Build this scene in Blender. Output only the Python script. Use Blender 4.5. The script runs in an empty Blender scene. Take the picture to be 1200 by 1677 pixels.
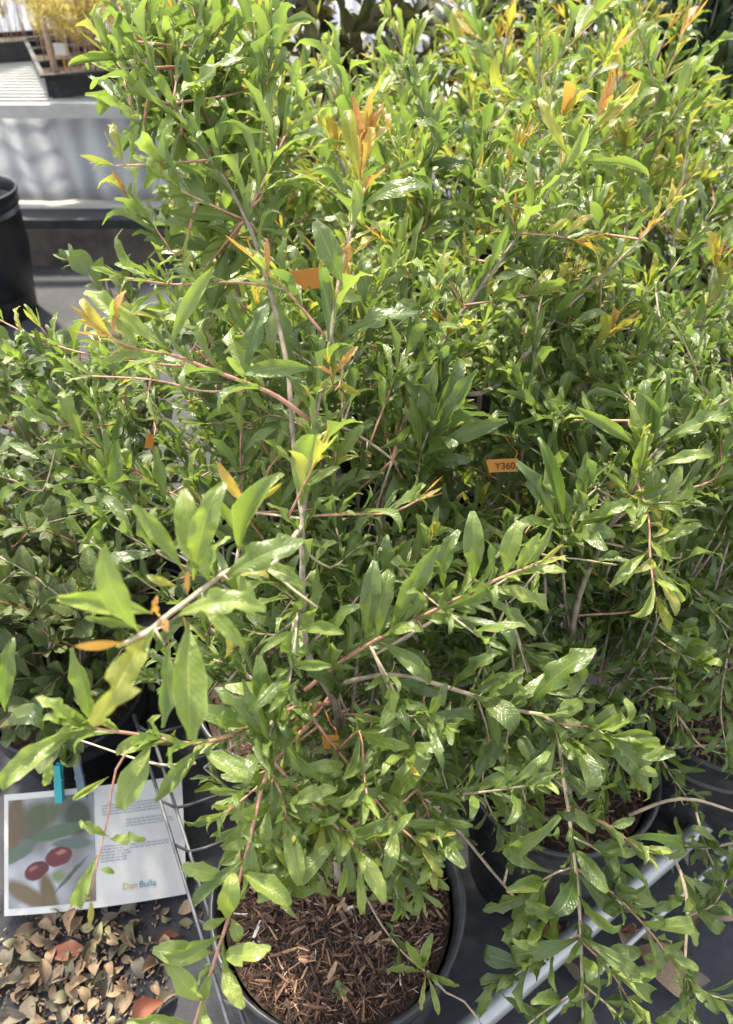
import bpy, math, random
import numpy as np
from mathutils import Vector, Matrix

scene = bpy.context.scene
COL = scene.collection
R = math.radians

# ------------------------------------------------------------------ camera
CAM_POS = Vector((0.0, 0.0, 1.22))
cam_d = bpy.data.cameras.new('camera')
cam = bpy.data.objects.new('camera', cam_d)
COL.objects.link(cam)
cam.location = CAM_POS
cam.rotation_euler = (R(50), 0, 0)
cam_d.sensor_fit = 'VERTICAL'
cam_d.sensor_height = 36
cam_d.sensor_width = 36
cam_d.lens = 27.2
cam_d.clip_start = 0.02
cam_d.clip_end = 200
cam_d.dof.use_dof = True
cam_d.dof.focus_distance = 0.82
cam_d.dof.aperture_fstop = 6.8
scene.camera = cam

# ------------------------------------------------------------------ sky, sun, exposure
SUN_EL, SUN_AZ = R(58), R(-28)          # azimuth from +Y, clockwise
world = bpy.data.worlds.new('World')
scene.world = world
world.use_nodes = True
wn = world.node_tree.nodes
sky = wn.new('ShaderNodeTexSky')
sky.sky_type = 'NISHITA'
sky.sun_disc = False
sky.sun_elevation = SUN_EL
sky.sun_rotation = SUN_AZ
sky.air_density = 1.2
sky.dust_density = 2.5
bg = wn['Background']
haze = wn.new('ShaderNodeHueSaturation')      # milky, hazy daylight
haze.inputs['Saturation'].default_value = 0.40
world.node_tree.links.new(sky.outputs[0], haze.inputs['Color'])
world.node_tree.links.new(haze.outputs[0], bg.inputs[0])
bg.inputs[1].default_value = 0.15
sun_d = bpy.data.lights.new('sun', 'SUN')
sun_d.energy = 3.2
sun_d.angle = R(3.0)
sun_d.color = (1.0, 0.91, 0.74)
sun = bpy.data.objects.new('sun', sun_d)
COL.objects.link(sun)
sdir = Vector((math.sin(SUN_AZ) * math.cos(SUN_EL), math.cos(SUN_AZ) * math.cos(SUN_EL), math.sin(SUN_EL)))
sun.rotation_euler = sdir.to_track_quat('Z', 'Y').to_euler()
sun.location = sdir * 20
vs = scene.view_settings
vs.view_transform = 'Standard'
vs.look = 'None'
vs.exposure = 1.84
vs.gamma = 1.0
vs.use_curve_mapping = False
scene.cycles.use_denoising = True
scene.cycles.max_bounces = 10
scene.cycles.transmission_bounces = 6

# ------------------------------------------------------------------ materials
def mat(name):
    m = bpy.data.materials.new(name)
    m.use_nodes = True
    nt = m.node_tree
    return m, nt, nt.nodes['Principled BSDF']

def nd(nt, t, **kw):
    n = nt.nodes.new(t)
    for k, v in kw.items():
        setattr(n, k, v)
    return n

def lk(nt, a, b):
    nt.links.new(a, b)

def mth(nt, op, a, b=None, c=None, clamp=False):
    n = nd(nt, 'ShaderNodeMath', operation=op, use_clamp=clamp)
    for i, v in enumerate((a, b, c)):
        if v is None:
            continue
        if isinstance(v, (int, float)):
            n.inputs[i].default_value = v
        else:
            lk(nt, v, n.inputs[i])
    return n.outputs[0]

def mixc(nt, f, a, b, blend='MIX'):
    n = nd(nt, 'ShaderNodeMix', data_type='RGBA', blend_type=blend)
    for i, v in ((0, f), (6, a), (7, b)):
        if isinstance(v, (int, float)):
            n.inputs[i].default_value = v
        elif isinstance(v, tuple):
            n.inputs[i].default_value = (*v, 1) if len(v) == 3 else v
        else:
            lk(nt, v, n.inputs[i])
    return n.outputs[2]

def noise(nt, scale, detail=4, vec=None, rough=.5, dims='3D', w=None):
    n = nd(nt, 'ShaderNodeTexNoise', noise_dimensions=dims)
    n.inputs['Scale'].default_value = scale
    n.inputs['Detail'].default_value = detail
    n.inputs['Roughness'].default_value = rough
    if vec is not None:
        lk(nt, vec, n.inputs['Vector'])
    if w is not None:
        lk(nt, w, n.inputs['W'])
    return n.outputs[0]

def ramp(nt, f, stops):
    n = nd(nt, 'ShaderNodeValToRGB')
    e = n.color_ramp.elements
    while len(e) < len(stops):
        e.new(.5)
    for el, (p, c) in zip(e, stops):
        el.position = p
        el.color = (*c, 1)
    lk(nt, f, n.inputs[0])
    return n.outputs[0]

def bump(nt, h, strength, dist, b):
    n = nd(nt, 'ShaderNodeBump')
    n.inputs['Strength'].default_value = strength
    n.inputs['Distance'].default_value = dist
    lk(nt, h, n.inputs['Height'])
    lk(nt, n.outputs[0], b.inputs['Normal'])

def plain(name, col, rough=.5, metal=0, var=.25, scale=30, bumpd=.0, bscale=120, spec=.5):
    m, nt, b = mat(name)
    co = nd(nt, 'ShaderNodeTexCoord').outputs['Object']
    n = noise(nt, scale, 5, co)
    lo = tuple(c * (1 - var) for c in col)
    hi = tuple(min(1, c * (1 + var)) for c in col)
    lk(nt, ramp(nt, n, [(.3, lo), (.7, hi)]), b.inputs['Base Color'])
    lk(nt, mth(nt, 'MULTIPLY_ADD', n, .2, rough - .1), b.inputs['Roughness'])
    b.inputs['Metallic'].default_value = metal
    b.inputs['Specular IOR Level'].default_value = spec
    if bumpd:
        bump(nt, noise(nt, bscale, 4, co), .5, bumpd, b)
    return m

def leaf_material(name, col, under, rough=.31, trans=.40, transcol=None, vein=14, hue=1.0, petiole=(.30, .07, .03), gloss=.66):
    m, nt, b = mat(name)
    uv = nd(nt, 'ShaderNodeUVMap').outputs[0]
    sp = nd(nt, 'ShaderNodeSeparateXYZ'); lk(nt, uv, sp.inputs[0])
    u, v = sp.outputs[0], sp.outputs[1]
    a = mth(nt, 'MULTIPLY', mth(nt, 'ABSOLUTE', mth(nt, 'SUBTRACT', u, .5)), 2)
    at = nd(nt, 'ShaderNodeAttribute', attribute_name='tint').outputs['Fac']
    rnd = mth(nt, 'FRACT', mth(nt, 'ADD', nd(nt, 'ShaderNodeObjectInfo').outputs['Random'], at))
    # blotches, offset per leaf
    cv = nd(nt, 'ShaderNodeCombineXYZ')
    lk(nt, mth(nt, 'MULTIPLY', u, .35), cv.inputs[0]); lk(nt, v, cv.inputs[1]); lk(nt, mth(nt, 'MULTIPLY', rnd, 37.0), cv.inputs[2])
    n1 = noise(nt, 3.5, 3, cv.outputs[0])
    n2 = noise(nt, 26, 3, cv.outputs[0])
    dark = tuple(c * .72 for c in col)
    lite = (min(1, col[0] * 1.5 * hue), col[1] * 1.28, col[2] * 1.15)
    base = mixc(nt, rnd, dark, lite)
    base = mixc(nt, mth(nt, 'MULTIPLY', mth(nt, 'SUBTRACT', n1, .35, clamp=True), .9), base, (col[0] * 1.7, col[1] * 1.25, col[2] * .9))
    # veins
    mid = mth(nt, 'SUBTRACT', 1.0, mth(nt, 'MULTIPLY', a, 11.0), clamp=True)
    ph = mth(nt, 'FRACT', mth(nt, 'SUBTRACT', mth(nt, 'MULTIPLY', v, float(vein)), mth(nt, 'MULTIPLY', a, 2.4)))
    lat = mth(nt, 'ABSOLUTE', mth(nt, 'SUBTRACT', ph, .5))
    lat = mth(nt, 'SUBTRACT', 1.0, mth(nt, 'MULTIPLY', lat, 7.0), clamp=True)
    veinc = (min(1, col[0] * 2.2 + .05), min(1, col[1] * 1.7 + .05), col[2] * 1.5 + .01)
    base = mixc(nt, mth(nt, 'MULTIPLY', mid, .8), base, veinc)
    base = mixc(nt, mth(nt, 'MULTIPLY', lat, .2), base, veinc)
    edge = mth(nt, 'MULTIPLY', mth(nt, 'SUBTRACT', a, .90, clamp=True), 5.0, clamp=True)
    base = mixc(nt, edge, base, veinc)
    spot = mth(nt, 'MULTIPLY', mth(nt, 'MULTIPLY', mth(nt, 'SUBTRACT', noise(nt, 11, 2, cv.outputs[0]), .71, clamp=True), 14.0, clamp=True), mth(nt, 'GREATER_THAN', rnd, .45))
    base = mixc(nt, mth(nt, 'MULTIPLY', spot, .8), base, (.17, .11, .04))
    # occasional browned tip and petiole colour
    tipm = mth(nt, 'MULTIPLY', mth(nt, 'MULTIPLY', mth(nt, 'SUBTRACT', v, .955, clamp=True), 20.0, clamp=True), mth(nt, 'GREATER_THAN', rnd, .7))
    base = mixc(nt, tipm, base, (.16, .08, .03))
    pet = mth(nt, 'SUBTRACT', 1.0, mth(nt, 'MULTIPLY', mth(nt, 'SUBTRACT', v, .03, clamp=True), 22.0), clamp=True)
    base = mixc(nt, mth(nt, 'MULTIPLY', pet, .8), base, petiole)
    back = nd(nt, 'ShaderNodeNewGeometry').outputs['Backfacing']
    base = mixc(nt, mth(nt, 'MULTIPLY', back, .6), base, under)
    lk(nt, base, b.inputs['Base Color'])
    rr = mth(nt, 'MULTIPLY_ADD', n2, .22, rough - .1)
    rr = mth(nt, 'MULTIPLY_ADD', back, .18, rr)
    lk(nt, rr, b.inputs['Roughness'])
    n3 = noise(nt, 9, 2, cv.outputs[0])
    b.inputs['Specular IOR Level'].default_value = gloss
    h = mth(nt, 'ADD', mth(nt, 'MULTIPLY', mth(nt, 'ADD', mid, mth(nt, 'MULTIPLY', lat, .4)), -1.0), mth(nt, 'MULTIPLY_ADD', n2, .5, mth(nt, 'MULTIPLY', n3, 3.5)))
    bump(nt, h, .5, .0008, b)
    tr = nd(nt, 'ShaderNodeBsdfTranslucent')
    tc = transcol or (min(1, col[0] * 1.9 + .03), min(1, col[1] * 1.75 + .05), col[2] * .9)
    lk(nt, mixc(nt, .75, base, tc), tr.inputs[0])
    mx = nd(nt, 'ShaderNodeMixShader')
    mx.inputs[0].default_value = trans
    out = nt.nodes['Material Output']
    lk(nt, b.outputs[0], mx.inputs[1]); lk(nt, tr.outputs[0], mx.inputs[2]); lk(nt, mx.outputs[0], out.inputs[0])
    return m

# tone scale: 0 old dark leaf, 1 mid green, 2 fresh green, 3 lime yellow, 4 orange shoot
TONES = [(.058, .104, .029), (.106, .172, .044), (.168, .246, .058), (.29, .28, .058), (.35, .205, .06)]
LEAFM = {}
def narrow_mat(ti):
    if ('n', ti) not in LEAFM:
        t = min(ti / 2, 4.0); i = min(int(t), 3); f = t - i
        c = tuple(a * (1 - f) + b_ * f for a, b_ in zip(TONES[i], TONES[i + 1]))
        un = (c[0] * 1.05 + .045, c[1] * .85 + .065, c[2] + .035) if t < 2.6 else (c[0] * .9, c[1] * .8, c[2])
        LEAFM[('n', ti)] = leaf_material('leaf_green_%d' % ti, c, un)
    return LEAFM[('n', ti)]
def leaf_mat(kind, ti):
    if kind in ('narrow', 'short', 'young', 'hero'):
        return narrow_mat(ti)
    if kind not in LEAFM:
        if kind == 'round':
            LEAFM[kind] = leaf_material('round_leaf_green', (.078, .120, .046), (.11, .15, .075), rough=.5, trans=.18, vein=7, petiole=(.07, .1, .03), gloss=.35)
        elif kind == 'broad':
            LEAFM[kind] = leaf_material('broad_leaf_olive', (.050, .060, .028), (.16, .12, .07), rough=.42, trans=.12, vein=12, petiole=(.1, .08, .03))
        elif kind == 'strap':
            LEAFM[kind] = leaf_material('strap_leaf_green', (.026, .055, .03), (.05, .08, .05), rough=.42, trans=.12, vein=20, petiole=(.04, .06, .03))
        elif kind == 'gold':
            LEAFM[kind] = leaf_material('golden_leaf', (.30, .27, .09), (.32, .27, .12), rough=.6, trans=.4, vein=10, petiole=(.3, .12, .04))
    return LEAFM[kind]

M_STEM_OLD = plain('bark_grey', (.25, .20, .155), .8, var=.4, scale=90, bumpd=.0012, bscale=260)
M_STEM_MID = plain('bark_tan', (.36, .28, .19), .7, var=.3, scale=120, bumpd=.0006, bscale=300)
M_STEM_YOUNG = plain('bark_pink', (.40, .20, .14), .55, var=.3, scale=160, bumpd=.0003, bscale=400)
M_STEM_RED = plain('bark_red', (.32, .14, .085), .5, var=.3, scale=160)
def pot_mat():
    m, nt, b = mat('black_plastic')
    co = nd(nt, 'ShaderNodeTexCoord').outputs['Object']
    n = noise(nt, 9, 7, co, .65); n2 = noise(nt, 70, 4, co)
    dust = mth(nt, 'MULTIPLY', mth(nt, 'SUBTRACT', mth(nt, 'MULTIPLY_ADD', n2, .35, n), .66, clamp=True), 2.2, clamp=True)
    lk(nt, mixc(nt, dust, (.017, .018, .020), (.085, .078, .070)), b.inputs['Base Color'])
    lk(nt, mth(nt, 'MULTIPLY_ADD', dust, .45, .36), b.inputs['Roughness'])
    bump(nt, n2, .4, .0004, b)
    return m
M_POT = pot_mat()
M_POT_DUST = plain('dusty_black_plastic', (.03, .031, .034), .55, var=.5, scale=14)
M_SOIL = plain('potting_soil', (.045, .028, .019), .95, var=.5, scale=120, bumpd=.006, bscale=160)
M_CHIP = [plain('chip_dark', (.058, .034, .023), .9, var=.4, scale=200), plain('chip_brown', (.135, .073, .045), .9, var=.4, scale=200),
          plain('chip_red', (.205, .110, .066), .85, var=.35, scale=200), plain('chip_tan', (.33, .205, .125), .85, var=.3, scale=200),
          plain('perlite', (.6, .56, .5), .9, var=.1)]
M_DRY = [plain('dry_leaf_tan', (.28, .195, .12), .75, var=.4, scale=60, bumpd=.0008, bscale=150), plain('dry_leaf_grey', (.165, .14, .10), .8, var=.4, scale=60, bumpd=.0008, bscale=150),
         plain('dry_leaf_rust', (.21, .07, .04), .7, var=.35, scale=50, bumpd=.0008, bscale=150), plain('dry_leaf_olive', (.21, .19, .10), .75, var=.4, scale=60, bumpd=.0008, bscale=150)]
M_WIRE = plain('grey_wire', (.12, .125, .135), .5, .35, var=.25, scale=80)
M_PIPE = plain('galvanised_pipe', (.42, .42, .41), .45, .6, var=.12, scale=20)
M_ORANGE = plain('orange_plastic', (.58, .22, .025), .5, var=.1)
M_TEAL = plain('teal_plastic', (.02, .30, .31), .45, var=.1)
M_GREYP = plain('grey_blue_plastic', (.10, .15, .18), .5, var=.15)
M_WHITEP = plain('white_plastic', (.52, .505, .47), .5, var=.06)
M_INK = plain('black_ink', (.03, .02, .015), .8, var=0)

def mat_mat():
    m, nt, b = mat('weed_mat')
    co = nd(nt, 'ShaderNodeTexCoord').outputs['Object']
    n = noise(nt, 6, 6, co, .6); n2 = noise(nt, 60, 4, co)
    f = mth(nt, 'MULTIPLY_ADD', n2, .4, mth(nt, 'MULTIPLY', n, .6))
    lk(nt, ramp(nt, f, [(.32, (.018, .019, .022)), (.55, (.034, .035, .040)), (.74, (.075, .07, .066))]), b.inputs['Base Color'])
    w1 = nd(nt, 'ShaderNodeTexWave', wave_type='BANDS', bands_direction='X'); w1.inputs['Scale'].default_value = 160
    w2 = nd(nt, 'ShaderNodeTexWave', wave_type='BANDS', bands_direction='Y'); w2.inputs['Scale'].default_value = 160
    lk(nt, co, w1.inputs[0]); lk(nt, co, w2.inputs[0])
    h = mth(nt, 'ADD', mth(nt, 'MULTIPLY', w1.outputs['Fac'], w2.outputs['Fac']), mth(nt, 'MULTIPLY', n2, 1.5))
    b.inputs['Roughness'].default_value = .75
    bump(nt, h, .5, .0015, b)
    return m
M_MAT = mat_mat()
M_CONC = plain('pale_concrete', (.42, .40, .35), .9, var=.25, scale=3, bumpd=.003, bscale=40)
M_TIMBER = plain('weathered_timber', (.10, .082, .065), .85, var=.45, scale=12, bumpd=.002, bscale=60)

def sheet_mat():
    m, nt, b = mat('translucent_sheet')
    co = nd(nt, 'ShaderNodeTexCoord').outputs['Object']
    w = nd(nt, 'ShaderNodeTexWave', wave_type='BANDS', bands_direction='X')
    w.inputs['Scale'].default_value = 3.2; w.inputs['Distortion'].default_value = 4; w.inputs['Detail'].default_value = 2
    lk(nt, co, w.inputs[0])
    n = noise(nt, 5, 5, co)
    f = mth(nt, 'MULTIPLY_ADD', n, .7, mth(nt, 'MULTIPLY', w.outputs['Fac'], .3))
    c = ramp(nt, f, [(.3, (.50, .51, .54)), (.65, (.76, .77, .78))])
    lk(nt, c, b.inputs['Base Color'])
    b.inputs['Roughness'].default_value = .45
    tr = nd(nt, 'ShaderNodeBsdfTranslucent'); lk(nt, c, tr.inputs[0])
    mx = nd(nt, 'ShaderNodeMixShader'); mx.inputs[0].default_value = .5
    lk(nt, b.outputs[0], mx.inputs[1]); lk(nt, tr.outputs[0], mx.inputs[2]); lk(nt, mx.outputs[0], nt.nodes['Material Output'].inputs[0])
    return m
M_SHEET = sheet_mat()

# ------------------------------------------------------------------ mesh helpers
class MB:
    def __init__(self):
        self.v, self.f, self.m = [], [], []
    def add(self, vs_, fs, mi=0):
        o = len(self.v)
        self.v.extend(tuple(x) for x in vs_)
        self.f.extend(tuple(i + o for i in f) for f in fs)
        self.m.extend([mi] * len(fs))
    def box(self, c, s, mi=0, rot=None):
        x, y, z = (k / 2 for k in s)
        vs_ = [Vector((a * x, b * y, d * z)) for a in (-1, 1) for b in (-1, 1) for d in (-1, 1)]
        if rot is not None:
            vs_ = [rot @ p for p in vs_]
        c = Vector(c)
        self.add([p + c for p in vs_], [(0, 1, 3, 2), (4, 6, 7, 5), (0, 4, 5, 1), (2, 3, 7, 6), (0, 2, 6, 4), (1, 5, 7, 3)], mi)
    def tube(self, pts, rad, n=6, mi=0, cap=True):
        pts = [Vector(p) for p in pts]
        if not hasattr(rad, '__len__'):
            rad = [rad] * len(pts)
        t0 = (pts[1] - pts[0]).normalized()
        ref = t0.orthogonal().normalized()
        rings = []
        for i, p in enumerate(pts):
            t = (pts[min(i + 1, len(pts) - 1)] - pts[max(i - 1, 0)]).normalized()
            ref = (ref - t * ref.dot(t)).normalized()
            b = t.cross(ref)
            rings += [p + (ref * math.cos(k * 2 * math.pi / n) + b * math.sin(k * 2 * math.pi / n)) * rad[i] for k in range(n)]
        fs = [(i * n + k, i * n + (k + 1) % n, (i + 1) * n + (k + 1) % n, (i + 1) * n + k) for i in range(len(pts) - 1) for k in range(n)]
        if cap:
            fs += [tuple(range(n))[::-1], tuple(range((len(pts) - 1) * n, len(pts) * n))]
        self.add(rings, fs, mi)
    def lathe(self, prof, n=48, mi=0, c=(0, 0, 0)):
        vs_ = [(c[0] + r * math.cos(2 * math.pi * k / n), c[1] + r * math.sin(2 * math.pi * k / n), c[2] + z) for r, z in prof for k in range(n)]
        fs = [(i * n + k, i * n + (k + 1) % n, (i + 1) * n + (k + 1) % n, (i + 1) * n + k) for i in range(len(prof) - 1) for k in range(n)]
        self.add(vs_, fs, mi)
    def build(self, name, mats, parent=None, smooth=False, loc=None):
        me = bpy.data.meshes.new(name)
        me.from_pydata(self.v, [], self.f)
        for m in (mats if isinstance(mats, (list, tuple)) else [mats]):
            me.materials.append(m)
        if any(self.m):
            me.polygons.foreach_set('material_index', self.m)
        if smooth:
            me.polygons.foreach_set('use_smooth', [True] * len(me.polygons))
        me.update()
        return link(name, me, parent, loc)

def link(name, data, parent=None, loc=None):
    o = bpy.data.objects.new(name, data)
    COL.objects.link(o)
    if parent is not None:
        o.parent = parent
    if loc is not None:
        o.location = loc
    return o

def tag(o, label=None, cat=None, group=None, kind=None):
    if label: o['label'] = label
    if cat: o['category'] = cat
    if group: o['group'] = group
    if kind: o['kind'] = kind
    return o

def empty(name, loc, label=None, cat=None, group=None):
    o = link(name, None, None, loc)
    o.empty_display_size = .02
    return tag(o, label, cat, group)

def resample(pts, step):
    P = [np.array(p, float) for p in pts]
    P = [2 * P[0] - P[1]] + P + [2 * P[-1] - P[-2]]
    out = []
    for i in range(1, len(P) - 2):
        a, b, c, d = P[i - 1:i + 3]
        k = max(2, int(np.linalg.norm(c - b) / step))
        for t in np.arange(k) / k:
            out.append(.5 * (2 * b + (c - a) * t + (2 * a - 5 * b + 4 * c - d) * t * t + (3 * b - a - 3 * c + d) * t ** 3))
    out.append(P[-2])
    return np.array(out)

# ------------------------------------------------------------------ leaves
SHAPES = {}
def leaf_shape(kind, var):
    """Unit-length leaf along +Y, upper side +Z: verts, faces, uvs."""
    key = (kind, var)
    if key in SHAPES:
        return SHAPES[key]
    rg = random.Random(hash((len(kind) * 7 + ord(kind[0]), var)))
    seg, q, tipw = 8, .8, .0
    cols = (-1, -.5, 0, .5, 1)
    W, fold, curl, wave, twist, bend, q, tipw = .215, .5, .9, .10, .45, .35, .62, .34
    if kind == 'hero': seg, cols, wave = 14, (-1, -.72, -.36, 0, .36, .72, 1), .08
    if kind == 'short': W, fold, curl, wave, twist, bend, q, tipw = .34, .45, 1.3, .12, .6, .45, .6, .4
    if kind == 'young': W, fold, curl, wave, twist, bend, q, tipw = .15, .9, -.2, .03, .3, .3, .8, .1
    if kind == 'round': W, fold, curl, wave, twist, bend, q, seg, tipw = .62, .2, .5, .02, .15, .15, .62, 7, .1
    if kind == 'broad': W, fold, curl, wave, twist, bend, q, seg, tipw = .42, .25, .5, .03, .3, .2, .7, 7, .1
    if kind == 'strap': W, fold, curl, wave, twist, bend, q, tipw = .13, .3, 1.3, .01, .4, .3, .55, .1
    if kind == 'gold': W, fold, curl, wave, twist, bend, seg, tipw = .12, .3, .6, .02, .3, .3, 3, .1
    W *= rg.uniform(.85, 1.2); fold *= rg.uniform(.3, 1.5); curl *= rg.uniform(.1, 1.5); wave *= rg.uniform(.4, 1.5)
    twist *= rg.uniform(-1, 1) * 1.6; bend *= rg.uniform(-1, 1)
    peak = rg.uniform(.85, 1.2); fr = rg.uniform(2.0, 3.6); p1, p2 = rg.uniform(0, 6.28), rg.uniform(0, 6.28)
    roll = rg.uniform(-.5, .8)          # margins rolled up or down
    V, UV, F = [], [], []
    pos = np.array([0., 0., 0.]); th = .25 * curl; yaw = 0.0
    for i in range(seg + 1):
        t = i / seg
        if i:
            th -= curl / seg * (1 + 1.2 * (t > .7)); yaw += bend / seg
            d = np.array([math.sin(yaw) * math.cos(th), math.cos(yaw) * math.cos(th), math.sin(th)])
            pos = pos + d / seg
        s = max(0, (t - .05) / .95)
        w = W / 2 * (max(0, math.sin(math.pi * min(1, s) ** peak)) ** q) if s > 0 else 0
        if kind in ('narrow', 'hero', 'short'):
            w *= .55 + .45 * min(1, s * 2.2)          # tapered towards the stalk
        w = max(w, .011 if t < .5 else W / 2 * tipw * (1 if t < 1 else .8))
        jg = .02 if kind == 'hero' else .09
        ribs = (rg.uniform(1 - jg, 1 + jg), rg.uniform(1 - jg, 1 + jg))
        tw = twist * t
        for a in cols:
            e = abs(a)
            f_ = fold * (1 - .45 * e * roll)
            x = a * w * math.cos(f_) * ribs[a > 0]
            ph = p1 if a > 0 else p2
            z = e ** 1.2 * w * math.sin(f_) - roll * .35 * w * e ** 3 + wave * (w / (W / 2)) * e * e * .5 * (math.sin(6.28 * fr * t + ph) + .5 * math.sin(6.28 * fr * 1.9 * t + 2 * ph))
            V.append(pos + np.array([x * math.cos(tw) - z * math.sin(tw), 0, x * math.sin(tw) + z * math.cos(tw)]))
            UV.append((.5 + a / 2, t))
    nc = len(cols)
    for i in range(seg):
        for k in range(nc - 1):
            F.append((i * nc + k, i * nc + k + 1, i * nc + nc + k + 1, i * nc + nc + k))
    V = np.array(V)
    tip = V[-(len(cols) // 2) - 1].copy()
    V[:, 2] -= V[:, 1] * tip[2] / tip[1]          # tip at unit distance along the leaf
    V[:, 0] -= V[:, 1] * tip[0] / tip[1]
    V[:, 1] /= max(.3, tip[1])
    SHAPES[key] = (V, np.array(F), np.array(UV))
    return SHAPES[key]

LEAF_MESH = {}
def leaf_mesh(kind, var, ti):
    key = (kind, var, ti)
    if key not in LEAF_MESH:
        V, F, UV = leaf_shape(kind, var)
        me = bpy.data.meshes.new('leaf')
        me.from_pydata(V.tolist(), [], F.tolist())
        uvl = me.uv_layers.new(name='UVMap')
        uvl.data.foreach_set('uv', UV[F.ravel()].ravel())
        me.polygons.foreach_set('use_smooth', [True] * len(F))
        me.materials.append(leaf_mat(kind, ti))
        LEAF_MESH[key] = me
    return LEAF_MESH[key]

NVAR = {'hero': 16, 'narrow': 14, 'short': 9, 'young': 5, 'round': 6, 'broad': 6, 'strap': 4, 'gold': 3}

def unit(v):
    return v / (np.linalg.norm(v) + 1e-9)

def leaf_matrix(base, d, up, L, wr=1.0, roll=0.0):
    d = unit(d)
    x = np.cross(d, up)
    if np.linalg.norm(x) < 1e-3:
        x = np.cross(d, np.array([1., .3, .1]))
    x = unit(x); z = np.cross(x, d)
    if roll:
        cr, sr = math.cos(roll), math.sin(roll)
        x, z = x * cr + z * sr, z * cr - x * sr
    m = np.eye(4)
    m[:3, 0] = x * L * wr; m[:3, 1] = d * L; m[:3, 2] = z * L * (wr + 1) / 2; m[:3, 3] = base
    return m

CAMN = np.array(CAM_POS)
class Plant:
    """A shrub: an Empty that parents its stems, twigs and leaves."""
    def __init__(self, name, base, label, cat, group=None, nparts=300, joined_twigs=False):
        self.base = np.array(base, float)
        self.root = empty(name, base, label, cat, group)
        self.leaves, self.nparts = [], nparts
        self.tw = MB() if joined_twigs else None
    def leaf(self, base, d, up, L, tone, kind='narrow', rg=random, wr=1.0, roll=0.0, var=None, prio=0):
        ti = max(0, min(9, int(round(tone * 2))))
        v = rg.randrange(NVAR[kind]) if var is None else var
        M = leaf_matrix(base, d, up, L, wr, roll)
        self.leaves.append((kind, v, ti, M, prio))
    def stem(self, pts, r0, r1, name='twig', mi=0, rg=random, knots=True, thorns=0, n=6):
        mb = self.tw if self.tw is not None else MB()
        k = len(pts)
        rad = [r0 + (r1 - r0) * (i / (k - 1)) for i in range(k)]
        if knots:
            rad = [r * rg.uniform(.9, 1.14) for r in rad]
        mb.tube(pts - self.base, rad, n, mi)
        for _ in range(thorns):
            i = rg.randrange(1, k - 1)
            t = unit(pts[i + 1] - pts[i])
            a = unit(np.cross(t, np.array([rg.uniform(-1, 1) for _ in range(3)])) + .3 * t)
            p = pts[i] - self.base
            mb.tube([p, p + a * rg.uniform(.006, .016)], [.0011, .0002], 4, mi)
        if self.tw is None:
            mb.build(name, STEM_MATS, self.root, smooth=True)
    def finish(self):
        if self.tw is not None and self.tw.v:
            o = self.tw.build('twigs', STEM_MATS, self.root, smooth=True); o['kind'] = 'stuff'
        L = self.leaves
        L.sort(key=lambda r: np.linalg.norm(r[3][:3, 3] - CAMN) - r[4])
        off = np.eye(4); off[:3, 3] = -self.base
        for kind, v, ti, M, _ in L[:self.nparts]:
            o = link('leaf', leaf_mesh(kind, v, ti), self.root)
            o.matrix_basis = Matrix((off @ M).tolist())
        rest = L[self.nparts:]
        if rest:
            vs_, fs, uvs, mi, tint, mats, n0 = [], [], [], [], [], {}, 0
            rg = random.Random(len(rest))
            for kind, v, ti, M, _ in rest:
                V, F, UV = leaf_shape(kind, v)
                vs_.append(V @ M[:3, :3].T + M[:3, 3] - self.base)
                fs.append(F + n0); n0 += len(V); uvs.append(UV)
                m = leaf_mat(kind, ti)
                mi.append(np.full(len(F), mats.setdefault(m.name, len(mats))))
                tint.append(np.full(len(V), rg.random()))
            V = np.concatenate(vs_); F = np.concatenate(fs); UV = np.concatenate(uvs)
            me = bpy.data.meshes.new('foliage')
            me.vertices.add(len(V)); me.vertices.foreach_set('co', V.ravel())
            me.loops.add(F.size); me.loops.foreach_set('vertex_index', F.ravel().astype(np.int32))
            me.polygons.add(len(F)); me.polygons.foreach_set('loop_start', np.arange(0, F.size, 4, dtype=np.int32))
            for nm in mats:
                me.materials.append(bpy.data.materials[nm])
            me.polygons.foreach_set('material_index', np.concatenate(mi).astype(np.int32))
            me.polygons.foreach_set('use_smooth', np.ones(len(F), bool))
            uvl = me.uv_layers.new(name='UVMap'); uvl.data.foreach_set('uv', UV[F.ravel()].ravel())
            at_ = me.attributes.new('tint', 'FLOAT', 'POINT'); at_.data.foreach_set('value', np.concatenate(tint))
            me.update(calc_edges=True); me.validate()
            o = link('foliage', me, self.root); o['kind'] = 'stuff'

STEM_MATS = [M_STEM_OLD, M_STEM_MID, M_STEM_YOUNG, M_STEM_RED]
UP = np.array([0., 0., 1.])

def tone_at(prof, s, rg):
    if prof == 'm': return rg.uniform(0, 1.25) + .5 * max(0, s - .8) * 5 * .6
    if prof == 'd': return rg.uniform(0, .8)
    if prof == 'f': return rg.uniform(.5, 1.7) + max(0, s - .75) * 4 * .8
    if prof == 't': return rg.uniform(.5, 1.6) if s < .78 else rg.uniform(1.6, 3.0) if s < .92 else rg.uniform(2.8, 4.2)
    if prof == 'y': return rg.uniform(1.0, 2.2) + s * .8
    if prof == 'o': return rg.uniform(1.4, 2.6) + s * 1.3
    return 1

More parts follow.
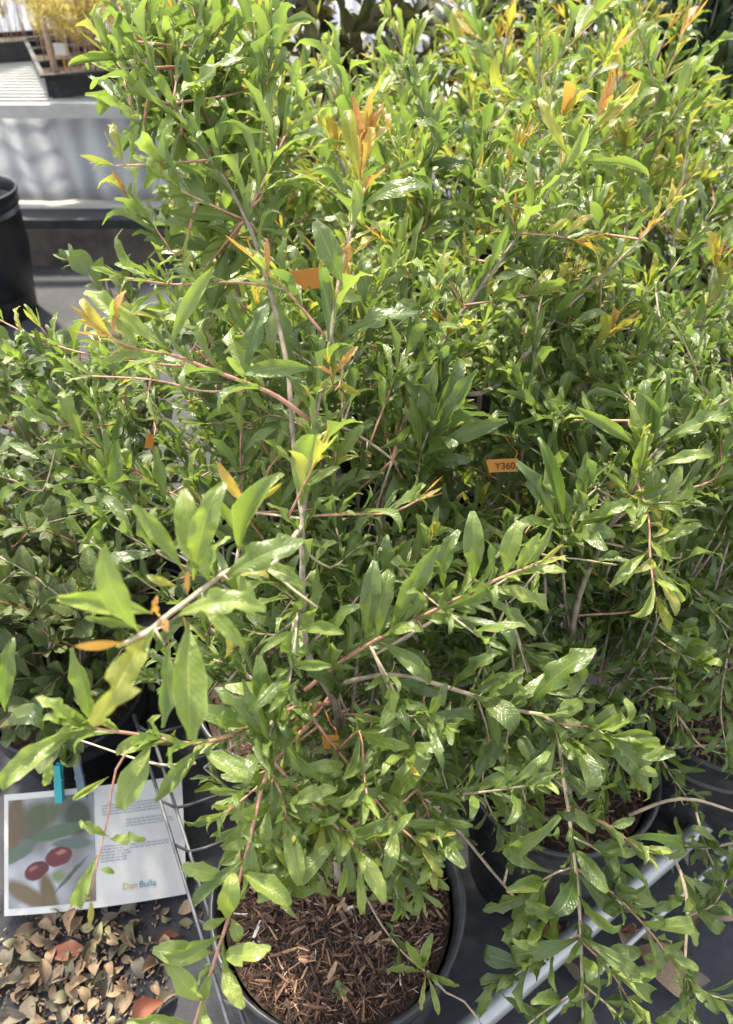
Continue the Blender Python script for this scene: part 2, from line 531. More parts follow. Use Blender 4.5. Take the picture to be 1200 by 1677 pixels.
def dress(pl, pts, leafL, sp, prof, kind='narrow', start=.1, dens=1.0, rg=random, tipn=3, droop=0.0, axil=(0, 1, 1, 2)):
    """Opposite leaf pairs with clustered small leaves at the nodes of a twig."""
    seg = np.linalg.norm(np.diff(pts, axis=0), axis=1)
    cum = np.concatenate([[0], np.cumsum(seg)]); tot = cum[-1]
    s = start * tot + rg.uniform(0, sp)
    ang = rg.uniform(0, 6.28)
    while s < tot:
        i = min(len(seg) - 1, int(np.searchsorted(cum, s)) - 1); i = max(i, 0)
        f = (s - cum[i]) / max(seg[i], 1e-6)
        p = pts[i] * (1 - f) + pts[i + 1] * f
        t = unit(pts[min(i + 2, len(pts) - 1)] - pts[max(i - 1, 0)])
        q = s / tot
        ref = unit(np.cross(t, UP + np.array([.01, .02, 0])))
        bn = np.cross(t, ref)
        for side in (0, math.pi):
            if rg.random() > dens:
                continue
            a = ang + side + rg.uniform(-.3, .3)
            out = ref * math.cos(a) + bn * math.sin(a)
            sp_a = rg.uniform(.55, 1.15) * (1.0 if q < .9 else .6)
            d = unit(t * math.cos(sp_a) + out * math.sin(sp_a) + UP * (rg.uniform(.0, .45) - droop))
            up = unit(t * .6 - out * .2 + UP * .8)
            k = leafL * rg.uniform(.6, 1.25) * (1 if q < .85 else .75)
            tn = tone_at(prof, q, rg)
            kk = 'young' if (tn > 3.3 and rg.random() < .6) else kind
            pl.leaf(p, d, up, k * (.7 if kk == 'young' else 1), tn, kk, rg, rg.uniform(.85, 1.2), rg.uniform(-.5, .5))
            for _ in range(rg.choice(axil)):          # smaller leaves in the axil
                a2 = a + rg.uniform(-1.2, 1.2)
                o2 = ref * math.cos(a2) + bn * math.sin(a2)
                pl.leaf(p, unit(t * .8 + o2 * .6 + UP * .2), up, k * rg.uniform(.35, .62), tn + rg.uniform(0, .6), kind, rg, 1.1, rg.uniform(-.6, .6))
        ang += math.pi / 2 + rg.uniform(-.35, .35)
        s += sp * rg.uniform(.75, 1.3)
    if tipn:
        t = unit(pts[-1] - pts[-3])
        for j in range(tipn):
            a = 6.28 * j / tipn + rg.random()
            ref = unit(np.cross(t, UP + np.array([.01, .02, 0]))); bn = np.cross(t, ref)
            o2 = ref * math.cos(a) + bn * math.sin(a)
            tn = min(4.0, tone_at(prof, 1.0, rg) + rg.uniform(-.3, .4))
            pl.leaf(pts[-1], unit(t + o2 * rg.uniform(.2, .5) + UP * .1), unit(UP - o2), leafL * rg.uniform(.38, .75), tn, 'young' if tn > 2.4 else kind, rg)

def auto_shrub(pl, height, spread, nmain, rg, leafL=.05, kind='narrow', low=.35, shoot_gap=.045, orange=.35, lean=(0, 0), wood=.005, shootL=.24, sp=.021):
    b = pl.base
    for k in range(nmain):
        az = 6.28 * (k + rg.uniform(-.3, .3)) / nmain
        h = height * rg.uniform(.75, 1.05)
        ex = spread * rg.uniform(.35, 1.0)
        top = b + np.array([math.cos(az) * ex + lean[0], math.sin(az) * ex + lean[1], h])
        p0 = b + np.array([math.cos(az) * .012, math.sin(az) * .012, 0])
        m1 = p0 * .65 + top * .35 + np.array([rg.uniform(-.03, .03), rg.uniform(-.03, .03), .03])
        m2 = p0 * .3 + top * .7 + np.array([rg.uniform(-.04, .04), rg.uniform(-.04, .04), .02])
        pts = resample([p0, m1, m2, top], .035)
        pl.stem(pts, wood * rg.uniform(.8, 1.2), .0014, 'stem', 0, rg, thorns=3)
        n = len(pts)
        dress(pl, pts, leafL, sp * 1.5, 't' if rg.random() < orange else 'f', kind, max(low, .5), .9, rg, axil=(0, 0, 1))
        s = low
        a = rg.uniform(0, 6.28)
        while s < .96:
            i = min(n - 2, int(s * (n - 1)))
            p = pts[i]
            a += 2.4 + rg.uniform(-.5, .5)
            L = shootL * (1.15 - .75 * s) * rg.uniform(.55, 1.2)
            el = rg.uniform(.25, 1.1)
            d = np.array([math.cos(a) * math.cos(el), math.sin(a) * math.cos(el), math.sin(el)])
            mid = p + d * L * .5 + np.array([0, 0, .01])
            end = p + d * L + np.array([0, 0, L * rg.uniform(-.12, .18)])
            tp = resample([p, mid, end], .03)
            pl.stem(tp, .0015, .0007, 'twig', rg.choice((1, 1, 2, 3)), rg)
            dress(pl, tp, leafL * rg.uniform(.85, 1.1), sp, rg.choice(('t', 'y')) if rg.random() < orange * s * 1.3 else ('f' if s > .55 else 'm'), kind, .1, .95, rg, axil=(0, 0, 1))
            s += shoot_gap / h * rg.uniform(.7, 1.3)

# traced stems and leaves of the front shrubs, in metres
TWIGS = [
    (0, [(-0.0341, 0.424, 0.2941), (-0.0349, 0.4362, 0.4641), (-0.028, 0.4424, 0.596), (-0.0534, 0.451, 0.6841), (-0.0555, 0.4923, 0.7644), (-0.0545, 0.5161, 0.7928), (-0.0468, 0.5806, 0.8384), (-0.0331, 0.6351, 0.8879), (-0.0252, 0.6802, 0.9261), (-0.0127, 0.7346, 0.9598), (-0.0053, 0.7747, 0.992), (0.0, 0.7988, 1.013)], 0.006, 0.0016, 0.058, 0.03, 't', 'narrow', 0.42, 0.85, 0.0),
    (0, [(-0.0555, 0.5093, 0.7847), (-0.0663, 0.5783, 0.8202), (-0.0739, 0.6387, 0.861), (-0.0922, 0.6957, 0.9134), (-0.1141, 0.7375, 0.9633), (-0.1449, 0.7629, 1.009), (-0.1782, 0.7847, 1.0506), (-0.2028, 0.8013, 1.086), (-0.226, 0.8221, 1.1263), (-0.2369, 0.8361, 1.143)], 0.0035, 0.0015, 0.062, 0.032, 'f', 'narrow', 0.35, 0.9, 0.0),
    (0, [(-0.1141, 0.7375, 0.9633), (-0.0938, 0.7519, 0.996), (-0.0717, 0.7696, 1.0326)], 0.0016, 0.001, 0.055, 0.022, 'f', 'narrow', 0.12, 1, 0.0),
    (0, [(-0.1449, 0.7621, 1.0082), (-0.1823, 0.7388, 1.0115), (-0.2233, 0.7269, 1.0128)], 0.0015, 0.001, 0.042, 0.032, 'y', 'narrow', 0.3, 0.8, 0.0),
    (0, [(-0.1152, 0.7364, 0.962), (-0.1401, 0.7242, 0.9785), (-0.168, 0.7232, 0.9929)], 0.0015, 0.0009, 0.05, 0.026, 'f', 'narrow', 0.2, 0.8, 0.0),
    (0, [(-0.1782, 0.784, 1.0497), (-0.2044, 0.7807, 1.0614), (-0.226, 0.7888, 1.0867)], 0.0015, 0.0009, 0.05, 0.024, 'f', 'narrow', 0.3, 0.8, 0.0),
    (0, [(-0.1782, 0.7847, 1.0506), (-0.1767, 0.8104, 1.0656), (-0.1762, 0.8231, 1.0809)], 0.0014, 0.0009, 0.045, 0.02, 'f', 'narrow', 0.3, 1, 0.0),
    (0, [(-0.037, 0.638, 0.8913), (-0.0599, 0.6471, 0.9177), (-0.0778, 0.6508, 0.9377), (-0.0952, 0.6528, 0.9556)], 0.002, 0.0011, 0.05, 0.026, 't', 'narrow', 0.15, 0.7, 0.0),
    (0, [(-0.0331, 0.6405, 0.8943), (-0.0227, 0.635, 0.8567), (-0.0291, 0.6154, 0.8488), (-0.0322, 0.6032, 0.881)], 0.0013, 0.0008, 0.035, 0.02, 'o', 'narrow', 0.4, 0.8, 0.0),
    (0, [(-0.0835, 0.6957, 0.9134), (-0.1233, 0.6795, 0.9252), (-0.174, 0.6685, 0.9277), (-0.2151, 0.6628, 0.9365)], 0.002, 0.001, 0.056, 0.028, 'f', 'narrow', 0.25, 0.85, 0.0),
    (0, [(-0.0501, 0.5806, 0.8384), (-0.0778, 0.5859, 0.8604), (-0.111, 0.5868, 0.877), (-0.1406, 0.5854, 0.8909), (-0.1628, 0.587, 0.9006), (-0.1924, 0.5858, 0.9069), (-0.2122, 0.5833, 0.9195)], 0.003, 0.0012, 0.06, 0.026, 't', 'narrow', 0.22, 0.9, 0.0),
    (0, [(-0.1168, 0.6414, 0.8331), (-0.162, 0.6587, 0.8227), (-0.2127, 0.6744, 0.8258), (-0.2893, 0.686, 0.824)], 0.0018, 0.0008, 0.042, 0.03, 'y', 'narrow', 0.5, 0.6, 0.0),
    (0, [(-0.1894, 0.7096, 0.8211), (-0.2589, 0.7315, 0.8161), (-0.3079, 0.7459, 0.8177), (-0.3514, 0.763, 0.8225), (-0.4073, 0.796, 0.8307), (-0.4276, 0.8065, 0.8432)], 0.0018, 0.0009, 0.032, 0.032, 'y', 'narrow', 0.2, 0.6, 0.0),
    (0, [(-0.0529, 0.5093, 0.7847), (-0.108, 0.5816, 0.7308), (-0.1705, 0.6155, 0.7089), (-0.2463, 0.6143, 0.7075), (-0.2841, 0.613, 0.706)], 0.002, 0.0013, 0.052, 0.028, 'm', 'narrow', 0.4, 0.9, 0.0),
    (0, [(-0.2841, 0.613, 0.706), (-0.3315, 0.6057, 0.6973)], 0.001, 0.0004, 0.04, 0.09, 'b', 'narrow', 0.95, 0.0, 0.0),
    (0, [(-0.1705, 0.6155, 0.7089), (-0.2142, 0.6363, 0.7182), (-0.2461, 0.6495, 0.7339), (-0.2848, 0.6733, 0.7467), (-0.3107, 0.6858, 0.7616), (-0.3268, 0.6899, 0.7665)], 0.0018, 0.001, 0.055, 0.026, 'f', 'narrow', 0.2, 0.95, 0.0),
    (0, [(-0.0529, 0.511, 0.7867), (-0.0161, 0.5197, 0.7815), (0.0218, 0.528, 0.7759), (0.0463, 0.5357, 0.785)], 0.0016, 0.001, 0.042, 0.026, 't', 'narrow', 0.1, 0.75, 0.0),
    (0, [(-0.0545, 0.5771, 0.8343), (-0.0701, 0.6226, 0.8108), (-0.0972, 0.6518, 0.7988), (-0.1247, 0.6607, 0.7784)], 0.0016, 0.0009, 0.045, 0.022, 'f', 'narrow', 0.2, 0.9, 0.0),
    (0, [(-0.0463, 0.5701, 0.8259), (-0.024, 0.6356, 0.7951), (0.0123, 0.6385, 0.7674), (0.0316, 0.6447, 0.7437)], 0.002, 0.0016, 0.05, 0.026, 'm', 'narrow', 0.2, 0.8, 0.0),
    (0, [(-0.0555, 0.5059, 0.7806), (-0.0758, 0.4318, 0.8011), (-0.0933, 0.3958, 0.836), (-0.1047, 0.3676, 0.8491), (-0.1141, 0.3389, 0.8616), (-0.1229, 0.3146, 0.8715), (-0.1286, 0.2992, 0.8765), (-0.1389, 0.2887, 0.8796)], 0.003, 0.0014, 0.04, 0.09, 'b', 'narrow', 0.9, 0.0, 0.0),
    (0, [(-0.0984, 0.4174, 0.8151), (-0.0971, 0.447, 0.8193), (-0.0915, 0.4715, 0.8329)], 0.0018, 0.0011, 0.04, 0.09, 'b', 'narrow', 0.9, 0.0, 0.0),
    (0, [(-0.0793, 0.4462, 0.7872), (-0.0578, 0.4281, 0.7812), (-0.0379, 0.412, 0.7776)], 0.0018, 0.0009, 0.036, 0.04, 'b', 'narrow', 0.4, 0.3, 0.0),
    (0, [(-0.0677, 0.5017, 0.7912), (-0.0505, 0.506, 0.8274), (-0.0398, 0.5109, 0.8488)], 0.0014, 0.0009, 0.045, 0.026, 'y', 'narrow', 0.3, 0.8, 0.0),
    (0, [(-0.0568, 0.4451, 0.6303), (-0.0221, 0.4498, 0.667), (0.0109, 0.4563, 0.6903), (0.0429, 0.46, 0.7103), (0.0952, 0.4703, 0.7381), (0.126, 0.4759, 0.7525), (0.1459, 0.4766, 0.7612)], 0.003, 0.0013, 0.055, 0.024, 'f', 'narrow', 0.1, 0.75, 0.0),
    (0, [(0.0, 0.4762, 0.6363), (0.072, 0.5161, 0.6527), (0.1215, 0.5404, 0.6662), (0.1847, 0.5672, 0.6825), (0.2524, 0.5633, 0.6778)], 0.0022, 0.001, 0.045, 0.03, 'm', 'narrow', 0.2, 0.5, 0.0),
    (0, [(-0.028, 0.4612, 0.6184), (0.0237, 0.4731, 0.6171), (0.0829, 0.4644, 0.6066), (0.1402, 0.4454, 0.5996), (0.1757, 0.432, 0.5992), (0.1855, 0.3994, 0.5603), (0.1936, 0.3624, 0.5162), (0.2005, 0.3216, 0.4676), (0.2034, 0.2772, 0.4147), (0.2045, 0.2402, 0.3705)], 0.0034, 0.0015, 0.046, 0.022, 'm', 'short', 0.25, 1.0, 0.0),
    (0, [(0.1798, 0.4272, 0.5934), (0.2046, 0.4104, 0.5889), (0.2298, 0.3993, 0.5913)], 0.0018, 0.0009, 0.044, 0.018, 'f', 'short', 0.1, 1, 0.0),
    (0, [(0.1901, 0.3809, 0.5382), (0.2242, 0.3578, 0.5419), (0.2459, 0.3404, 0.5366)], 0.0017, 0.0009, 0.04, 0.02, 'f', 'short', 0.2, 1, 0.0),
    (0, [(0.1873, 0.392, 0.5515), (0.1635, 0.4086, 0.5558), (0.146, 0.3974, 0.5423)], 0.0015, 0.0008, 0.034, 0.018, 'm', 'short', 0.2, 1, 0.0),
    (0, [(0.1959, 0.3439, 0.4941), (0.2273, 0.3245, 0.4866), (0.2614, 0.3026, 0.4605), (0.2785, 0.288, 0.4431)], 0.0017, 0.0009, 0.038, 0.022, 'f', 'short', 0.2, 0.9, 0.0),
    (0, [(0.1947, 0.3439, 0.4941), (0.1694, 0.3411, 0.4752), (0.1519, 0.3223, 0.4528)], 0.0017, 0.0008, 0.042, 0.018, 'm', 'short', 0.2, 1, 0.0),
    (0, [(0.2017, 0.3031, 0.4456), (0.1723, 0.296, 0.4215), (0.1402, 0.281, 0.4036)], 0.0016, 0.0008, 0.044, 0.018, 'm', 'short', 0.2, 1, 0.0),
    (0, [(0.2022, 0.2994, 0.4411), (0.2273, 0.277, 0.43), (0.2444, 0.2588, 0.4083)], 0.0016, 0.0008, 0.044, 0.019, 'f', 'short', 0.2, 1, 0.0),
    (0, [(0.2034, 0.2698, 0.4058), (0.1728, 0.2587, 0.3926), (0.144, 0.2439, 0.3749)], 0.0016, 0.0008, 0.038, 0.019, 'm', 'short', 0.2, 1, 0.0),
    (0, [(0.2034, 0.2735, 0.4103), (0.233, 0.2515, 0.3996), (0.25, 0.2369, 0.3822)], 0.0016, 0.0008, 0.038, 0.019, 'm', 'short', 0.2, 1, 0.0),
    (0, [(0.0059, 0.4731, 0.6171), (0.0379, 0.4803, 0.5478), (0.0365, 0.4681, 0.4711), (0.0272, 0.4444, 0.4116)], 0.0018, 0.0012, 0.042, 0.03, 'm', 'narrow', 0.2, 0.8, 0.0),
    (0, [(-0.028, 0.4499, 0.605), (-0.0644, 0.41, 0.6507), (-0.0994, 0.3687, 0.6793), (-0.1326, 0.3441, 0.6967), (-0.1648, 0.3365, 0.7187), (-0.2011, 0.3286, 0.7403)], 0.0028, 0.0012, 0.052, 0.022, 'f', 'narrow', 0.12, 0.8, 0.0),
    (0, [(-0.1547, 0.3901, 0.5959), (-0.1989, 0.4012, 0.5781), (-0.2819, 0.4382, 0.5599)], 0.0018, 0.001, 0.04, 0.09, 'b', 'narrow', 0.9, 0, 0.0),
    (0, [(-0.1731, 0.3379, 0.7126), (-0.1893, 0.323, 0.6949), (-0.1965, 0.3048, 0.6654), (-0.2066, 0.2833, 0.6319), (-0.214, 0.2674, 0.6052)], 0.0013, 0.0007, 0.034, 0.032, 'y', 'narrow', 0.35, 0.0, 0.0),
    (0, [(-0.035, 0.4537, 0.6094), (-0.0537, 0.3996, 0.6384), (-0.0808, 0.3534, 0.6455), (-0.0905, 0.3141, 0.6297), (-0.0971, 0.2928, 0.6122), (-0.1083, 0.2626, 0.5839), (-0.1184, 0.2389, 0.5635), (-0.1279, 0.2157, 0.5436), (-0.1364, 0.1974, 0.5218)], 0.0026, 0.0014, 0.044, 0.034, 'f', 'narrow', 0.15, 0.55, 0.0),
    (0, [(-0.0808, 0.3534, 0.6455), (-0.0696, 0.3351, 0.6393), (-0.0646, 0.3207, 0.6221)], 0.0016, 0.0009, 0.04, 0.016, 'f', 'narrow', 0.15, 1, 0.0),
    (0, [(-0.0552, 0.4221, 0.634), (-0.0331, 0.4025, 0.6107), (-0.0054, 0.3758, 0.5944), (0.0215, 0.3479, 0.5767), (0.0476, 0.3275, 0.568)], 0.0022, 0.0011, 0.044, 0.024, 'f', 'narrow', 0.15, 0.85, 0.0),
    (0, [(-0.0808, 0.3599, 0.6533), (-0.0513, 0.3441, 0.6189), (-0.0205, 0.3243, 0.5953), (-0.0077, 0.3128, 0.5815), (-0.0052, 0.3042, 0.5557)], 0.002, 0.001, 0.044, 0.02, 'f', 'narrow', 0.1, 0.9, 0.0),
    (0, [(0.0, 0.3922, 0.3184), (0.0166, 0.3552, 0.3365), (0.0379, 0.32, 0.3568), (0.0585, 0.3001, 0.3642)], 0.0018, 0.001, 0.036, 0.03, 'm', 'narrow', 0.3, 0.7, 0.0),
    (0, [(0.0616, 0.3001, 0.3642), (0.0821, 0.2936, 0.3253), (0.101, 0.2875, 0.3181), (0.12, 0.2713, 0.2987)], 0.0016, 0.001, 0.04, 0.09, 'b', 'narrow', 0.95, 0, 0.0),
    (0, [(-0.0663, 0.4256, 0.6382), (-0.0781, 0.3912, 0.6595), (-0.0808, 0.368, 0.6629)], 0.0022, 0.0016, 0.055, 0.024, 'm', 'narrow', 0.2, 0.9, 0.0),
    (0, [(-0.0739, 0.4305, 0.6129), (-0.1168, 0.4687, 0.6273), (-0.15, 0.4891, 0.6205)], 0.002, 0.001, 0.05, 0.024, 'm', 'narrow', 0.2, 0.9, 0.0),
    (0, [(-0.0545, 0.451, 0.6841), (-0.0221, 0.4753, 0.6975), (0.0, 0.5001, 0.7115), (0.0227, 0.5218, 0.7217)], 0.0018, 0.001, 0.05, 0.024, 'm', 'narrow', 0.2, 0.8, 0.0),
    (0, [(-0.0564, 0.4789, 0.7017), (-0.0829, 0.4647, 0.6848), (-0.1121, 0.4749, 0.6814)], 0.0016, 0.0009, 0.05, 0.024, 'm', 'narrow', 0.2, 0.9, 0.0),
    (0, [(-0.0553, 0.4997, 0.7576), (-0.0331, 0.5037, 0.7313), (-0.0117, 0.5438, 0.7168)], 0.0016, 0.0009, 0.045, 0.024, 'm', 'narrow', 0.2, 0.9, 0.0),
    (0, [(0.0592, 0.4682, 0.6112), (0.054, 0.4505, 0.5746), (0.0729, 0.4291, 0.5335), (0.0862, 0.407, 0.4916)], 0.0016, 0.0009, 0.044, 0.02, 'm', 'narrow', 0.1, 0.9, 0.0),
    (0, [(0.1066, 0.4598, 0.6012), (0.12, 0.439, 0.5608), (0.117, 0.4188, 0.5057), (0.1389, 0.4012, 0.4535)], 0.0016, 0.0009, 0.042, 0.02, 'm', 'narrow', 0.1, 0.9, 0.0),
    (0, [(0.1402, 0.4454, 0.5996), (0.138, 0.4312, 0.5516), (0.158, 0.4057, 0.5055), (0.1508, 0.3793, 0.4585)], 0.0016, 0.0009, 0.042, 0.02, 'm', 'short', 0.1, 0.9, 0.0),
    (0, [(0.1757, 0.4309, 0.5978), (0.2046, 0.4232, 0.6042), (0.2242, 0.4101, 0.6041), (0.241, 0.3921, 0.5827)], 0.0017, 0.0009, 0.046, 0.019, 'f', 'short', 0.1, 1, 0.0),
    (0, [(-0.024, 0.4621, 0.5883), (0.0, 0.4465, 0.5387), (0.0312, 0.4483, 0.5252), (0.0631, 0.4336, 0.4922)], 0.0017, 0.0009, 0.046, 0.02, 'm', 'narrow', 0.1, 0.9, 0.0),
    (0, [(0.1936, 0.3624, 0.5162), (0.2247, 0.3513, 0.5029), (0.2362, 0.3327, 0.4809)], 0.0015, 0.0008, 0.044, 0.02, 'm', 'short', 0.1, 1, 0.0),
    (0, [(0.2005, 0.3216, 0.4676), (0.1752, 0.3185, 0.4484), (0.1577, 0.3035, 0.4305)], 0.0015, 0.0008, 0.044, 0.02, 'f', 'short', 0.1, 1, 0.0),
    (0, [(-0.0442, 0.4114, 0.6213), (-0.0698, 0.3858, 0.6219), (-0.0952, 0.3598, 0.6064), (-0.1198, 0.341, 0.5996)], 0.0017, 0.0009, 0.046, 0.02, 'f', 'narrow', 0.1, 0.95, 0.0),
    (0, [(-0.0625, 0.3678, 0.6316), (-0.0417, 0.3511, 0.6116), (-0.0365, 0.3343, 0.5916)], 0.0015, 0.0008, 0.042, 0.018, 'f', 'narrow', 0.1, 0.95, 0.0),
    (1, [(-0.0999, 0.6979, 0.2938), (-0.0344, 0.7402, 0.4063), (0.0099, 0.7537, 0.5003), (0.0268, 0.7856, 0.6005), (0.0348, 0.7898, 0.6366), (0.0675, 0.7945, 0.6889), (0.0944, 0.7927, 0.7335), (0.1421, 0.7801, 0.7495), (0.1847, 0.8066, 0.7811), (0.2202, 0.8349, 0.8148), (0.2912, 0.876, 0.8638), (0.3268, 0.8988, 0.891), (0.3552, 0.9193, 0.9155)], 0.0065, 0.0014, 0.055, 0.028, 't', 'narrow', 0.5, 0.95, 0.0),
    (1, [(0.0675, 0.7921, 0.686), (0.0944, 0.8347, 0.7835), (0.1264, 0.8437, 0.8408), (0.1717, 0.8666, 0.8993), (0.2036, 0.8894, 0.942), (0.2308, 0.9112, 0.968), (0.2613, 0.9439, 1.007)], 0.004, 0.0015, 0.07, 0.028, 't', 'narrow', 0.25, 0.95, 0.0),
    (1, [(0.1703, 0.8675, 0.9004), (0.2036, 0.8567, 0.903), (0.2376, 0.8523, 0.8978)], 0.0015, 0.0009, 0.05, 0.022, 'o', 'narrow', 0.2, 0.9, 0.0),
    (1, [(0.1124, 0.8346, 0.8301), (0.1597, 0.8297, 0.8398), (0.2014, 0.8342, 0.8451)], 0.0015, 0.0009, 0.05, 0.022, 'y', 'narrow', 0.2, 0.9, 0.0),
    (1, [(0.1703, 0.8675, 0.9004), (0.1595, 0.8719, 0.9212), (0.1527, 0.8894, 0.942)], 0.0014, 0.0009, 0.05, 0.02, 'f', 'narrow', 0.2, 0.9, 0.0),
    (1, [(0.1421, 0.7801, 0.7495), (0.1405, 0.7985, 0.787), (0.1405, 0.8166, 0.8085)], 0.0014, 0.0009, 0.05, 0.02, 'f', 'narrow', 0.2, 0.9, 0.0),
    (1, [(0.2202, 0.8349, 0.8148), (0.2273, 0.8577, 0.842), (0.2309, 0.876, 0.8638)], 0.0014, 0.0009, 0.046, 0.02, 'o', 'narrow', 0.2, 0.9, 0.0),
    (1, [(0.111, 0.8324, 0.8274), (0.0938, 0.8431, 0.8557), (0.0799, 0.8565, 0.8717)], 0.0014, 0.0009, 0.046, 0.02, 'f', 'narrow', 0.2, 0.9, 0.0),
    (1, [(0.0337, 0.7583, 0.6458), (0.0509, 0.6756, 0.6872), (0.0568, 0.6528, 0.7534), (0.0653, 0.6563, 0.7887), (0.0708, 0.6721, 0.8075)], 0.002, 0.0012, 0.075, 0.018, 'd', 'narrow', 0.3, 1, 0.0),
    (1, [(0.0348, 0.7898, 0.6366), (-0.015, 0.7897, 0.6832), (-0.0581, 0.7741, 0.7112), (-0.0852, 0.7572, 0.7223)], 0.003, 0.0015, 0.05, 0.024, 'm', 'narrow', 0.15, 0.9, 0.0),
    (1, [(0.0099, 0.7537, 0.5003), (-0.0121, 0.7237, 0.4956), (-0.0355, 0.7425, 0.5491)], 0.0013, 0.0005, 0.04, 0.09, 'b', 'narrow', 0.9, 0, 0.0),
    (1, [(-0.0344, 0.7402, 0.4063), (-0.1534, 0.7936, 0.4856), (-0.2344, 0.8865, 0.5651), (-0.3094, 0.9594, 0.621), (-0.3389, 1.0024, 0.6566)], 0.0035, 0.0015, 0.05, 0.03, 'm', 'narrow', 0.4, 0.7, 0.0),
    (1, [(-0.0892, 0.71, 0.3082), (-0.1605, 0.8877, 0.52), (-0.2088, 0.9618, 0.5771), (-0.2335, 1.0525, 0.6697), (-0.2451, 1.1193, 0.7648)], 0.004, 0.0016, 0.05, 0.026, 'm', 'narrow', 0.4, 0.9, 0.0),
    (1, [(0.0268, 0.7856, 0.6005), (-0.0322, 0.8841, 0.6868), (0.0166, 0.9953, 0.7727), (0.0335, 1.0747, 0.8517), (0.0251, 1.1231, 0.9094)], 0.003, 0.0013, 0.05, 0.024, 'f', 'narrow', 0.2, 0.9, 0.0),
    (2, [(0.2605, 0.5319, 0.2982), (0.2583, 0.5809, 0.3877), (0.2519, 0.6258, 0.4879), (0.2556, 0.6457, 0.5583), (0.2715, 0.6494, 0.656), (0.281, 0.6325, 0.7292), (0.277, 0.6365, 0.7651)], 0.0065, 0.0018, 0.065, 0.022, 'f', 'narrow', 0.6, 0.95, 0.0),
    (2, [(0.2519, 0.6306, 0.4936), (0.2386, 0.648, 0.5455), (0.2021, 0.5919, 0.6809), (0.2039, 0.5778, 0.7262), (0.2101, 0.5854, 0.7508)], 0.0025, 0.0012, 0.062, 0.018, 'd', 'narrow', 0.6, 1, 0.0),
    (2, [(0.281, 0.6325, 0.7292), (0.2808, 0.5854, 0.7197), (0.2783, 0.5585, 0.7032), (0.2782, 0.5283, 0.6828), (0.2812, 0.5188, 0.6715)], 0.0016, 0.0009, 0.046, 0.024, 'y', 'narrow', 0.2, 0.9, 0.0),
    (2, [(0.2806, 0.6366, 0.7497), (0.2899, 0.6527, 0.7688), (0.2999, 0.6772, 0.7824)], 0.0018, 0.0012, 0.066, 0.018, 'd', 'narrow', 0.2, 1, 0.0),
    (2, [(0.3026, 0.643, 0.3061), (0.3346, 0.6741, 0.3743), (0.3612, 0.6956, 0.4311), (0.4025, 0.7366, 0.511), (0.4341, 0.7602, 0.5703), (0.4641, 0.7997, 0.6484), (0.4823, 0.8407, 0.7129)], 0.006, 0.002, 0.05, 0.026, 'm', 'narrow', 0.5, 0.9, 0.0),
    (2, [(0.341, 0.6375, 0.2995), (0.3716, 0.6669, 0.3501), (0.4058, 0.6983, 0.4031), (0.4558, 0.7236, 0.4489), (0.5171, 0.7484, 0.494)], 0.0045, 0.002, 0.05, 0.026, 'm', 'narrow', 0.5, 0.9, 0.0),
    (2, [(0.12, 0.4716, 0.3041), (0.1452, 0.4333, 0.3052), (0.1736, 0.3877, 0.313), (0.1845, 0.3529, 0.3183)], 0.0022, 0.0014, 0.04, 0.09, 'b', 'narrow', 0.95, 0, 0.0),
    (2, [(0.0309, 0.5337, 0.3314), (0.0766, 0.511, 0.32), (0.12, 0.4716, 0.3041)], 0.0024, 0.0022, 0.036, 0.04, 'm', 'narrow', 0.2, 0.5, 0.0),
    (2, [(0.1657, 0.5425, 0.233), (0.1951, 0.5087, 0.2238), (0.2013, 0.4908, 0.2181)], 0.0012, 0.0008, 0.034, 0.016, 'y', 'narrow', 0.2, 0.9, 0.0),
    (3, [(0.4331, 0.7003, 0.5299), (0.3978, 0.6421, 0.4918), (0.3787, 0.5969, 0.4534), (0.3784, 0.5525, 0.416)], 0.0018, 0.0009, 0.046, 0.02, 'm', 'narrow', 0.05, 1, 0.0),
    (3, [(0.4611, 0.6595, 0.5281), (0.4377, 0.6049, 0.4785), (0.4257, 0.5607, 0.4414), (0.4284, 0.522, 0.4109)], 0.0018, 0.0009, 0.046, 0.019, 'm', 'narrow', 0.05, 1, 0.0),
    (3, [(0.3867, 0.6943, 0.4917), (0.3633, 0.6572, 0.463), (0.3674, 0.6157, 0.4292), (0.3828, 0.5898, 0.4138)], 0.0016, 0.0009, 0.044, 0.02, 'f', 'narrow', 0.1, 1, 0.0),
    (3, [(0.4724, 0.6113, 0.4706), (0.4287, 0.6193, 0.449), (0.379, 0.6108, 0.4233)], 0.0018, 0.0009, 0.044, 0.02, 'm', 'narrow', 0.1, 1, 0.0),
    (3, [(0.3398, 0.5798, 0.2775), (0.3703, 0.5762, 0.3198), (0.4104, 0.5715, 0.3453), (0.4718, 0.5601, 0.3628)], 0.0026, 0.0018, 0.04, 0.09, 'b', 'narrow', 0.95, 0, 0.0),
    (3, [(0.3224, 0.4884, 0.3242), (0.3597, 0.489, 0.356), (0.3921, 0.4847, 0.3664), (0.4404, 0.4627, 0.3713)], 0.0026, 0.0018, 0.04, 0.09, 'b', 'narrow', 0.95, 0, 0.0),
    (3, [(0.3558, 0.452, 0.3274), (0.3658, 0.4194, 0.3196), (0.3653, 0.3833, 0.3077), (0.3543, 0.3396, 0.2868), (0.3501, 0.2977, 0.2679), (0.3514, 0.2763, 0.2425)], 0.0026, 0.0013, 0.044, 0.026, 'm', 'short', 0.15, 0.9, 0.0),
    (3, [(0.4404, 0.4445, 0.3496), (0.3907, 0.4376, 0.3414), (0.3663, 0.4471, 0.3371)], 0.0018, 0.0012, 0.04, 0.024, 'm', 'short', 0.1, 0.9, 0.0),
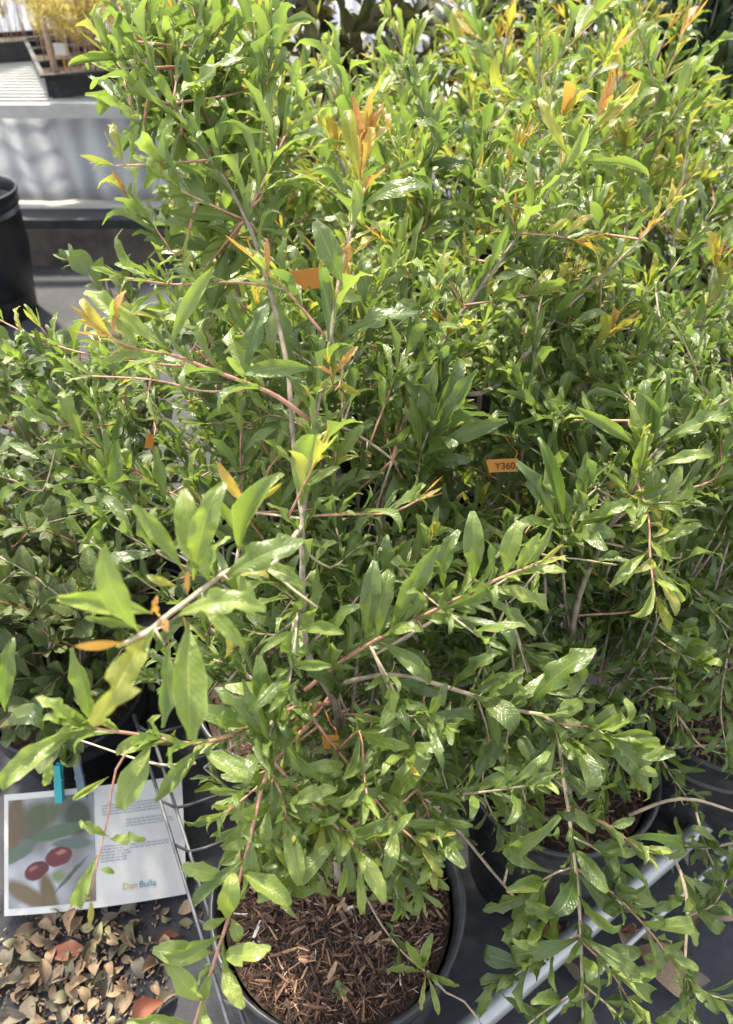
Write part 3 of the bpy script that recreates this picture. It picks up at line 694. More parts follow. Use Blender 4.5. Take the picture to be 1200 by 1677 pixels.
    (3, [(0.3653, 0.3788, 0.3024), (0.3869, 0.3789, 0.3336), (0.4005, 0.3964, 0.3544)], 0.0016, 0.001, 0.044, 0.022, 'd', 'narrow', 0.1, 1, 0.0),
    (3, [(0.3543, 0.3266, 0.2712), (0.3713, 0.3062, 0.2781), (0.4029, 0.2983, 0.2843)], 0.0016, 0.001, 0.05, 0.02, 'd', 'narrow', 0.1, 1, 0.0),
    (3, [(0.3921, 0.4754, 0.3552), (0.3978, 0.4331, 0.336), (0.4167, 0.3922, 0.3184)], 0.0016, 0.001, 0.042, 0.022, 'd', 'short', 0.1, 1, 0.0),
    (0, [(-0.2144, 0.8117, 1.1061), (-0.2021, 0.9052, 1.0613), (-0.215, 0.9192, 1.078), (-0.2394, 0.9607, 1.091)], 0.0017, 0.0009, 0.0648, 0.024, 'f', 'narrow', 0.25, 1.0, 0.0),
    (0, [(-0.1782, 0.7847, 1.0506), (-0.1729, 0.9176, 0.9925), (-0.1817, 0.9385, 1.0174), (-0.1884, 0.9882, 1.0371)], 0.0017, 0.0009, 0.0625, 0.024, 'f', 'narrow', 0.25, 1.0, 0.0),
    (0, [(-0.1782, 0.7847, 1.0506), (-0.1205, 0.8757, 1.0449), (-0.1147, 0.9017, 1.0759), (-0.1172, 0.9494, 1.1042)], 0.0017, 0.0009, 0.0526, 0.024, 't', 'narrow', 0.25, 1.0, 0.0),
    (0, [(-0.1699, 0.7792, 1.0402), (-0.1829, 0.8325, 1.0067), (-0.1658, 0.8496, 1.0271), (-0.1585, 0.8954, 1.0418)], 0.0017, 0.0009, 0.068, 0.024, 'f', 'narrow', 0.12, 1.0, 0.0),
    (0, [(-0.2086, 0.8065, 1.0961), (-0.2472, 0.9191, 1.0105), (-0.2673, 0.9449, 1.0413), (-0.2787, 0.952, 1.0749)], 0.0017, 0.0009, 0.0591, 0.024, 'f', 'narrow', 0.25, 1.0, 0.0),
    (0, [(-0.1541, 0.7237, 0.9857), (-0.1804, 0.7308, 0.9303), (-0.205, 0.7483, 0.9511), (-0.227, 0.7583, 0.9743)], 0.0017, 0.0009, 0.0572, 0.024, 't', 'narrow', 0.12, 1.0, 0.0),
    (0, [(-0.1782, 0.784, 1.0497), (-0.2007, 0.8213, 1.0034), (-0.2041, 0.8406, 1.0264), (-0.2074, 0.8708, 1.0473)], 0.0017, 0.0009, 0.0611, 0.024, 'f', 'narrow', 0.12, 1.0, 0.0),
    (0, [(-0.2144, 0.8117, 1.1061), (-0.2147, 0.8857, 1.0745), (-0.219, 0.9097, 1.1031), (-0.212, 0.8963, 1.1353)], 0.0017, 0.0009, 0.0542, 0.024, 'f', 'narrow', 0.12, 1.0, 0.0),
    (0, [(-0.1978, 0.7815, 1.0585), (-0.219, 0.8127, 1.0193), (-0.2293, 0.8308, 1.0409), (-0.2383, 0.8535, 1.0617)], 0.0017, 0.0009, 0.0568, 0.024, 'f', 'narrow', 0.12, 1.0, 0.0),
    (0, [(-0.1141, 0.7375, 0.9633), (-0.0992, 0.7878, 0.9183), (-0.1117, 0.8118, 0.9469), (-0.1234, 0.852, 0.9707)], 0.0017, 0.0009, 0.0544, 0.024, 'f', 'narrow', 0.12, 1.0, 0.0),
    (0, [(-0.1967, 0.7972, 1.0772), (-0.2011, 0.9105, 1.0234), (-0.2244, 0.9311, 1.048), (-0.2415, 0.936, 1.0751)], 0.0017, 0.0009, 0.0655, 0.024, 'f', 'narrow', 0.25, 1.0, 0.0),
    (0, [(-0.1532, 0.7683, 1.0194), (-0.1496, 0.8174, 0.9978), (-0.1546, 0.834, 1.0176), (-0.1535, 0.8008, 1.048)], 0.0017, 0.0009, 0.0617, 0.024, 'f', 'narrow', 0.12, 1.0, 0.0),
    (0, [(-0.1449, 0.7629, 1.009), (-0.1547, 0.8537, 0.9592), (-0.1454, 0.8694, 0.9779), (-0.1355, 0.9031, 0.9921)], 0.0017, 0.0009, 0.0689, 0.024, 't', 'narrow', 0.25, 1.0, 0.0),
    (0, [(-0.0827, 0.7608, 1.0143), (-0.0933, 0.8159, 0.9885), (-0.0872, 0.8313, 1.0068), (-0.0758, 0.8289, 1.0293)], 0.0017, 0.0009, 0.067, 0.024, 'f', 'narrow', 0.12, 1.0, 0.0),
    (0, [(-0.2086, 0.8065, 1.0961), (-0.1609, 0.895, 1.08), (-0.144, 0.9112, 1.0993), (-0.1272, 0.8898, 1.1228)], 0.0017, 0.0009, 0.0536, 0.024, 'f', 'narrow', 0.25, 1.0, 0.0),
    (0, [(-0.0772, 0.7652, 1.0234), (-0.1042, 0.825, 1.0265), (-0.0954, 0.853, 1.0599), (-0.0923, 0.8837, 1.0929)], 0.0017, 0.0009, 0.0639, 0.024, 'f', 'narrow', 0.12, 1.0, 0.0),
    (0, [(-0.1967, 0.7972, 1.0772), (-0.1602, 0.8775, 1.0685), (-0.1703, 0.9048, 1.1011), (-0.1835, 0.9611, 1.131)], 0.0017, 0.0009, 0.0628, 0.024, 't', 'narrow', 0.12, 1.0, 0.0),
    (0, [(-0.1699, 0.7792, 1.0402), (-0.1849, 0.8219, 1.0014), (-0.1907, 0.8483, 1.0329), (-0.1893, 0.8487, 1.0689)], 0.0017, 0.0009, 0.0599, 0.024, 'f', 'narrow', 0.12, 1.0, 0.0),
    (0, [(-0.109, 0.7411, 0.9715), (-0.0983, 0.7714, 0.9784), (-0.1095, 0.8168, 0.9897)], 0.0017, 0.0009, 0.0521, 0.024, 'f', 'narrow', 0.12, 1.0, 0.0),
    (0, [(-0.1532, 0.7683, 1.0194), (-0.1401, 0.8523, 0.9816), (-0.1313, 0.8731, 1.0064), (-0.1202, 0.9092, 1.0279)], 0.0017, 0.0009, 0.0538, 0.024, 't', 'narrow', 0.12, 1.0, 0.0),
    (0, [(-0.1967, 0.7972, 1.0772), (-0.1198, 0.9687, 1.0468), (-0.1216, 0.9992, 1.0831), (-0.1286, 1.0224, 1.1201)], 0.0017, 0.0009, 0.0546, 0.024, 't', 'narrow', 0.25, 1.0, 0.0),
    (0, [(-0.1152, 0.7364, 0.962), (-0.1539, 0.801, 0.9008), (-0.162, 0.8307, 0.9363), (-0.1606, 0.8449, 0.9763)], 0.0017, 0.0009, 0.0635, 0.024, 'f', 'narrow', 0.12, 1.0, 0.0),
    (0, [(-0.1152, 0.7364, 0.962), (-0.1726, 0.7987, 0.8882), (-0.1523, 0.8166, 0.9095), (-0.1341, 0.8459, 0.9267)], 0.0017, 0.0009, 0.0512, 0.024, 'f', 'narrow', 0.25, 1.0, 0.0),
    (0, [(-0.1967, 0.7972, 1.0772), (-0.1216, 0.932, 1.0611), (-0.1086, 0.9582, 1.0924), (-0.0887, 0.9542, 1.1266)], 0.0017, 0.0009, 0.0598, 0.024, 'f', 'narrow', 0.25, 1.0, 0.0),
    (0, [(-0.2342, 0.8326, 1.1388), (-0.2308, 0.9389, 1.0525), (-0.2362, 0.9627, 1.0808), (-0.2426, 0.9682, 1.1111)], 0.0017, 0.0009, 0.065, 0.024, 'f', 'narrow', 0.25, 1.0, 0.0),
    (0, [(-0.1894, 0.7096, 0.8211), (-0.1529, 0.7885, 0.8698), (-0.1623, 0.8116, 0.8972), (-0.1642, 0.7938, 0.9391)], 0.0017, 0.0009, 0.0577, 0.024, 'f', 'narrow', 0.12, 1.0, 0.0),
    (0, [(-0.1803, 0.7293, 0.8333), (-0.1333, 0.7295, 0.7841), (-0.1186, 0.7532, 0.8123), (-0.1102, 0.7976, 0.8304)], 0.0017, 0.0009, 0.0494, 0.024, 'f', 'narrow', 0.12, 1.0, 0.0),
    (0, [(-0.1712, 0.749, 0.8455), (-0.1558, 0.7788, 0.7701), (-0.1651, 0.8045, 0.8007), (-0.1713, 0.8223, 0.8349)], 0.0017, 0.0009, 0.0544, 0.024, 'm', 'narrow', 0.12, 1.0, 0.0),
    (0, [(0.0379, 0.4803, 0.5478), (0.0197, 0.5654, 0.5555), (0.008, 0.5904, 0.5853), (-0.0101, 0.5975, 0.6325)], 0.0017, 0.0009, 0.0574, 0.024, 'f', 'narrow', 0.12, 1.0, 0.0),
    (0, [(-0.1417, 0.484, 0.6222), (-0.1054, 0.6089, 0.5674), (-0.1123, 0.6331, 0.5963), (-0.1182, 0.6286, 0.6512)], 0.0017, 0.0009, 0.0556, 0.024, 'f', 'narrow', 0.25, 1.0, 0.0),
    (0, [(-0.1178, 0.6585, 0.7835), (-0.0929, 0.6833, 0.7012), (-0.1044, 0.7084, 0.7311), (-0.119, 0.7102, 0.7755)], 0.0017, 0.0009, 0.0527, 0.024, 'f', 'narrow', 0.12, 1.0, 0.0),
    (0, [(0.018, 0.4862, 0.6404), (-0.0041, 0.5277, 0.6474), (-0.0182, 0.5545, 0.6793), (-0.0294, 0.5635, 0.7268)], 0.0017, 0.0009, 0.0523, 0.024, 'm', 'narrow', 0.12, 1.0, 0.0),
    (0, [(0.0268, 0.6431, 0.7496), (-0.024, 0.6821, 0.6627), (0.0004, 0.6974, 0.6809), (0.032, 0.7248, 0.6903)], 0.0017, 0.0009, 0.0525, 0.024, 'f', 'narrow', 0.25, 1.0, 0.0),
    (0, [(0.0, 0.4762, 0.6363), (-0.0074, 0.5063, 0.6219), (-0.0429, 0.5246, 0.6438), (-0.0745, 0.5175, 0.6916)], 0.0017, 0.0009, 0.0647, 0.024, 'm', 'narrow', 0.12, 1.0, 0.0),
    (0, [(0.018, 0.4862, 0.6404), (-0.0185, 0.5631, 0.6333), (-0.0425, 0.577, 0.6499), (-0.0724, 0.5893, 0.6678)], 0.0017, 0.0009, 0.0615, 0.024, 'f', 'narrow', 0.12, 1.0, 0.0),
    (0, [(-0.1236, 0.5901, 0.7253), (-0.0845, 0.6076, 0.628), (-0.0868, 0.6315, 0.6565), (-0.0907, 0.6664, 0.676)], 0.0017, 0.0009, 0.0662, 0.024, 'f', 'narrow', 0.25, 1.0, 0.0),
    (0, [(-0.108, 0.5816, 0.7308), (-0.0958, 0.6119, 0.7636), (-0.0732, 0.6299, 0.785), (-0.0526, 0.6525, 0.8035)], 0.0017, 0.0009, 0.0556, 0.024, 'f', 'narrow', 0.12, 1.0, 0.0),
    (0, [(-0.024, 0.6356, 0.7951), (-0.0164, 0.6689, 0.8179), (-0.0536, 0.6848, 0.837), (-0.0952, 0.7222, 0.8448)], 0.0017, 0.0009, 0.0547, 0.024, 'm', 'narrow', 0.12, 1.0, 0.0),
    (0, [(0.0268, 0.6431, 0.7496), (0.0168, 0.6767, 0.6848), (0.0223, 0.7034, 0.7167), (0.0197, 0.6923, 0.7729)], 0.0017, 0.0009, 0.0505, 0.024, 'm', 'narrow', 0.12, 1.0, 0.0),
    (0, [(0.0268, 0.6431, 0.7496), (0.0698, 0.7676, 0.7557), (0.0525, 0.7923, 0.7851), (0.0404, 0.8417, 0.8024)], 0.0017, 0.0009, 0.0584, 0.024, 'm', 'narrow', 0.25, 1.0, 0.0),
    (0, [(0.0268, 0.6431, 0.7496), (0.0166, 0.7798, 0.7308), (0.0451, 0.7945, 0.7482), (0.0728, 0.8272, 0.7556)], 0.0017, 0.0009, 0.0599, 0.024, 'f', 'narrow', 0.25, 1.0, 0.0),
    (0, [(0.054, 0.5061, 0.6486), (0.0026, 0.6243, 0.6185), (-0.0362, 0.6424, 0.6401), (-0.0765, 0.6662, 0.6568)], 0.0017, 0.0009, 0.0614, 0.024, 'f', 'narrow', 0.25, 1.0, 0.0),
    (0, [(0.0268, 0.6431, 0.7496), (0.0479, 0.7167, 0.7893), (0.0654, 0.7342, 0.8101), (0.0838, 0.7431, 0.8354)], 0.0017, 0.0009, 0.0521, 0.024, 'f', 'narrow', 0.12, 1.0, 0.0),
    (0, [(-0.108, 0.5816, 0.7308), (-0.0442, 0.6233, 0.7051), (-0.0344, 0.6418, 0.7271), (-0.0303, 0.6234, 0.7753)], 0.0017, 0.0009, 0.0541, 0.024, 'f', 'narrow', 0.12, 1.0, 0.0),
    (0, [(-0.1417, 0.484, 0.6222), (-0.1626, 0.5207, 0.6202), (-0.1361, 0.5416, 0.6451), (-0.1079, 0.5738, 0.6588)], 0.0017, 0.0009, 0.0589, 0.024, 'f', 'narrow', 0.12, 1.0, 0.0),
    (0, [(0.0268, 0.6431, 0.7496), (0.0607, 0.6964, 0.6472), (0.0669, 0.7262, 0.6828), (0.0715, 0.7725, 0.7075)], 0.0017, 0.0009, 0.0614, 0.024, 'f', 'narrow', 0.25, 1.0, 0.0),
    (0, [(0.072, 0.5161, 0.6527), (0.0408, 0.5942, 0.5996), (0.0697, 0.6124, 0.6213), (0.1045, 0.6475, 0.6275)], 0.0017, 0.0009, 0.0606, 0.024, 'f', 'narrow', 0.12, 1.0, 0.0),
    (0, [(-0.024, 0.6356, 0.7951), (-0.0244, 0.7732, 0.8018), (-0.0027, 0.7999, 0.8336), (0.0222, 0.8294, 0.8642)], 0.0017, 0.0009, 0.0649, 0.024, 'f', 'narrow', 0.25, 1.0, 0.0),
    (0, [(0.054, 0.5061, 0.6486), (0.0337, 0.5433, 0.6644), (0.0535, 0.5603, 0.6847), (0.0628, 0.5463, 0.7328)], 0.0017, 0.0009, 0.05, 0.024, 'f', 'narrow', 0.12, 1.0, 0.0),
    (0, [(-0.024, 0.4621, 0.5883), (-0.0415, 0.5363, 0.5889), (-0.009, 0.5535, 0.6094), (0.0225, 0.5637, 0.6373)], 0.0017, 0.0009, 0.0597, 0.024, 'm', 'narrow', 0.12, 1.0, 0.0),
    (0, [(-0.1705, 0.6155, 0.7089), (-0.1637, 0.5989, 0.6676), (-0.1697, 0.617, 0.6892), (-0.1704, 0.6153, 0.7266)], 0.0017, 0.0009, 0.0648, 0.024, 'f', 'narrow', 0.12, 1.0, 0.0),
    (0, [(0.0032, 0.6378, 0.7743), (0.0359, 0.708, 0.8251), (0.0605, 0.7344, 0.8565), (0.08, 0.7811, 0.8791)], 0.0017, 0.0009, 0.0495, 0.024, 'f', 'narrow', 0.12, 1.0, 0.0),
    (0, [(-0.2033, 0.6311, 0.7159), (-0.1521, 0.7364, 0.6937), (-0.1773, 0.7637, 0.7262), (-0.1948, 0.768, 0.772)], 0.0017, 0.0009, 0.0598, 0.024, 'm', 'narrow', 0.25, 1.0, 0.0),
    (0, [(-0.1236, 0.5901, 0.7253), (-0.1255, 0.625, 0.7666), (-0.1239, 0.6432, 0.7964)], 0.0017, 0.0009, 0.0529, 0.024, 'f', 'narrow', 0.12, 1.0, 0.0),
    (0, [(-0.0837, 0.6372, 0.8048), (-0.0599, 0.6583, 0.8178), (-0.0897, 0.6777, 0.8408), (-0.1187, 0.6716, 0.877)], 0.0017, 0.0009, 0.0564, 0.024, 'f', 'narrow', 0.12, 1.0, 0.0),
    (0, [(0.0268, 0.6431, 0.7496), (0.0638, 0.7071, 0.6935), (0.0827, 0.7253, 0.7153), (0.0982, 0.7072, 0.7607)], 0.0017, 0.0009, 0.0599, 0.024, 'f', 'narrow', 0.12, 1.0, 0.0),
    (0, [(0.0268, 0.6431, 0.7496), (0.0603, 0.7701, 0.7666), (0.0963, 0.7917, 0.7924), (0.1334, 0.7794, 0.8348)], 0.0017, 0.0009, 0.053, 0.024, 'f', 'narrow', 0.25, 1.0, 0.0),
    (0, [(0.0139, 0.4749, 0.5998), (-0.0061, 0.5723, 0.5954), (0.0227, 0.5876, 0.6137), (0.043, 0.5932, 0.6414)], 0.0017, 0.0009, 0.0522, 0.024, 'm', 'narrow', 0.12, 1.0, 0.0),
    (0, [(-0.1529, 0.7885, 0.8698), (-0.0473, 0.7839, 0.7733), (-0.0317, 0.8133, 0.8084), (-0.0102, 0.8394, 0.8448)], 0.0017, 0.0009, 0.0623, 0.024, 'f', 'narrow', 0.25, 1.0, 0.0),
    (0, [(0.0268, 0.6431, 0.7496), (0.0416, 0.7541, 0.7575), (0.0778, 0.7703, 0.7769), (0.114, 0.7547, 0.8135)], 0.0017, 0.0009, 0.0499, 0.024, 'f', 'narrow', 0.25, 1.0, 0.0),
    (0, [(0.0268, 0.6431, 0.7496), (-0.0166, 0.6365, 0.6045), (-0.0487, 0.6616, 0.6344), (-0.0815, 0.6579, 0.6876)], 0.0017, 0.0009, 0.0502, 0.024, 'm', 'narrow', 0.25, 1.0, 0.0),
    (0, [(0.1215, 0.5404, 0.6662), (0.0731, 0.6726, 0.5956), (0.116, 0.6926, 0.6194), (0.1571, 0.7175, 0.6393)], 0.0017, 0.0009, 0.064, 0.024, 'm', 'narrow', 0.25, 1.0, 0.0),
    (0, [(0.0215, 0.3479, 0.5767), (0.0461, 0.3784, 0.5709), (0.0553, 0.3645, 0.5544), (0.0632, 0.3387, 0.5611)], 0.0017, 0.0009, 0.0466, 0.024, 'f', 'narrow', 0.12, 1.0, 0.0),
    (0, [(0.0026, 0.4547, 0.6845), (0.0295, 0.4101, 0.6534), (0.0181, 0.3993, 0.6406), (0.0106, 0.3862, 0.6313)], 0.0017, 0.0009, 0.0498, 0.024, 'm', 'narrow', 0.12, 1.0, 0.0),
    (0, [(-0.0262, 0.3958, 0.6066), (-0.0462, 0.36, 0.6014), (-0.0572, 0.3256, 0.6151)], 0.0017, 0.0009, 0.0411, 0.024, 'f', 'narrow', 0.12, 1.0, 0.0),
    (0, [(-0.0314, 0.4393, 0.5301), (-0.0713, 0.3983, 0.5314), (-0.0489, 0.3931, 0.5252), (-0.0223, 0.3638, 0.5629)], 0.0017, 0.0009, 0.0512, 0.024, 'm', 'narrow', 0.12, 1.0, 0.0),
    (0, [(-0.0314, 0.4393, 0.5301), (-0.0749, 0.3796, 0.5304), (-0.0786, 0.3686, 0.5172), (-0.0821, 0.3604, 0.4984)], 0.0017, 0.0009, 0.0515, 0.024, 'f', 'narrow', 0.12, 1.0, 0.0),
    (0, [(-0.0123, 0.3825, 0.5985), (0.0232, 0.4119, 0.6224), (0.0279, 0.4017, 0.6102), (0.0348, 0.367, 0.637)], 0.0017, 0.0009, 0.0505, 0.024, 'f', 'narrow', 0.12, 1.0, 0.0),
    (0, [(-0.0297, 0.4408, 0.563), (-0.0716, 0.404, 0.5626), (-0.0607, 0.3876, 0.5431), (-0.0458, 0.3468, 0.5695)], 0.0017, 0.0009, 0.0523, 0.024, 'f', 'narrow', 0.12, 1.0, 0.0),
    (0, [(-0.028, 0.4424, 0.596), (0.0073, 0.4365, 0.6004), (-0.0064, 0.4205, 0.5813), (-0.0182, 0.4007, 0.5683)], 0.0017, 0.0009, 0.0513, 0.024, 'f', 'narrow', 0.12, 1.0, 0.0),
    (0, [(0.0635, 0.4398, 0.554), (0.0457, 0.3992, 0.5621), (0.0372, 0.3829, 0.5427), (0.0365, 0.3803, 0.4973)], 0.0017, 0.0009, 0.043, 0.024, 'f', 'narrow', 0.12, 1.0, 0.0),
    (0, [(0.0566, 0.4594, 0.5929), (0.0494, 0.4228, 0.6091), (0.0326, 0.409, 0.5927), (0.009, 0.3939, 0.5784)], 0.0017, 0.0009, 0.0429, 0.024, 'f', 'narrow', 0.12, 1.0, 0.0),
    (0, [(-0.0889, 0.3663, 0.6103), (-0.0781, 0.3851, 0.5516), (-0.0874, 0.3659, 0.5287), (-0.0912, 0.3498, 0.4991)], 0.0017, 0.0009, 0.0528, 0.024, 'f', 'narrow', 0.12, 1.0, 0.0),
    (0, [(-0.0262, 0.3958, 0.6066), (-0.006, 0.3894, 0.6466), (-0.0031, 0.3721, 0.626), (0.0002, 0.337, 0.6359)], 0.0017, 0.0009, 0.0449, 0.024, 'f', 'narrow', 0.12, 1.0, 0.0),
    (0, [(0.0026, 0.4547, 0.6845), (0.0286, 0.4077, 0.6529), (0.0448, 0.4038, 0.6482), (0.0576, 0.3867, 0.6625)], 0.0017, 0.0009, 0.054, 0.024, 'm', 'narrow', 0.12, 1.0, 0.0),
    (0, [(-0.0761, 0.3793, 0.618), (-0.0814, 0.3627, 0.6105), (-0.0805, 0.3307, 0.6149)], 0.0017, 0.0009, 0.0546, 0.024, 'f', 'narrow', 0.12, 1.0, 0.0),
    (0, [(-0.0332, 0.4377, 0.4971), (-0.0714, 0.404, 0.5024), (-0.0548, 0.4019, 0.4999), (-0.0329, 0.374, 0.544)], 0.0017, 0.0009, 0.0483, 0.024, 'm', 'narrow', 0.12, 1.0, 0.0),
    (0, [(-0.0825, 0.3728, 0.6141), (-0.1028, 0.3825, 0.5859), (-0.1123, 0.3753, 0.569)], 0.0017, 0.0009, 0.0417, 0.024, 'f', 'narrow', 0.12, 1.0, 0.0),
    (0, [(-0.0462, 0.36, 0.6014), (-0.0293, 0.3493, 0.5826), (-0.0197, 0.3282, 0.593)], 0.0017, 0.0009, 0.0472, 0.024, 'f', 'narrow', 0.12, 1.0, 0.0),
    (0, [(-0.029, 0.3711, 0.5535), (-0.0205, 0.3538, 0.5338), (-0.0313, 0.334, 0.554)], 0.0017, 0.0009, 0.0498, 0.024, 'f', 'narrow', 0.12, 1.0, 0.0),
    (0, [(0.0484, 0.3749, 0.5668), (0.0606, 0.3523, 0.558), (0.0545, 0.3299, 0.5528)], 0.0017, 0.0009, 0.0529, 0.024, 'f', 'narrow', 0.12, 1.0, 0.0),
    (0, [(0.008, 0.3619, 0.5856), (0.008, 0.3379, 0.5593), (0.0202, 0.3325, 0.5402)], 0.0017, 0.0009, 0.0453, 0.024, 'f', 'narrow', 0.12, 1.0, 0.0),
    (0, [(-0.0804, 0.3803, 0.5459), (-0.0772, 0.3778, 0.5236), (-0.0643, 0.3622, 0.5164)], 0.0017, 0.0009, 0.0428, 0.024, 'f', 'narrow', 0.12, 1.0, 0.0),
    (0, [(-0.0786, 0.3686, 0.5172), (-0.0705, 0.3433, 0.4999), (-0.0711, 0.3124, 0.5189)], 0.0017, 0.0009, 0.0528, 0.024, 'f', 'narrow', 0.12, 1.0, 0.0),
    (0, [(-0.0356, 0.3785, 0.544), (-0.0055, 0.3821, 0.5303), (0.0051, 0.3526, 0.5508)], 0.0017, 0.0009, 0.0442, 0.024, 'f', 'narrow', 0.12, 1.0, 0.0),
    (0, [(-0.0439, 0.388, 0.522), (-0.0535, 0.3588, 0.5019), (-0.0511, 0.3352, 0.5088)], 0.0017, 0.0009, 0.0416, 0.024, 'f', 'narrow', 0.12, 1.0, 0.0),
    (0, [(-0.0883, 0.3619, 0.5213), (-0.1152, 0.3408, 0.5365), (-0.1082, 0.329, 0.5225), (-0.1031, 0.33, 0.4801)], 0.0017, 0.0009, 0.0439, 0.024, 'f', 'narrow', 0.12, 1.0, 0.0),
    (0, [(-0.1099, 0.3771, 0.5732), (-0.1198, 0.375, 0.5419), (-0.1177, 0.3623, 0.5268), (-0.1187, 0.3617, 0.4872)], 0.0017, 0.0009, 0.0492, 0.024, 'f', 'narrow', 0.12, 1.0, 0.0),
    (0, [(-0.0795, 0.3665, 0.5125), (-0.0757, 0.3581, 0.5072), (-0.0629, 0.331, 0.5402)], 0.0017, 0.0009, 0.0432, 0.024, 'm', 'narrow', 0.12, 1.0, 0.0),
    (0, [(0.0171, 0.3338, 0.545), (0.024, 0.3295, 0.5053), (0.0279, 0.3085, 0.5089)], 0.0017, 0.0009, 0.0388, 0.024, 'm', 'narrow', 0.12, 1.0, 0.0),
    (0, [(0.0367, 0.381, 0.5087), (0.0349, 0.3639, 0.4666), (0.045, 0.3539, 0.4546), (0.0501, 0.3472, 0.4351)], 0.0017, 0.0009, 0.045, 0.024, 'f', 'narrow', 0.12, 1.0, 0.0),
    (0, [(0.0553, 0.3645, 0.5544), (0.0229, 0.3528, 0.5304), (0.0042, 0.3453, 0.5209)], 0.0017, 0.0009, 0.0405, 0.024, 'f', 'narrow', 0.12, 1.0, 0.0),
    (0, [(0.0368, 0.3816, 0.52), (0.031, 0.3645, 0.5159), (0.0423, 0.3541, 0.5151)], 0.0017, 0.0009, 0.0439, 0.024, 'f', 'narrow', 0.12, 1.0, 0.0),
    (0, [(0.037, 0.3823, 0.5313), (0.0394, 0.3485, 0.5218), (0.0521, 0.3234, 0.5451)], 0.0017, 0.0009, 0.0394, 0.024, 'm', 'narrow', 0.12, 1.0, 0.0),
    (0, [(0.0367, 0.381, 0.5087), (0.0176, 0.3765, 0.4599), (0.0344, 0.3679, 0.4497), (0.0496, 0.3491, 0.4618)], 0.0017, 0.0009, 0.0474, 0.024, 'f', 'narrow', 0.12, 1.0, 0.0),
    (0, [(0.0171, 0.3338, 0.545), (0.0125, 0.3371, 0.5243), (0.0181, 0.3297, 0.5127)], 0.0017, 0.0009, 0.0376, 0.024, 'm', 'narrow', 0.12, 1.0, 0.0),
    (0, [(-0.0808, 0.3804, 0.5663), (-0.0852, 0.3544, 0.5483), (-0.0866, 0.3339, 0.5608)], 0.0017, 0.0009, 0.0404, 0.024, 'f', 'narrow', 0.12, 1.0, 0.0),
    (0, [(-0.2242, 0.7206, 0.8186), (-0.2318, 0.704, 0.7885), (-0.2546, 0.716, 0.8028), (-0.2738, 0.7172, 0.8231)], 0.0017, 0.0009, 0.0527, 0.024, 'f', 'narrow', 0.12, 1.0, 0.0),
    (0, [(-0.3228, 0.6889, 0.7653), (-0.3226, 0.718, 0.7859), (-0.3478, 0.7282, 0.7981), (-0.3508, 0.695, 0.8345)], 0.0017, 0.0009, 0.0496, 0.024, 'm', 'narrow', 0.12, 1.0, 0.0),
    (0, [(-0.2751, 0.6673, 0.7435), (-0.2842, 0.7249, 0.6257), (-0.2916, 0.7513, 0.6571), (-0.2818, 0.744, 0.7115)], 0.0017, 0.0009, 0.0457, 0.024, 'm', 'narrow', 0.25, 1.0, 0.0),
    (0, [(-0.186, 0.7659, 0.7491), (-0.2147, 0.7879, 0.7325), (-0.1967, 0.8128, 0.7621), (-0.1736, 0.7956, 0.8132)], 0.0017, 0.0009, 0.0499, 0.024, 'f', 'narrow', 0.12, 1.0, 0.0),
    (0, [(-0.1649, 0.7101, 0.6993), (-0.2273, 0.7121, 0.6318), (-0.2508, 0.7282, 0.651), (-0.2864, 0.7568, 0.6609)], 0.0017, 0.0009, 0.0459, 0.024, 'f', 'narrow', 0.12, 1.0, 0.0),
    (0, [(-0.3228, 0.6889, 0.7653), (-0.3685, 0.6895, 0.6728), (-0.399, 0.6967, 0.6814), (-0.4296, 0.6922, 0.6988)], 0.0017, 0.0009, 0.0509, 0.024, 'm', 'narrow', 0.25, 1.0, 0.0),
    (0, [(-0.3079, 0.7459, 0.8177), (-0.3169, 0.7443, 0.7695), (-0.3358, 0.7673, 0.7969), (-0.3502, 0.7653, 0.8367)], 0.0017, 0.0009, 0.0569, 0.024, 'f', 'narrow', 0.12, 1.0, 0.0),
    (0, [(-0.3107, 0.6858, 0.7616), (-0.2977, 0.7913, 0.7009), (-0.2913, 0.819, 0.7339), (-0.2674, 0.8109, 0.786)], 0.0017, 0.0009, 0.0568, 0.024, 'f', 'narrow', 0.25, 1.0, 0.0),
    (0, [(-0.2589, 0.7315, 0.8161), (-0.2631, 0.7253, 0.7683), (-0.2772, 0.7459, 0.7929), (-0.2853, 0.7596, 0.8211)], 0.0017, 0.0009, 0.0571, 0.024, 'f', 'narrow', 0.12, 1.0, 0.0),
    (0, [(-0.3228, 0.6889, 0.7653), (-0.3451, 0.7163, 0.736), (-0.3612, 0.7343, 0.7574), (-0.3567, 0.7157, 0.8004)], 0.0017, 0.0009, 0.0568, 0.024, 'm', 'narrow', 0.12, 1.0, 0.0),
    (0, [(-0.2751, 0.6673, 0.7435), (-0.281, 0.7271, 0.62), (-0.3193, 0.7451, 0.6414), (-0.3491, 0.7543, 0.6691)], 0.0017, 0.0009, 0.059, 0.024, 'f', 'narrow', 0.25, 1.0, 0.0),
    (0, [(-0.3107, 0.6858, 0.7616), (-0.2953, 0.7173, 0.7811), (-0.3242, 0.7313, 0.7977), (-0.3442, 0.7384, 0.8181)], 0.0017, 0.0009, 0.0469, 0.024, 'm', 'narrow', 0.12, 1.0, 0.0),
    (0, [(-0.2848, 0.6733, 0.7467), (-0.2762, 0.7383, 0.6819), (-0.2821, 0.7678, 0.7171), (-0.3018, 0.8227, 0.7373)], 0.0017, 0.0009, 0.0454, 0.024, 'm', 'narrow', 0.12, 1.0, 0.0),
    (0, [(-0.2751, 0.6673, 0.7435), (-0.286, 0.6979, 0.781), (-0.3233, 0.7354, 0.7911)], 0.0017, 0.0009, 0.0521, 0.024, 'm', 'narrow', 0.12, 1.0, 0.0),
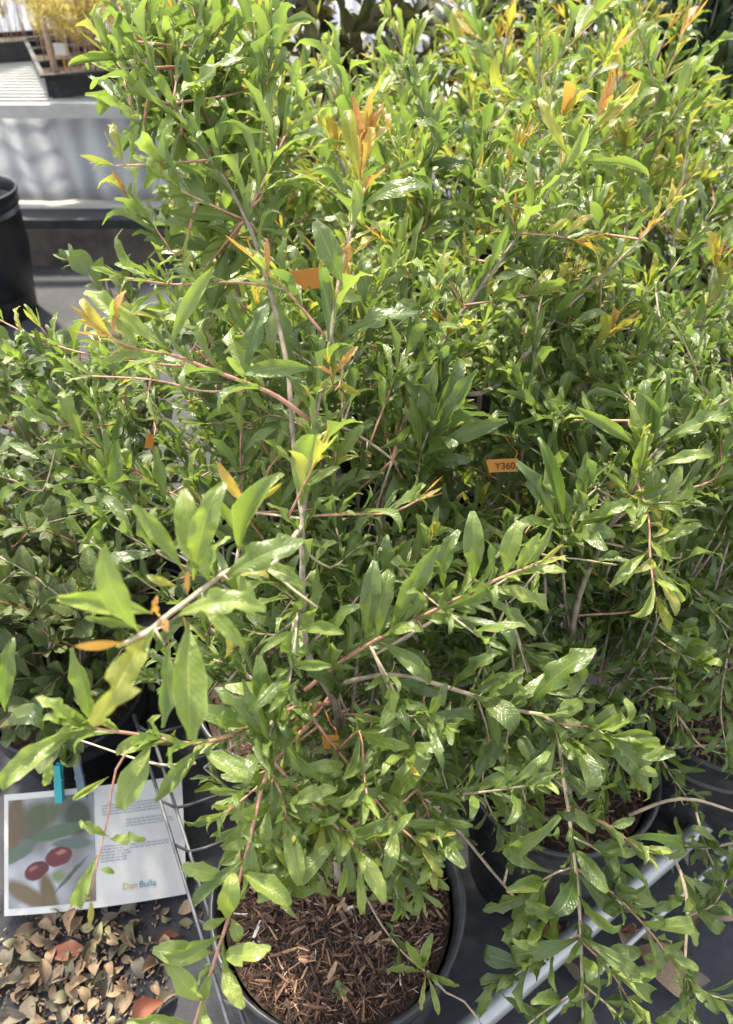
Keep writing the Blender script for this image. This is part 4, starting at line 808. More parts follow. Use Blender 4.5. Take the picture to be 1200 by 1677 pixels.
    (1, [(0.238, 0.8452, 0.827), (0.2088, 0.9063, 0.833), (0.1894, 0.9274, 0.8581), (0.1738, 0.9225, 0.8925)], 0.0017, 0.0009, 0.0598, 0.024, 't', 'narrow', 0.12, 1.0, 0.0),
    (1, [(0.191, 0.8331, 0.8438), (0.1936, 0.8645, 0.8419), (0.2089, 0.8862, 0.8677), (0.2276, 0.9005, 0.8963)], 0.0017, 0.0009, 0.066, 0.024, 'm', 'narrow', 0.12, 1.0, 0.0),
    (1, [(0.0251, 1.035, 0.8122), (0.0755, 0.9767, 0.8753), (0.0595, 0.9982, 0.9008), (0.0519, 1.0236, 0.9253)], 0.0017, 0.0009, 0.0693, 0.024, 't', 'narrow', 0.12, 1.0, 0.0),
    (1, [(0.1936, 0.8137, 0.7895), (0.2357, 0.8536, 0.705), (0.2475, 0.8879, 0.7458), (0.2754, 0.9493, 0.7739)], 0.0017, 0.0009, 0.0597, 0.024, 'm', 'narrow', 0.25, 1.0, 0.0),
    (1, [(0.1491, 0.8552, 0.87), (0.1152, 0.9386, 0.8517), (0.1232, 0.9694, 0.8884), (0.1351, 0.9803, 0.9309)], 0.0017, 0.0009, 0.0615, 0.024, 'f', 'narrow', 0.12, 1.0, 0.0),
    (1, [(0.238, 0.8452, 0.827), (0.2587, 0.9396, 0.7087), (0.2594, 0.9701, 0.7451), (0.2714, 1.0135, 0.7759)], 0.0017, 0.0009, 0.067, 0.024, 't', 'narrow', 0.25, 1.0, 0.0),
    (1, [(0.0675, 0.7945, 0.6889), (0.0795, 0.852, 0.6705), (0.1082, 0.8781, 0.7016), (0.1366, 0.9102, 0.7295)], 0.0017, 0.0009, 0.0695, 0.024, 'f', 'narrow', 0.12, 1.0, 0.0),
    (1, [(0.2308, 0.9112, 0.968), (0.1997, 1.048, 0.878), (0.2082, 1.076, 0.9114), (0.2027, 1.0645, 0.9547)], 0.0017, 0.0009, 0.0702, 0.024, 'f', 'narrow', 0.25, 1.0, 0.0),
    (1, [(0.0208, 1.0151, 0.7925), (-0.0037, 1.0307, 0.8481), (-0.0329, 1.0846, 0.8754)], 0.0017, 0.0009, 0.069, 0.024, 'f', 'narrow', 0.12, 1.0, 0.0),
    (1, [(-0.0078, 0.9397, 0.7298), (0.0635, 0.9052, 0.7203), (0.0342, 0.9245, 0.7433), (0.0076, 0.8989, 0.7878)], 0.0017, 0.0009, 0.0575, 0.024, 'm', 'narrow', 0.12, 1.0, 0.0),
    (1, [(0.1024, 0.837, 0.7978), (0.086, 0.866, 0.8078), (0.0549, 0.8908, 0.8373), (0.0297, 0.885, 0.8786)], 0.0017, 0.0009, 0.0619, 0.024, 'f', 'narrow', 0.12, 1.0, 0.0),
    (1, [(0.0044, 0.9675, 0.7512), (0.1235, 0.9433, 0.7019), (0.1298, 0.9759, 0.7409), (0.1347, 1.009, 0.7796)], 0.0017, 0.0009, 0.0702, 0.024, 'm', 'narrow', 0.25, 1.0, 0.0),
    (1, [(0.1703, 0.8675, 0.9004), (0.1485, 0.9596, 0.8763), (0.1677, 0.9897, 0.9123), (0.1838, 1.0042, 0.9524)], 0.0017, 0.0009, 0.0648, 0.024, 't', 'narrow', 0.12, 1.0, 0.0),
    (1, [(0.0044, 0.9675, 0.7512), (0.0766, 0.9191, 0.7428), (0.0486, 0.9418, 0.7699), (0.0155, 0.9574, 0.8001)], 0.0017, 0.0009, 0.0589, 0.024, 'f', 'narrow', 0.12, 1.0, 0.0),
    (1, [(0.2735, 0.8657, 0.8516), (0.2499, 0.9482, 0.8135), (0.2266, 0.9688, 0.838), (0.1991, 0.958, 0.8739)], 0.0017, 0.0009, 0.0541, 0.024, 'f', 'narrow', 0.12, 1.0, 0.0),
    (1, [(0.309, 0.8874, 0.8774), (0.3018, 0.9426, 0.8315), (0.2883, 0.9724, 0.8671), (0.2758, 0.9992, 0.9036)], 0.0017, 0.0009, 0.0687, 0.024, 'f', 'narrow', 0.12, 1.0, 0.0),
    (1, [(0.238, 0.8452, 0.827), (0.2662, 0.9259, 0.7023), (0.2887, 0.9634, 0.747), (0.3088, 0.9684, 0.8056)], 0.0017, 0.0009, 0.0619, 0.024, 't', 'narrow', 0.25, 1.0, 0.0),
    (1, [(-0.0365, 0.7819, 0.6972), (-0.008, 0.7543, 0.7145), (0.0015, 0.7789, 0.7438), (0.0173, 0.8123, 0.7682)], 0.0017, 0.0009, 0.0638, 0.024, 'f', 'narrow', 0.12, 1.0, 0.0),
    (1, [(0.1876, 0.878, 0.9206), (0.1322, 0.9884, 0.9115), (0.143, 1.0155, 0.9438), (0.1518, 1.0366, 0.9775)], 0.0017, 0.0009, 0.0614, 0.024, 'm', 'narrow', 0.25, 1.0, 0.0),
    (1, [(0.1024, 0.837, 0.7978), (0.1395, 0.8387, 0.7732), (0.1249, 0.8628, 0.8019), (0.1073, 0.9053, 0.8224)], 0.0017, 0.0009, 0.0683, 0.024, 'f', 'narrow', 0.12, 1.0, 0.0),
    (1, [(0.0877, 0.8241, 0.7591), (0.1388, 0.8886, 0.7021), (0.1189, 0.9106, 0.7282), (0.0913, 0.8993, 0.7709)], 0.0017, 0.0009, 0.0698, 0.024, 't', 'narrow', 0.25, 1.0, 0.0),
    (1, [(0.2104, 0.8948, 0.9485), (0.1795, 0.9433, 0.9365), (0.2076, 0.9676, 0.9655), (0.2229, 0.9582, 1.0022)], 0.0017, 0.0009, 0.0556, 0.024, 't', 'narrow', 0.12, 1.0, 0.0),
    (1, [(0.2735, 0.8657, 0.8516), (0.3093, 0.9455, 0.717), (0.2762, 0.9792, 0.7571), (0.232, 0.9676, 0.8161)], 0.0017, 0.0009, 0.0583, 0.024, 'm', 'narrow', 0.25, 1.0, 0.0),
    (1, [(0.0293, 1.0549, 0.8319), (0.004, 1.0337, 0.8487), (-0.006, 1.0675, 0.889), (-0.0194, 1.0934, 0.9315)], 0.0017, 0.0009, 0.0585, 0.024, 'f', 'narrow', 0.12, 1.0, 0.0),
    (1, [(0.0293, 1.0989, 0.8805), (0.0528, 1.127, 0.9164), (0.0949, 1.1745, 0.9418)], 0.0017, 0.0009, 0.0654, 0.024, 'f', 'narrow', 0.12, 1.0, 0.0),
    (1, [(0.0251, 1.035, 0.8122), (0.0811, 0.9824, 0.8728), (0.0637, 1.0044, 0.8991), (0.049, 1.0005, 0.9329)], 0.0017, 0.0009, 0.0574, 0.024, 'f', 'narrow', 0.12, 1.0, 0.0),
    (1, [(0.0272, 1.111, 0.895), (-0.0113, 1.1367, 0.9275), (-0.03, 1.1741, 0.9721), (-0.0467, 1.231, 1.0134)], 0.0017, 0.0009, 0.0658, 0.024, 'f', 'narrow', 0.12, 1.0, 0.0),
    (1, [(0.2113, 0.8278, 0.8064), (0.2419, 0.908, 0.7009), (0.2472, 0.9435, 0.7433), (0.2504, 0.9683, 0.7905)], 0.0017, 0.0009, 0.0615, 0.024, 'm', 'narrow', 0.25, 1.0, 0.0),
    (1, [(0.0314, 1.0868, 0.8661), (0.08, 0.9938, 0.9514), (0.0741, 1.017, 0.979), (0.0592, 1.036, 1.0074)], 0.0017, 0.0009, 0.064, 0.024, 'm', 'narrow', 0.25, 1.0, 0.0),
    (1, [(0.3179, 0.8931, 0.8842), (0.2405, 1.0657, 0.8441), (0.2679, 1.0939, 0.8777), (0.2823, 1.1003, 0.9173)], 0.0017, 0.0009, 0.0663, 0.024, 'f', 'narrow', 0.25, 1.0, 0.0),
    (1, [(0.238, 0.8452, 0.827), (0.2233, 0.9252, 0.7766), (0.2619, 0.955, 0.8121), (0.2975, 0.9885, 0.8463)], 0.0017, 0.0009, 0.0652, 0.024, 'f', 'narrow', 0.12, 1.0, 0.0),
    (1, [(0.1847, 0.8066, 0.7811), (0.2249, 0.8241, 0.7015), (0.2679, 0.8535, 0.7366), (0.3005, 0.8786, 0.7739)], 0.0017, 0.0009, 0.0666, 0.024, 't', 'narrow', 0.12, 1.0, 0.0),
    (1, [(0.0293, 1.0549, 0.8319), (0.0295, 1.0294, 0.8587), (0.0481, 1.0557, 0.8901), (0.0662, 1.0955, 0.9177)], 0.0017, 0.0009, 0.0678, 0.024, 'f', 'narrow', 0.12, 1.0, 0.0),
    (1, [(0.0593, 0.7933, 0.6758), (0.1272, 0.8606, 0.6325), (0.122, 0.901, 0.6807), (0.1259, 0.967, 0.7156)], 0.0017, 0.0009, 0.0599, 0.024, 'm', 'narrow', 0.25, 1.0, 0.0),
    (2, [(0.2636, 0.6476, 0.6072), (0.3167, 0.6433, 0.6068), (0.2858, 0.6556, 0.6215), (0.2537, 0.6517, 0.6504)], 0.0017, 0.0009, 0.0526, 0.024, 'd', 'narrow', 0.12, 1.0, 0.0),
    (2, [(0.2636, 0.6476, 0.6072), (0.2276, 0.7357, 0.6107), (0.2391, 0.7552, 0.6339), (0.2502, 0.758, 0.6692)], 0.0017, 0.0009, 0.0538, 0.024, 'd', 'narrow', 0.12, 1.0, 0.0),
    (2, [(0.2739, 0.6452, 0.6743), (0.1651, 0.775, 0.7213), (0.1607, 0.8008, 0.752), (0.159, 0.8264, 0.7829)], 0.0017, 0.0009, 0.0608, 0.024, 'd', 'narrow', 0.25, 1.0, 0.0),
    (2, [(0.2974, 0.6711, 0.779), (0.2975, 0.7954, 0.7484), (0.3304, 0.8192, 0.7769), (0.3404, 0.8081, 0.8225)], 0.0017, 0.0009, 0.0526, 0.024, 'm', 'narrow', 0.25, 1.0, 0.0),
    (2, [(0.2974, 0.6711, 0.779), (0.1961, 0.7474, 0.7338), (0.1798, 0.7627, 0.7521), (0.1601, 0.79, 0.7634)], 0.0017, 0.0009, 0.0661, 0.024, 'f', 'narrow', 0.25, 1.0, 0.0),
    (2, [(0.2203, 0.62, 0.6132), (0.2121, 0.6672, 0.6098), (0.239, 0.692, 0.6394), (0.2532, 0.6982, 0.6833)], 0.0017, 0.0009, 0.0646, 0.024, 'd', 'narrow', 0.12, 1.0, 0.0),
    (2, [(0.2675, 0.6485, 0.6316), (0.2544, 0.7739, 0.6274), (0.2743, 0.8028, 0.6618), (0.2887, 0.7963, 0.7185)], 0.0017, 0.0009, 0.0562, 0.024, 'f', 'narrow', 0.25, 1.0, 0.0),
    (2, [(0.2739, 0.6452, 0.6743), (0.2357, 0.7832, 0.7048), (0.2043, 0.801, 0.726), (0.1765, 0.837, 0.7367)], 0.0017, 0.0009, 0.062, 0.024, 'm', 'narrow', 0.25, 1.0, 0.0),
    (2, [(0.2739, 0.6452, 0.6743), (0.3662, 0.6957, 0.6771), (0.3639, 0.7237, 0.7105), (0.3666, 0.7584, 0.7398)], 0.0017, 0.0009, 0.0663, 0.024, 'd', 'narrow', 0.25, 1.0, 0.0),
    (2, [(0.2762, 0.6409, 0.6926), (0.3861, 0.6828, 0.6947), (0.3937, 0.7095, 0.7266), (0.4065, 0.7497, 0.7501)], 0.0017, 0.0009, 0.0631, 0.024, 'f', 'narrow', 0.25, 1.0, 0.0),
    (2, [(0.2021, 0.5919, 0.6809), (0.1455, 0.5539, 0.6303), (0.1469, 0.5745, 0.6549), (0.1499, 0.6086, 0.6672)], 0.0017, 0.0009, 0.0566, 0.024, 'd', 'narrow', 0.12, 1.0, 0.0),
    (2, [(0.2739, 0.6452, 0.6743), (0.2339, 0.6463, 0.6871), (0.2535, 0.6606, 0.7041), (0.2609, 0.657, 0.7343)], 0.0017, 0.0009, 0.0536, 0.024, 'd', 'narrow', 0.12, 1.0, 0.0),
    (2, [(0.2762, 0.6409, 0.6926), (0.1761, 0.7225, 0.7185), (0.1744, 0.7416, 0.7413), (0.1797, 0.7625, 0.763)], 0.0017, 0.0009, 0.0581, 0.024, 'd', 'narrow', 0.25, 1.0, 0.0),
    (2, [(0.2112, 0.6059, 0.6471), (0.1657, 0.6165, 0.6516), (0.1781, 0.6326, 0.6708), (0.196, 0.6602, 0.6806)], 0.0017, 0.0009, 0.0655, 0.024, 'f', 'narrow', 0.12, 1.0, 0.0),
    (2, [(0.2782, 0.5434, 0.693), (0.307, 0.5715, 0.6486), (0.3071, 0.5914, 0.6723), (0.3007, 0.5982, 0.7072)], 0.0017, 0.0009, 0.0642, 0.024, 'f', 'narrow', 0.12, 1.0, 0.0),
    (2, [(0.2715, 0.6494, 0.656), (0.3313, 0.6679, 0.64), (0.3596, 0.6757, 0.6493), (0.3981, 0.6944, 0.6496)], 0.0017, 0.0009, 0.0598, 0.024, 'd', 'narrow', 0.12, 1.0, 0.0),
    (2, [(0.2974, 0.6711, 0.779), (0.3186, 0.8047, 0.7148), (0.2932, 0.8196, 0.7326), (0.2637, 0.8457, 0.7442)], 0.0017, 0.0009, 0.063, 0.024, 'f', 'narrow', 0.25, 1.0, 0.0),
    (2, [(0.2675, 0.6485, 0.6316), (0.2062, 0.7437, 0.6502), (0.193, 0.7674, 0.6784), (0.175, 0.7922, 0.706)], 0.0017, 0.0009, 0.0646, 0.024, 'f', 'narrow', 0.25, 1.0, 0.0),
    (2, [(0.2739, 0.6452, 0.6743), (0.2312, 0.7235, 0.7005), (0.1994, 0.748, 0.7297), (0.1653, 0.7383, 0.7793)], 0.0017, 0.0009, 0.051, 0.024, 'm', 'narrow', 0.12, 1.0, 0.0),
    (2, [(0.2556, 0.6457, 0.5583), (0.2773, 0.7133, 0.555), (0.298, 0.7314, 0.5766), (0.3053, 0.7337, 0.6112)], 0.0017, 0.0009, 0.0666, 0.024, 'm', 'narrow', 0.12, 1.0, 0.0),
    (2, [(0.2675, 0.6485, 0.6316), (0.3603, 0.6474, 0.6084), (0.3439, 0.674, 0.6401), (0.3131, 0.6722, 0.694)], 0.0017, 0.0009, 0.0522, 0.024, 'd', 'narrow', 0.12, 1.0, 0.0),
    (2, [(0.4341, 0.7602, 0.5703), (0.4333, 0.7008, 0.592), (0.4368, 0.7296, 0.6263), (0.4439, 0.7785, 0.6457)], 0.0017, 0.0009, 0.065, 0.024, 'f', 'narrow', 0.12, 1.0, 0.0),
    (2, [(0.2715, 0.6494, 0.656), (0.3312, 0.73, 0.6314), (0.3142, 0.7583, 0.6652), (0.2977, 0.7726, 0.7081)], 0.0017, 0.0009, 0.0523, 0.024, 'm', 'narrow', 0.25, 1.0, 0.0),
    (2, [(0.2715, 0.6494, 0.656), (0.2967, 0.7886, 0.6441), (0.2829, 0.8112, 0.671), (0.2595, 0.8261, 0.7028)], 0.0017, 0.0009, 0.0585, 0.024, 'f', 'narrow', 0.25, 1.0, 0.0),
    (2, [(0.4416, 0.7701, 0.5898), (0.3966, 0.7241, 0.6305), (0.3637, 0.7422, 0.6521), (0.3231, 0.7598, 0.6741)], 0.0017, 0.0009, 0.0559, 0.024, 'd', 'narrow', 0.12, 1.0, 0.0),
    (2, [(0.2538, 0.6358, 0.5231), (0.3327, 0.6461, 0.5232), (0.3031, 0.6626, 0.5429), (0.2564, 0.6508, 0.5901)], 0.0017, 0.0009, 0.0509, 0.024, 'f', 'narrow', 0.12, 1.0, 0.0),
    (2, [(0.0537, 0.5223, 0.3257), (0.0926, 0.5318, 0.4782), (0.1132, 0.5345, 0.4813), (0.1337, 0.5324, 0.491)], 0.0017, 0.0009, 0.0498, 0.024, 'm', 'narrow', 0.25, 1.0, 0.0),
    (2, [(0.1455, 0.5539, 0.6303), (0.1884, 0.488, 0.5209), (0.2028, 0.4949, 0.5291), (0.2309, 0.5193, 0.5134)], 0.0017, 0.0009, 0.0443, 0.024, 'm', 'narrow', 0.25, 1.0, 0.0),
    (2, [(0.0652, 0.5167, 0.3228), (0.0844, 0.4841, 0.4782), (0.1062, 0.4867, 0.4814), (0.1319, 0.4865, 0.489)], 0.0017, 0.0009, 0.0448, 0.024, 'm', 'narrow', 0.25, 1.0, 0.0),
    (2, [(0.2551, 0.6034, 0.4378), (0.15, 0.4903, 0.4826), (0.1247, 0.4966, 0.4902), (0.1032, 0.5092, 0.4887)], 0.0017, 0.0009, 0.0451, 0.024, 'm', 'narrow', 0.25, 1.0, 0.0),
    (2, [(0.1455, 0.5539, 0.6303), (0.087, 0.4732, 0.4975), (0.0666, 0.4774, 0.5025), (0.0477, 0.4612, 0.5378)], 0.0017, 0.0009, 0.0458, 0.024, 'm', 'narrow', 0.25, 1.0, 0.0),
    (2, [(0.2594, 0.5564, 0.3429), (0.187, 0.5055, 0.3752), (0.1994, 0.5232, 0.3964), (0.22, 0.5495, 0.405)], 0.0017, 0.0009, 0.0477, 0.024, 'm', 'narrow', 0.12, 1.0, 0.0),
    (2, [(0.1594, 0.4105, 0.3091), (0.1675, 0.4334, 0.4303), (0.1725, 0.4519, 0.4524), (0.1768, 0.4739, 0.4687)], 0.0017, 0.0009, 0.0446, 0.024, 'm', 'narrow', 0.25, 1.0, 0.0),
    (2, [(0.0874, 0.5011, 0.316), (0.1283, 0.5213, 0.3751), (0.1028, 0.5251, 0.3796), (0.0704, 0.5301, 0.3824)], 0.0017, 0.0009, 0.0417, 0.024, 'm', 'narrow', 0.12, 1.0, 0.0),
    (2, [(0.1455, 0.5539, 0.6303), (0.1885, 0.5026, 0.518), (0.1677, 0.5119, 0.529), (0.1451, 0.5332, 0.5244)], 0.0017, 0.0009, 0.0476, 0.024, 'm', 'narrow', 0.25, 1.0, 0.0),
    (2, [(0.0874, 0.5011, 0.316), (0.1342, 0.5279, 0.4024), (0.1516, 0.5355, 0.4114), (0.1686, 0.5409, 0.4238)], 0.0017, 0.0009, 0.0474, 0.024, 'm', 'narrow', 0.25, 1.0, 0.0),
    (2, [(0.0766, 0.511, 0.32), (0.0889, 0.4866, 0.4405), (0.0754, 0.5001, 0.4566), (0.0699, 0.5184, 0.4657)], 0.0017, 0.0009, 0.0412, 0.024, 'm', 'narrow', 0.25, 1.0, 0.0),
    (2, [(0.0652, 0.5167, 0.3228), (0.0563, 0.4573, 0.4129), (0.0803, 0.4608, 0.4171), (0.101, 0.4634, 0.4227)], 0.0017, 0.0009, 0.0393, 0.024, 'm', 'narrow', 0.25, 1.0, 0.0),
    (2, [(0.0309, 0.5337, 0.3314), (0.0721, 0.5429, 0.4547), (0.0541, 0.5491, 0.4621), (0.0355, 0.5502, 0.4765)], 0.0017, 0.0009, 0.0387, 0.024, 'm', 'narrow', 0.25, 1.0, 0.0),
    (2, [(0.2551, 0.6034, 0.4378), (0.1923, 0.4788, 0.4789), (0.1777, 0.4852, 0.4865), (0.1568, 0.4931, 0.4919)], 0.0017, 0.0009, 0.0407, 0.024, 'm', 'narrow', 0.25, 1.0, 0.0),
    (2, [(0.0537, 0.5223, 0.3257), (0.0395, 0.4746, 0.3729), (0.0596, 0.483, 0.383), (0.0705, 0.4751, 0.4205)], 0.0017, 0.0009, 0.0393, 0.024, 'm', 'narrow', 0.12, 1.0, 0.0),
    (2, [(0.1455, 0.5539, 0.6303), (0.169, 0.4974, 0.501), (0.1838, 0.5069, 0.5123), (0.1979, 0.5297, 0.5056)], 0.0017, 0.0009, 0.0492, 0.024, 'm', 'narrow', 0.25, 1.0, 0.0),
    (3, [(0.3787, 0.5969, 0.4534), (0.3124, 0.5887, 0.4582), (0.3328, 0.5822, 0.4504), (0.343, 0.5554, 0.47)], 0.0017, 0.0009, 0.0412, 0.024, 'm', 'narrow', 0.12, 1.0, 0.0),
    (3, [(0.3785, 0.5636, 0.4254), (0.4075, 0.5414, 0.3936), (0.4382, 0.5423, 0.3746)], 0.0017, 0.0009, 0.0469, 0.024, 'm', 'narrow', 0.12, 1.0, 0.0),
    (3, [(0.3674, 0.6157, 0.4292), (0.3263, 0.6185, 0.4232), (0.3101, 0.605, 0.4071), (0.2979, 0.5906, 0.3924)], 0.0017, 0.0009, 0.0415, 0.024, 'm', 'narrow', 0.12, 1.0, 0.0),
    (3, [(0.4506, 0.6153, 0.4598), (0.4561, 0.6554, 0.4518), (0.4537, 0.6329, 0.425), (0.4459, 0.6004, 0.4116)], 0.0017, 0.0009, 0.0396, 0.024, 'm', 'narrow', 0.12, 1.0, 0.0),
    (3, [(0.4287, 0.6193, 0.449), (0.4556, 0.5945, 0.4436), (0.4665, 0.5627, 0.4645)], 0.0017, 0.0009, 0.0428, 0.024, 'm', 'narrow', 0.12, 1.0, 0.0),
    (3, [(0.4154, 0.6712, 0.5109), (0.4113, 0.6525, 0.545), (0.4241, 0.6341, 0.5231), (0.4253, 0.5992, 0.5204)], 0.0017, 0.0009, 0.041, 0.024, 'm', 'narrow', 0.12, 1.0, 0.0),
    (3, [(0.375, 0.6758, 0.4774), (0.3559, 0.6573, 0.5152), (0.3853, 0.6457, 0.5013), (0.414, 0.6242, 0.4988)], 0.0017, 0.0009, 0.0421, 0.024, 'm', 'narrow', 0.12, 1.0, 0.0),
    (3, [(0.3903, 0.5738, 0.3326), (0.3672, 0.5703, 0.358), (0.3857, 0.5469, 0.3301), (0.4222, 0.5374, 0.2776)], 0.0017, 0.0009, 0.0515, 0.024, 'm', 'narrow', 0.12, 1.0, 0.0),
    (3, [(0.4154, 0.6712, 0.5109), (0.3838, 0.6547, 0.5586), (0.4067, 0.6409, 0.5421), (0.4348, 0.6465, 0.5042)], 0.0017, 0.0009, 0.0466, 0.024, 'm', 'narrow', 0.12, 1.0, 0.0),
    (3, [(0.4104, 0.5715, 0.3453), (0.412, 0.6053, 0.3567), (0.3951, 0.5861, 0.3338), (0.3793, 0.5565, 0.3276)], 0.0017, 0.0009, 0.0413, 0.024, 'm', 'narrow', 0.12, 1.0, 0.0),
    (3, [(0.3703, 0.5762, 0.3198), (0.3268, 0.5674, 0.3663), (0.3114, 0.544, 0.3384), (0.2808, 0.4945, 0.3562)], 0.0017, 0.0009, 0.0523, 0.024, 'm', 'narrow', 0.12, 1.0, 0.0),
    (3, [(0.3786, 0.5858, 0.4441), (0.3435, 0.5766, 0.4607), (0.3158, 0.5617, 0.4429), (0.2896, 0.5534, 0.4157)], 0.0017, 0.0009, 0.0393, 0.024, 'm', 'narrow', 0.12, 1.0, 0.0),
    (3, [(0.375, 0.6758, 0.4774), (0.3437, 0.6648, 0.4669), (0.3379, 0.6568, 0.4403)], 0.0017, 0.0009, 0.0503, 0.024, 'm', 'narrow', 0.12, 1.0, 0.0),
    (3, [(0.4396, 0.6173, 0.4544), (0.4078, 0.594, 0.4441), (0.376, 0.5653, 0.4358)], 0.0017, 0.0009, 0.0435, 0.024, 'm', 'narrow', 0.12, 1.0, 0.0),
]
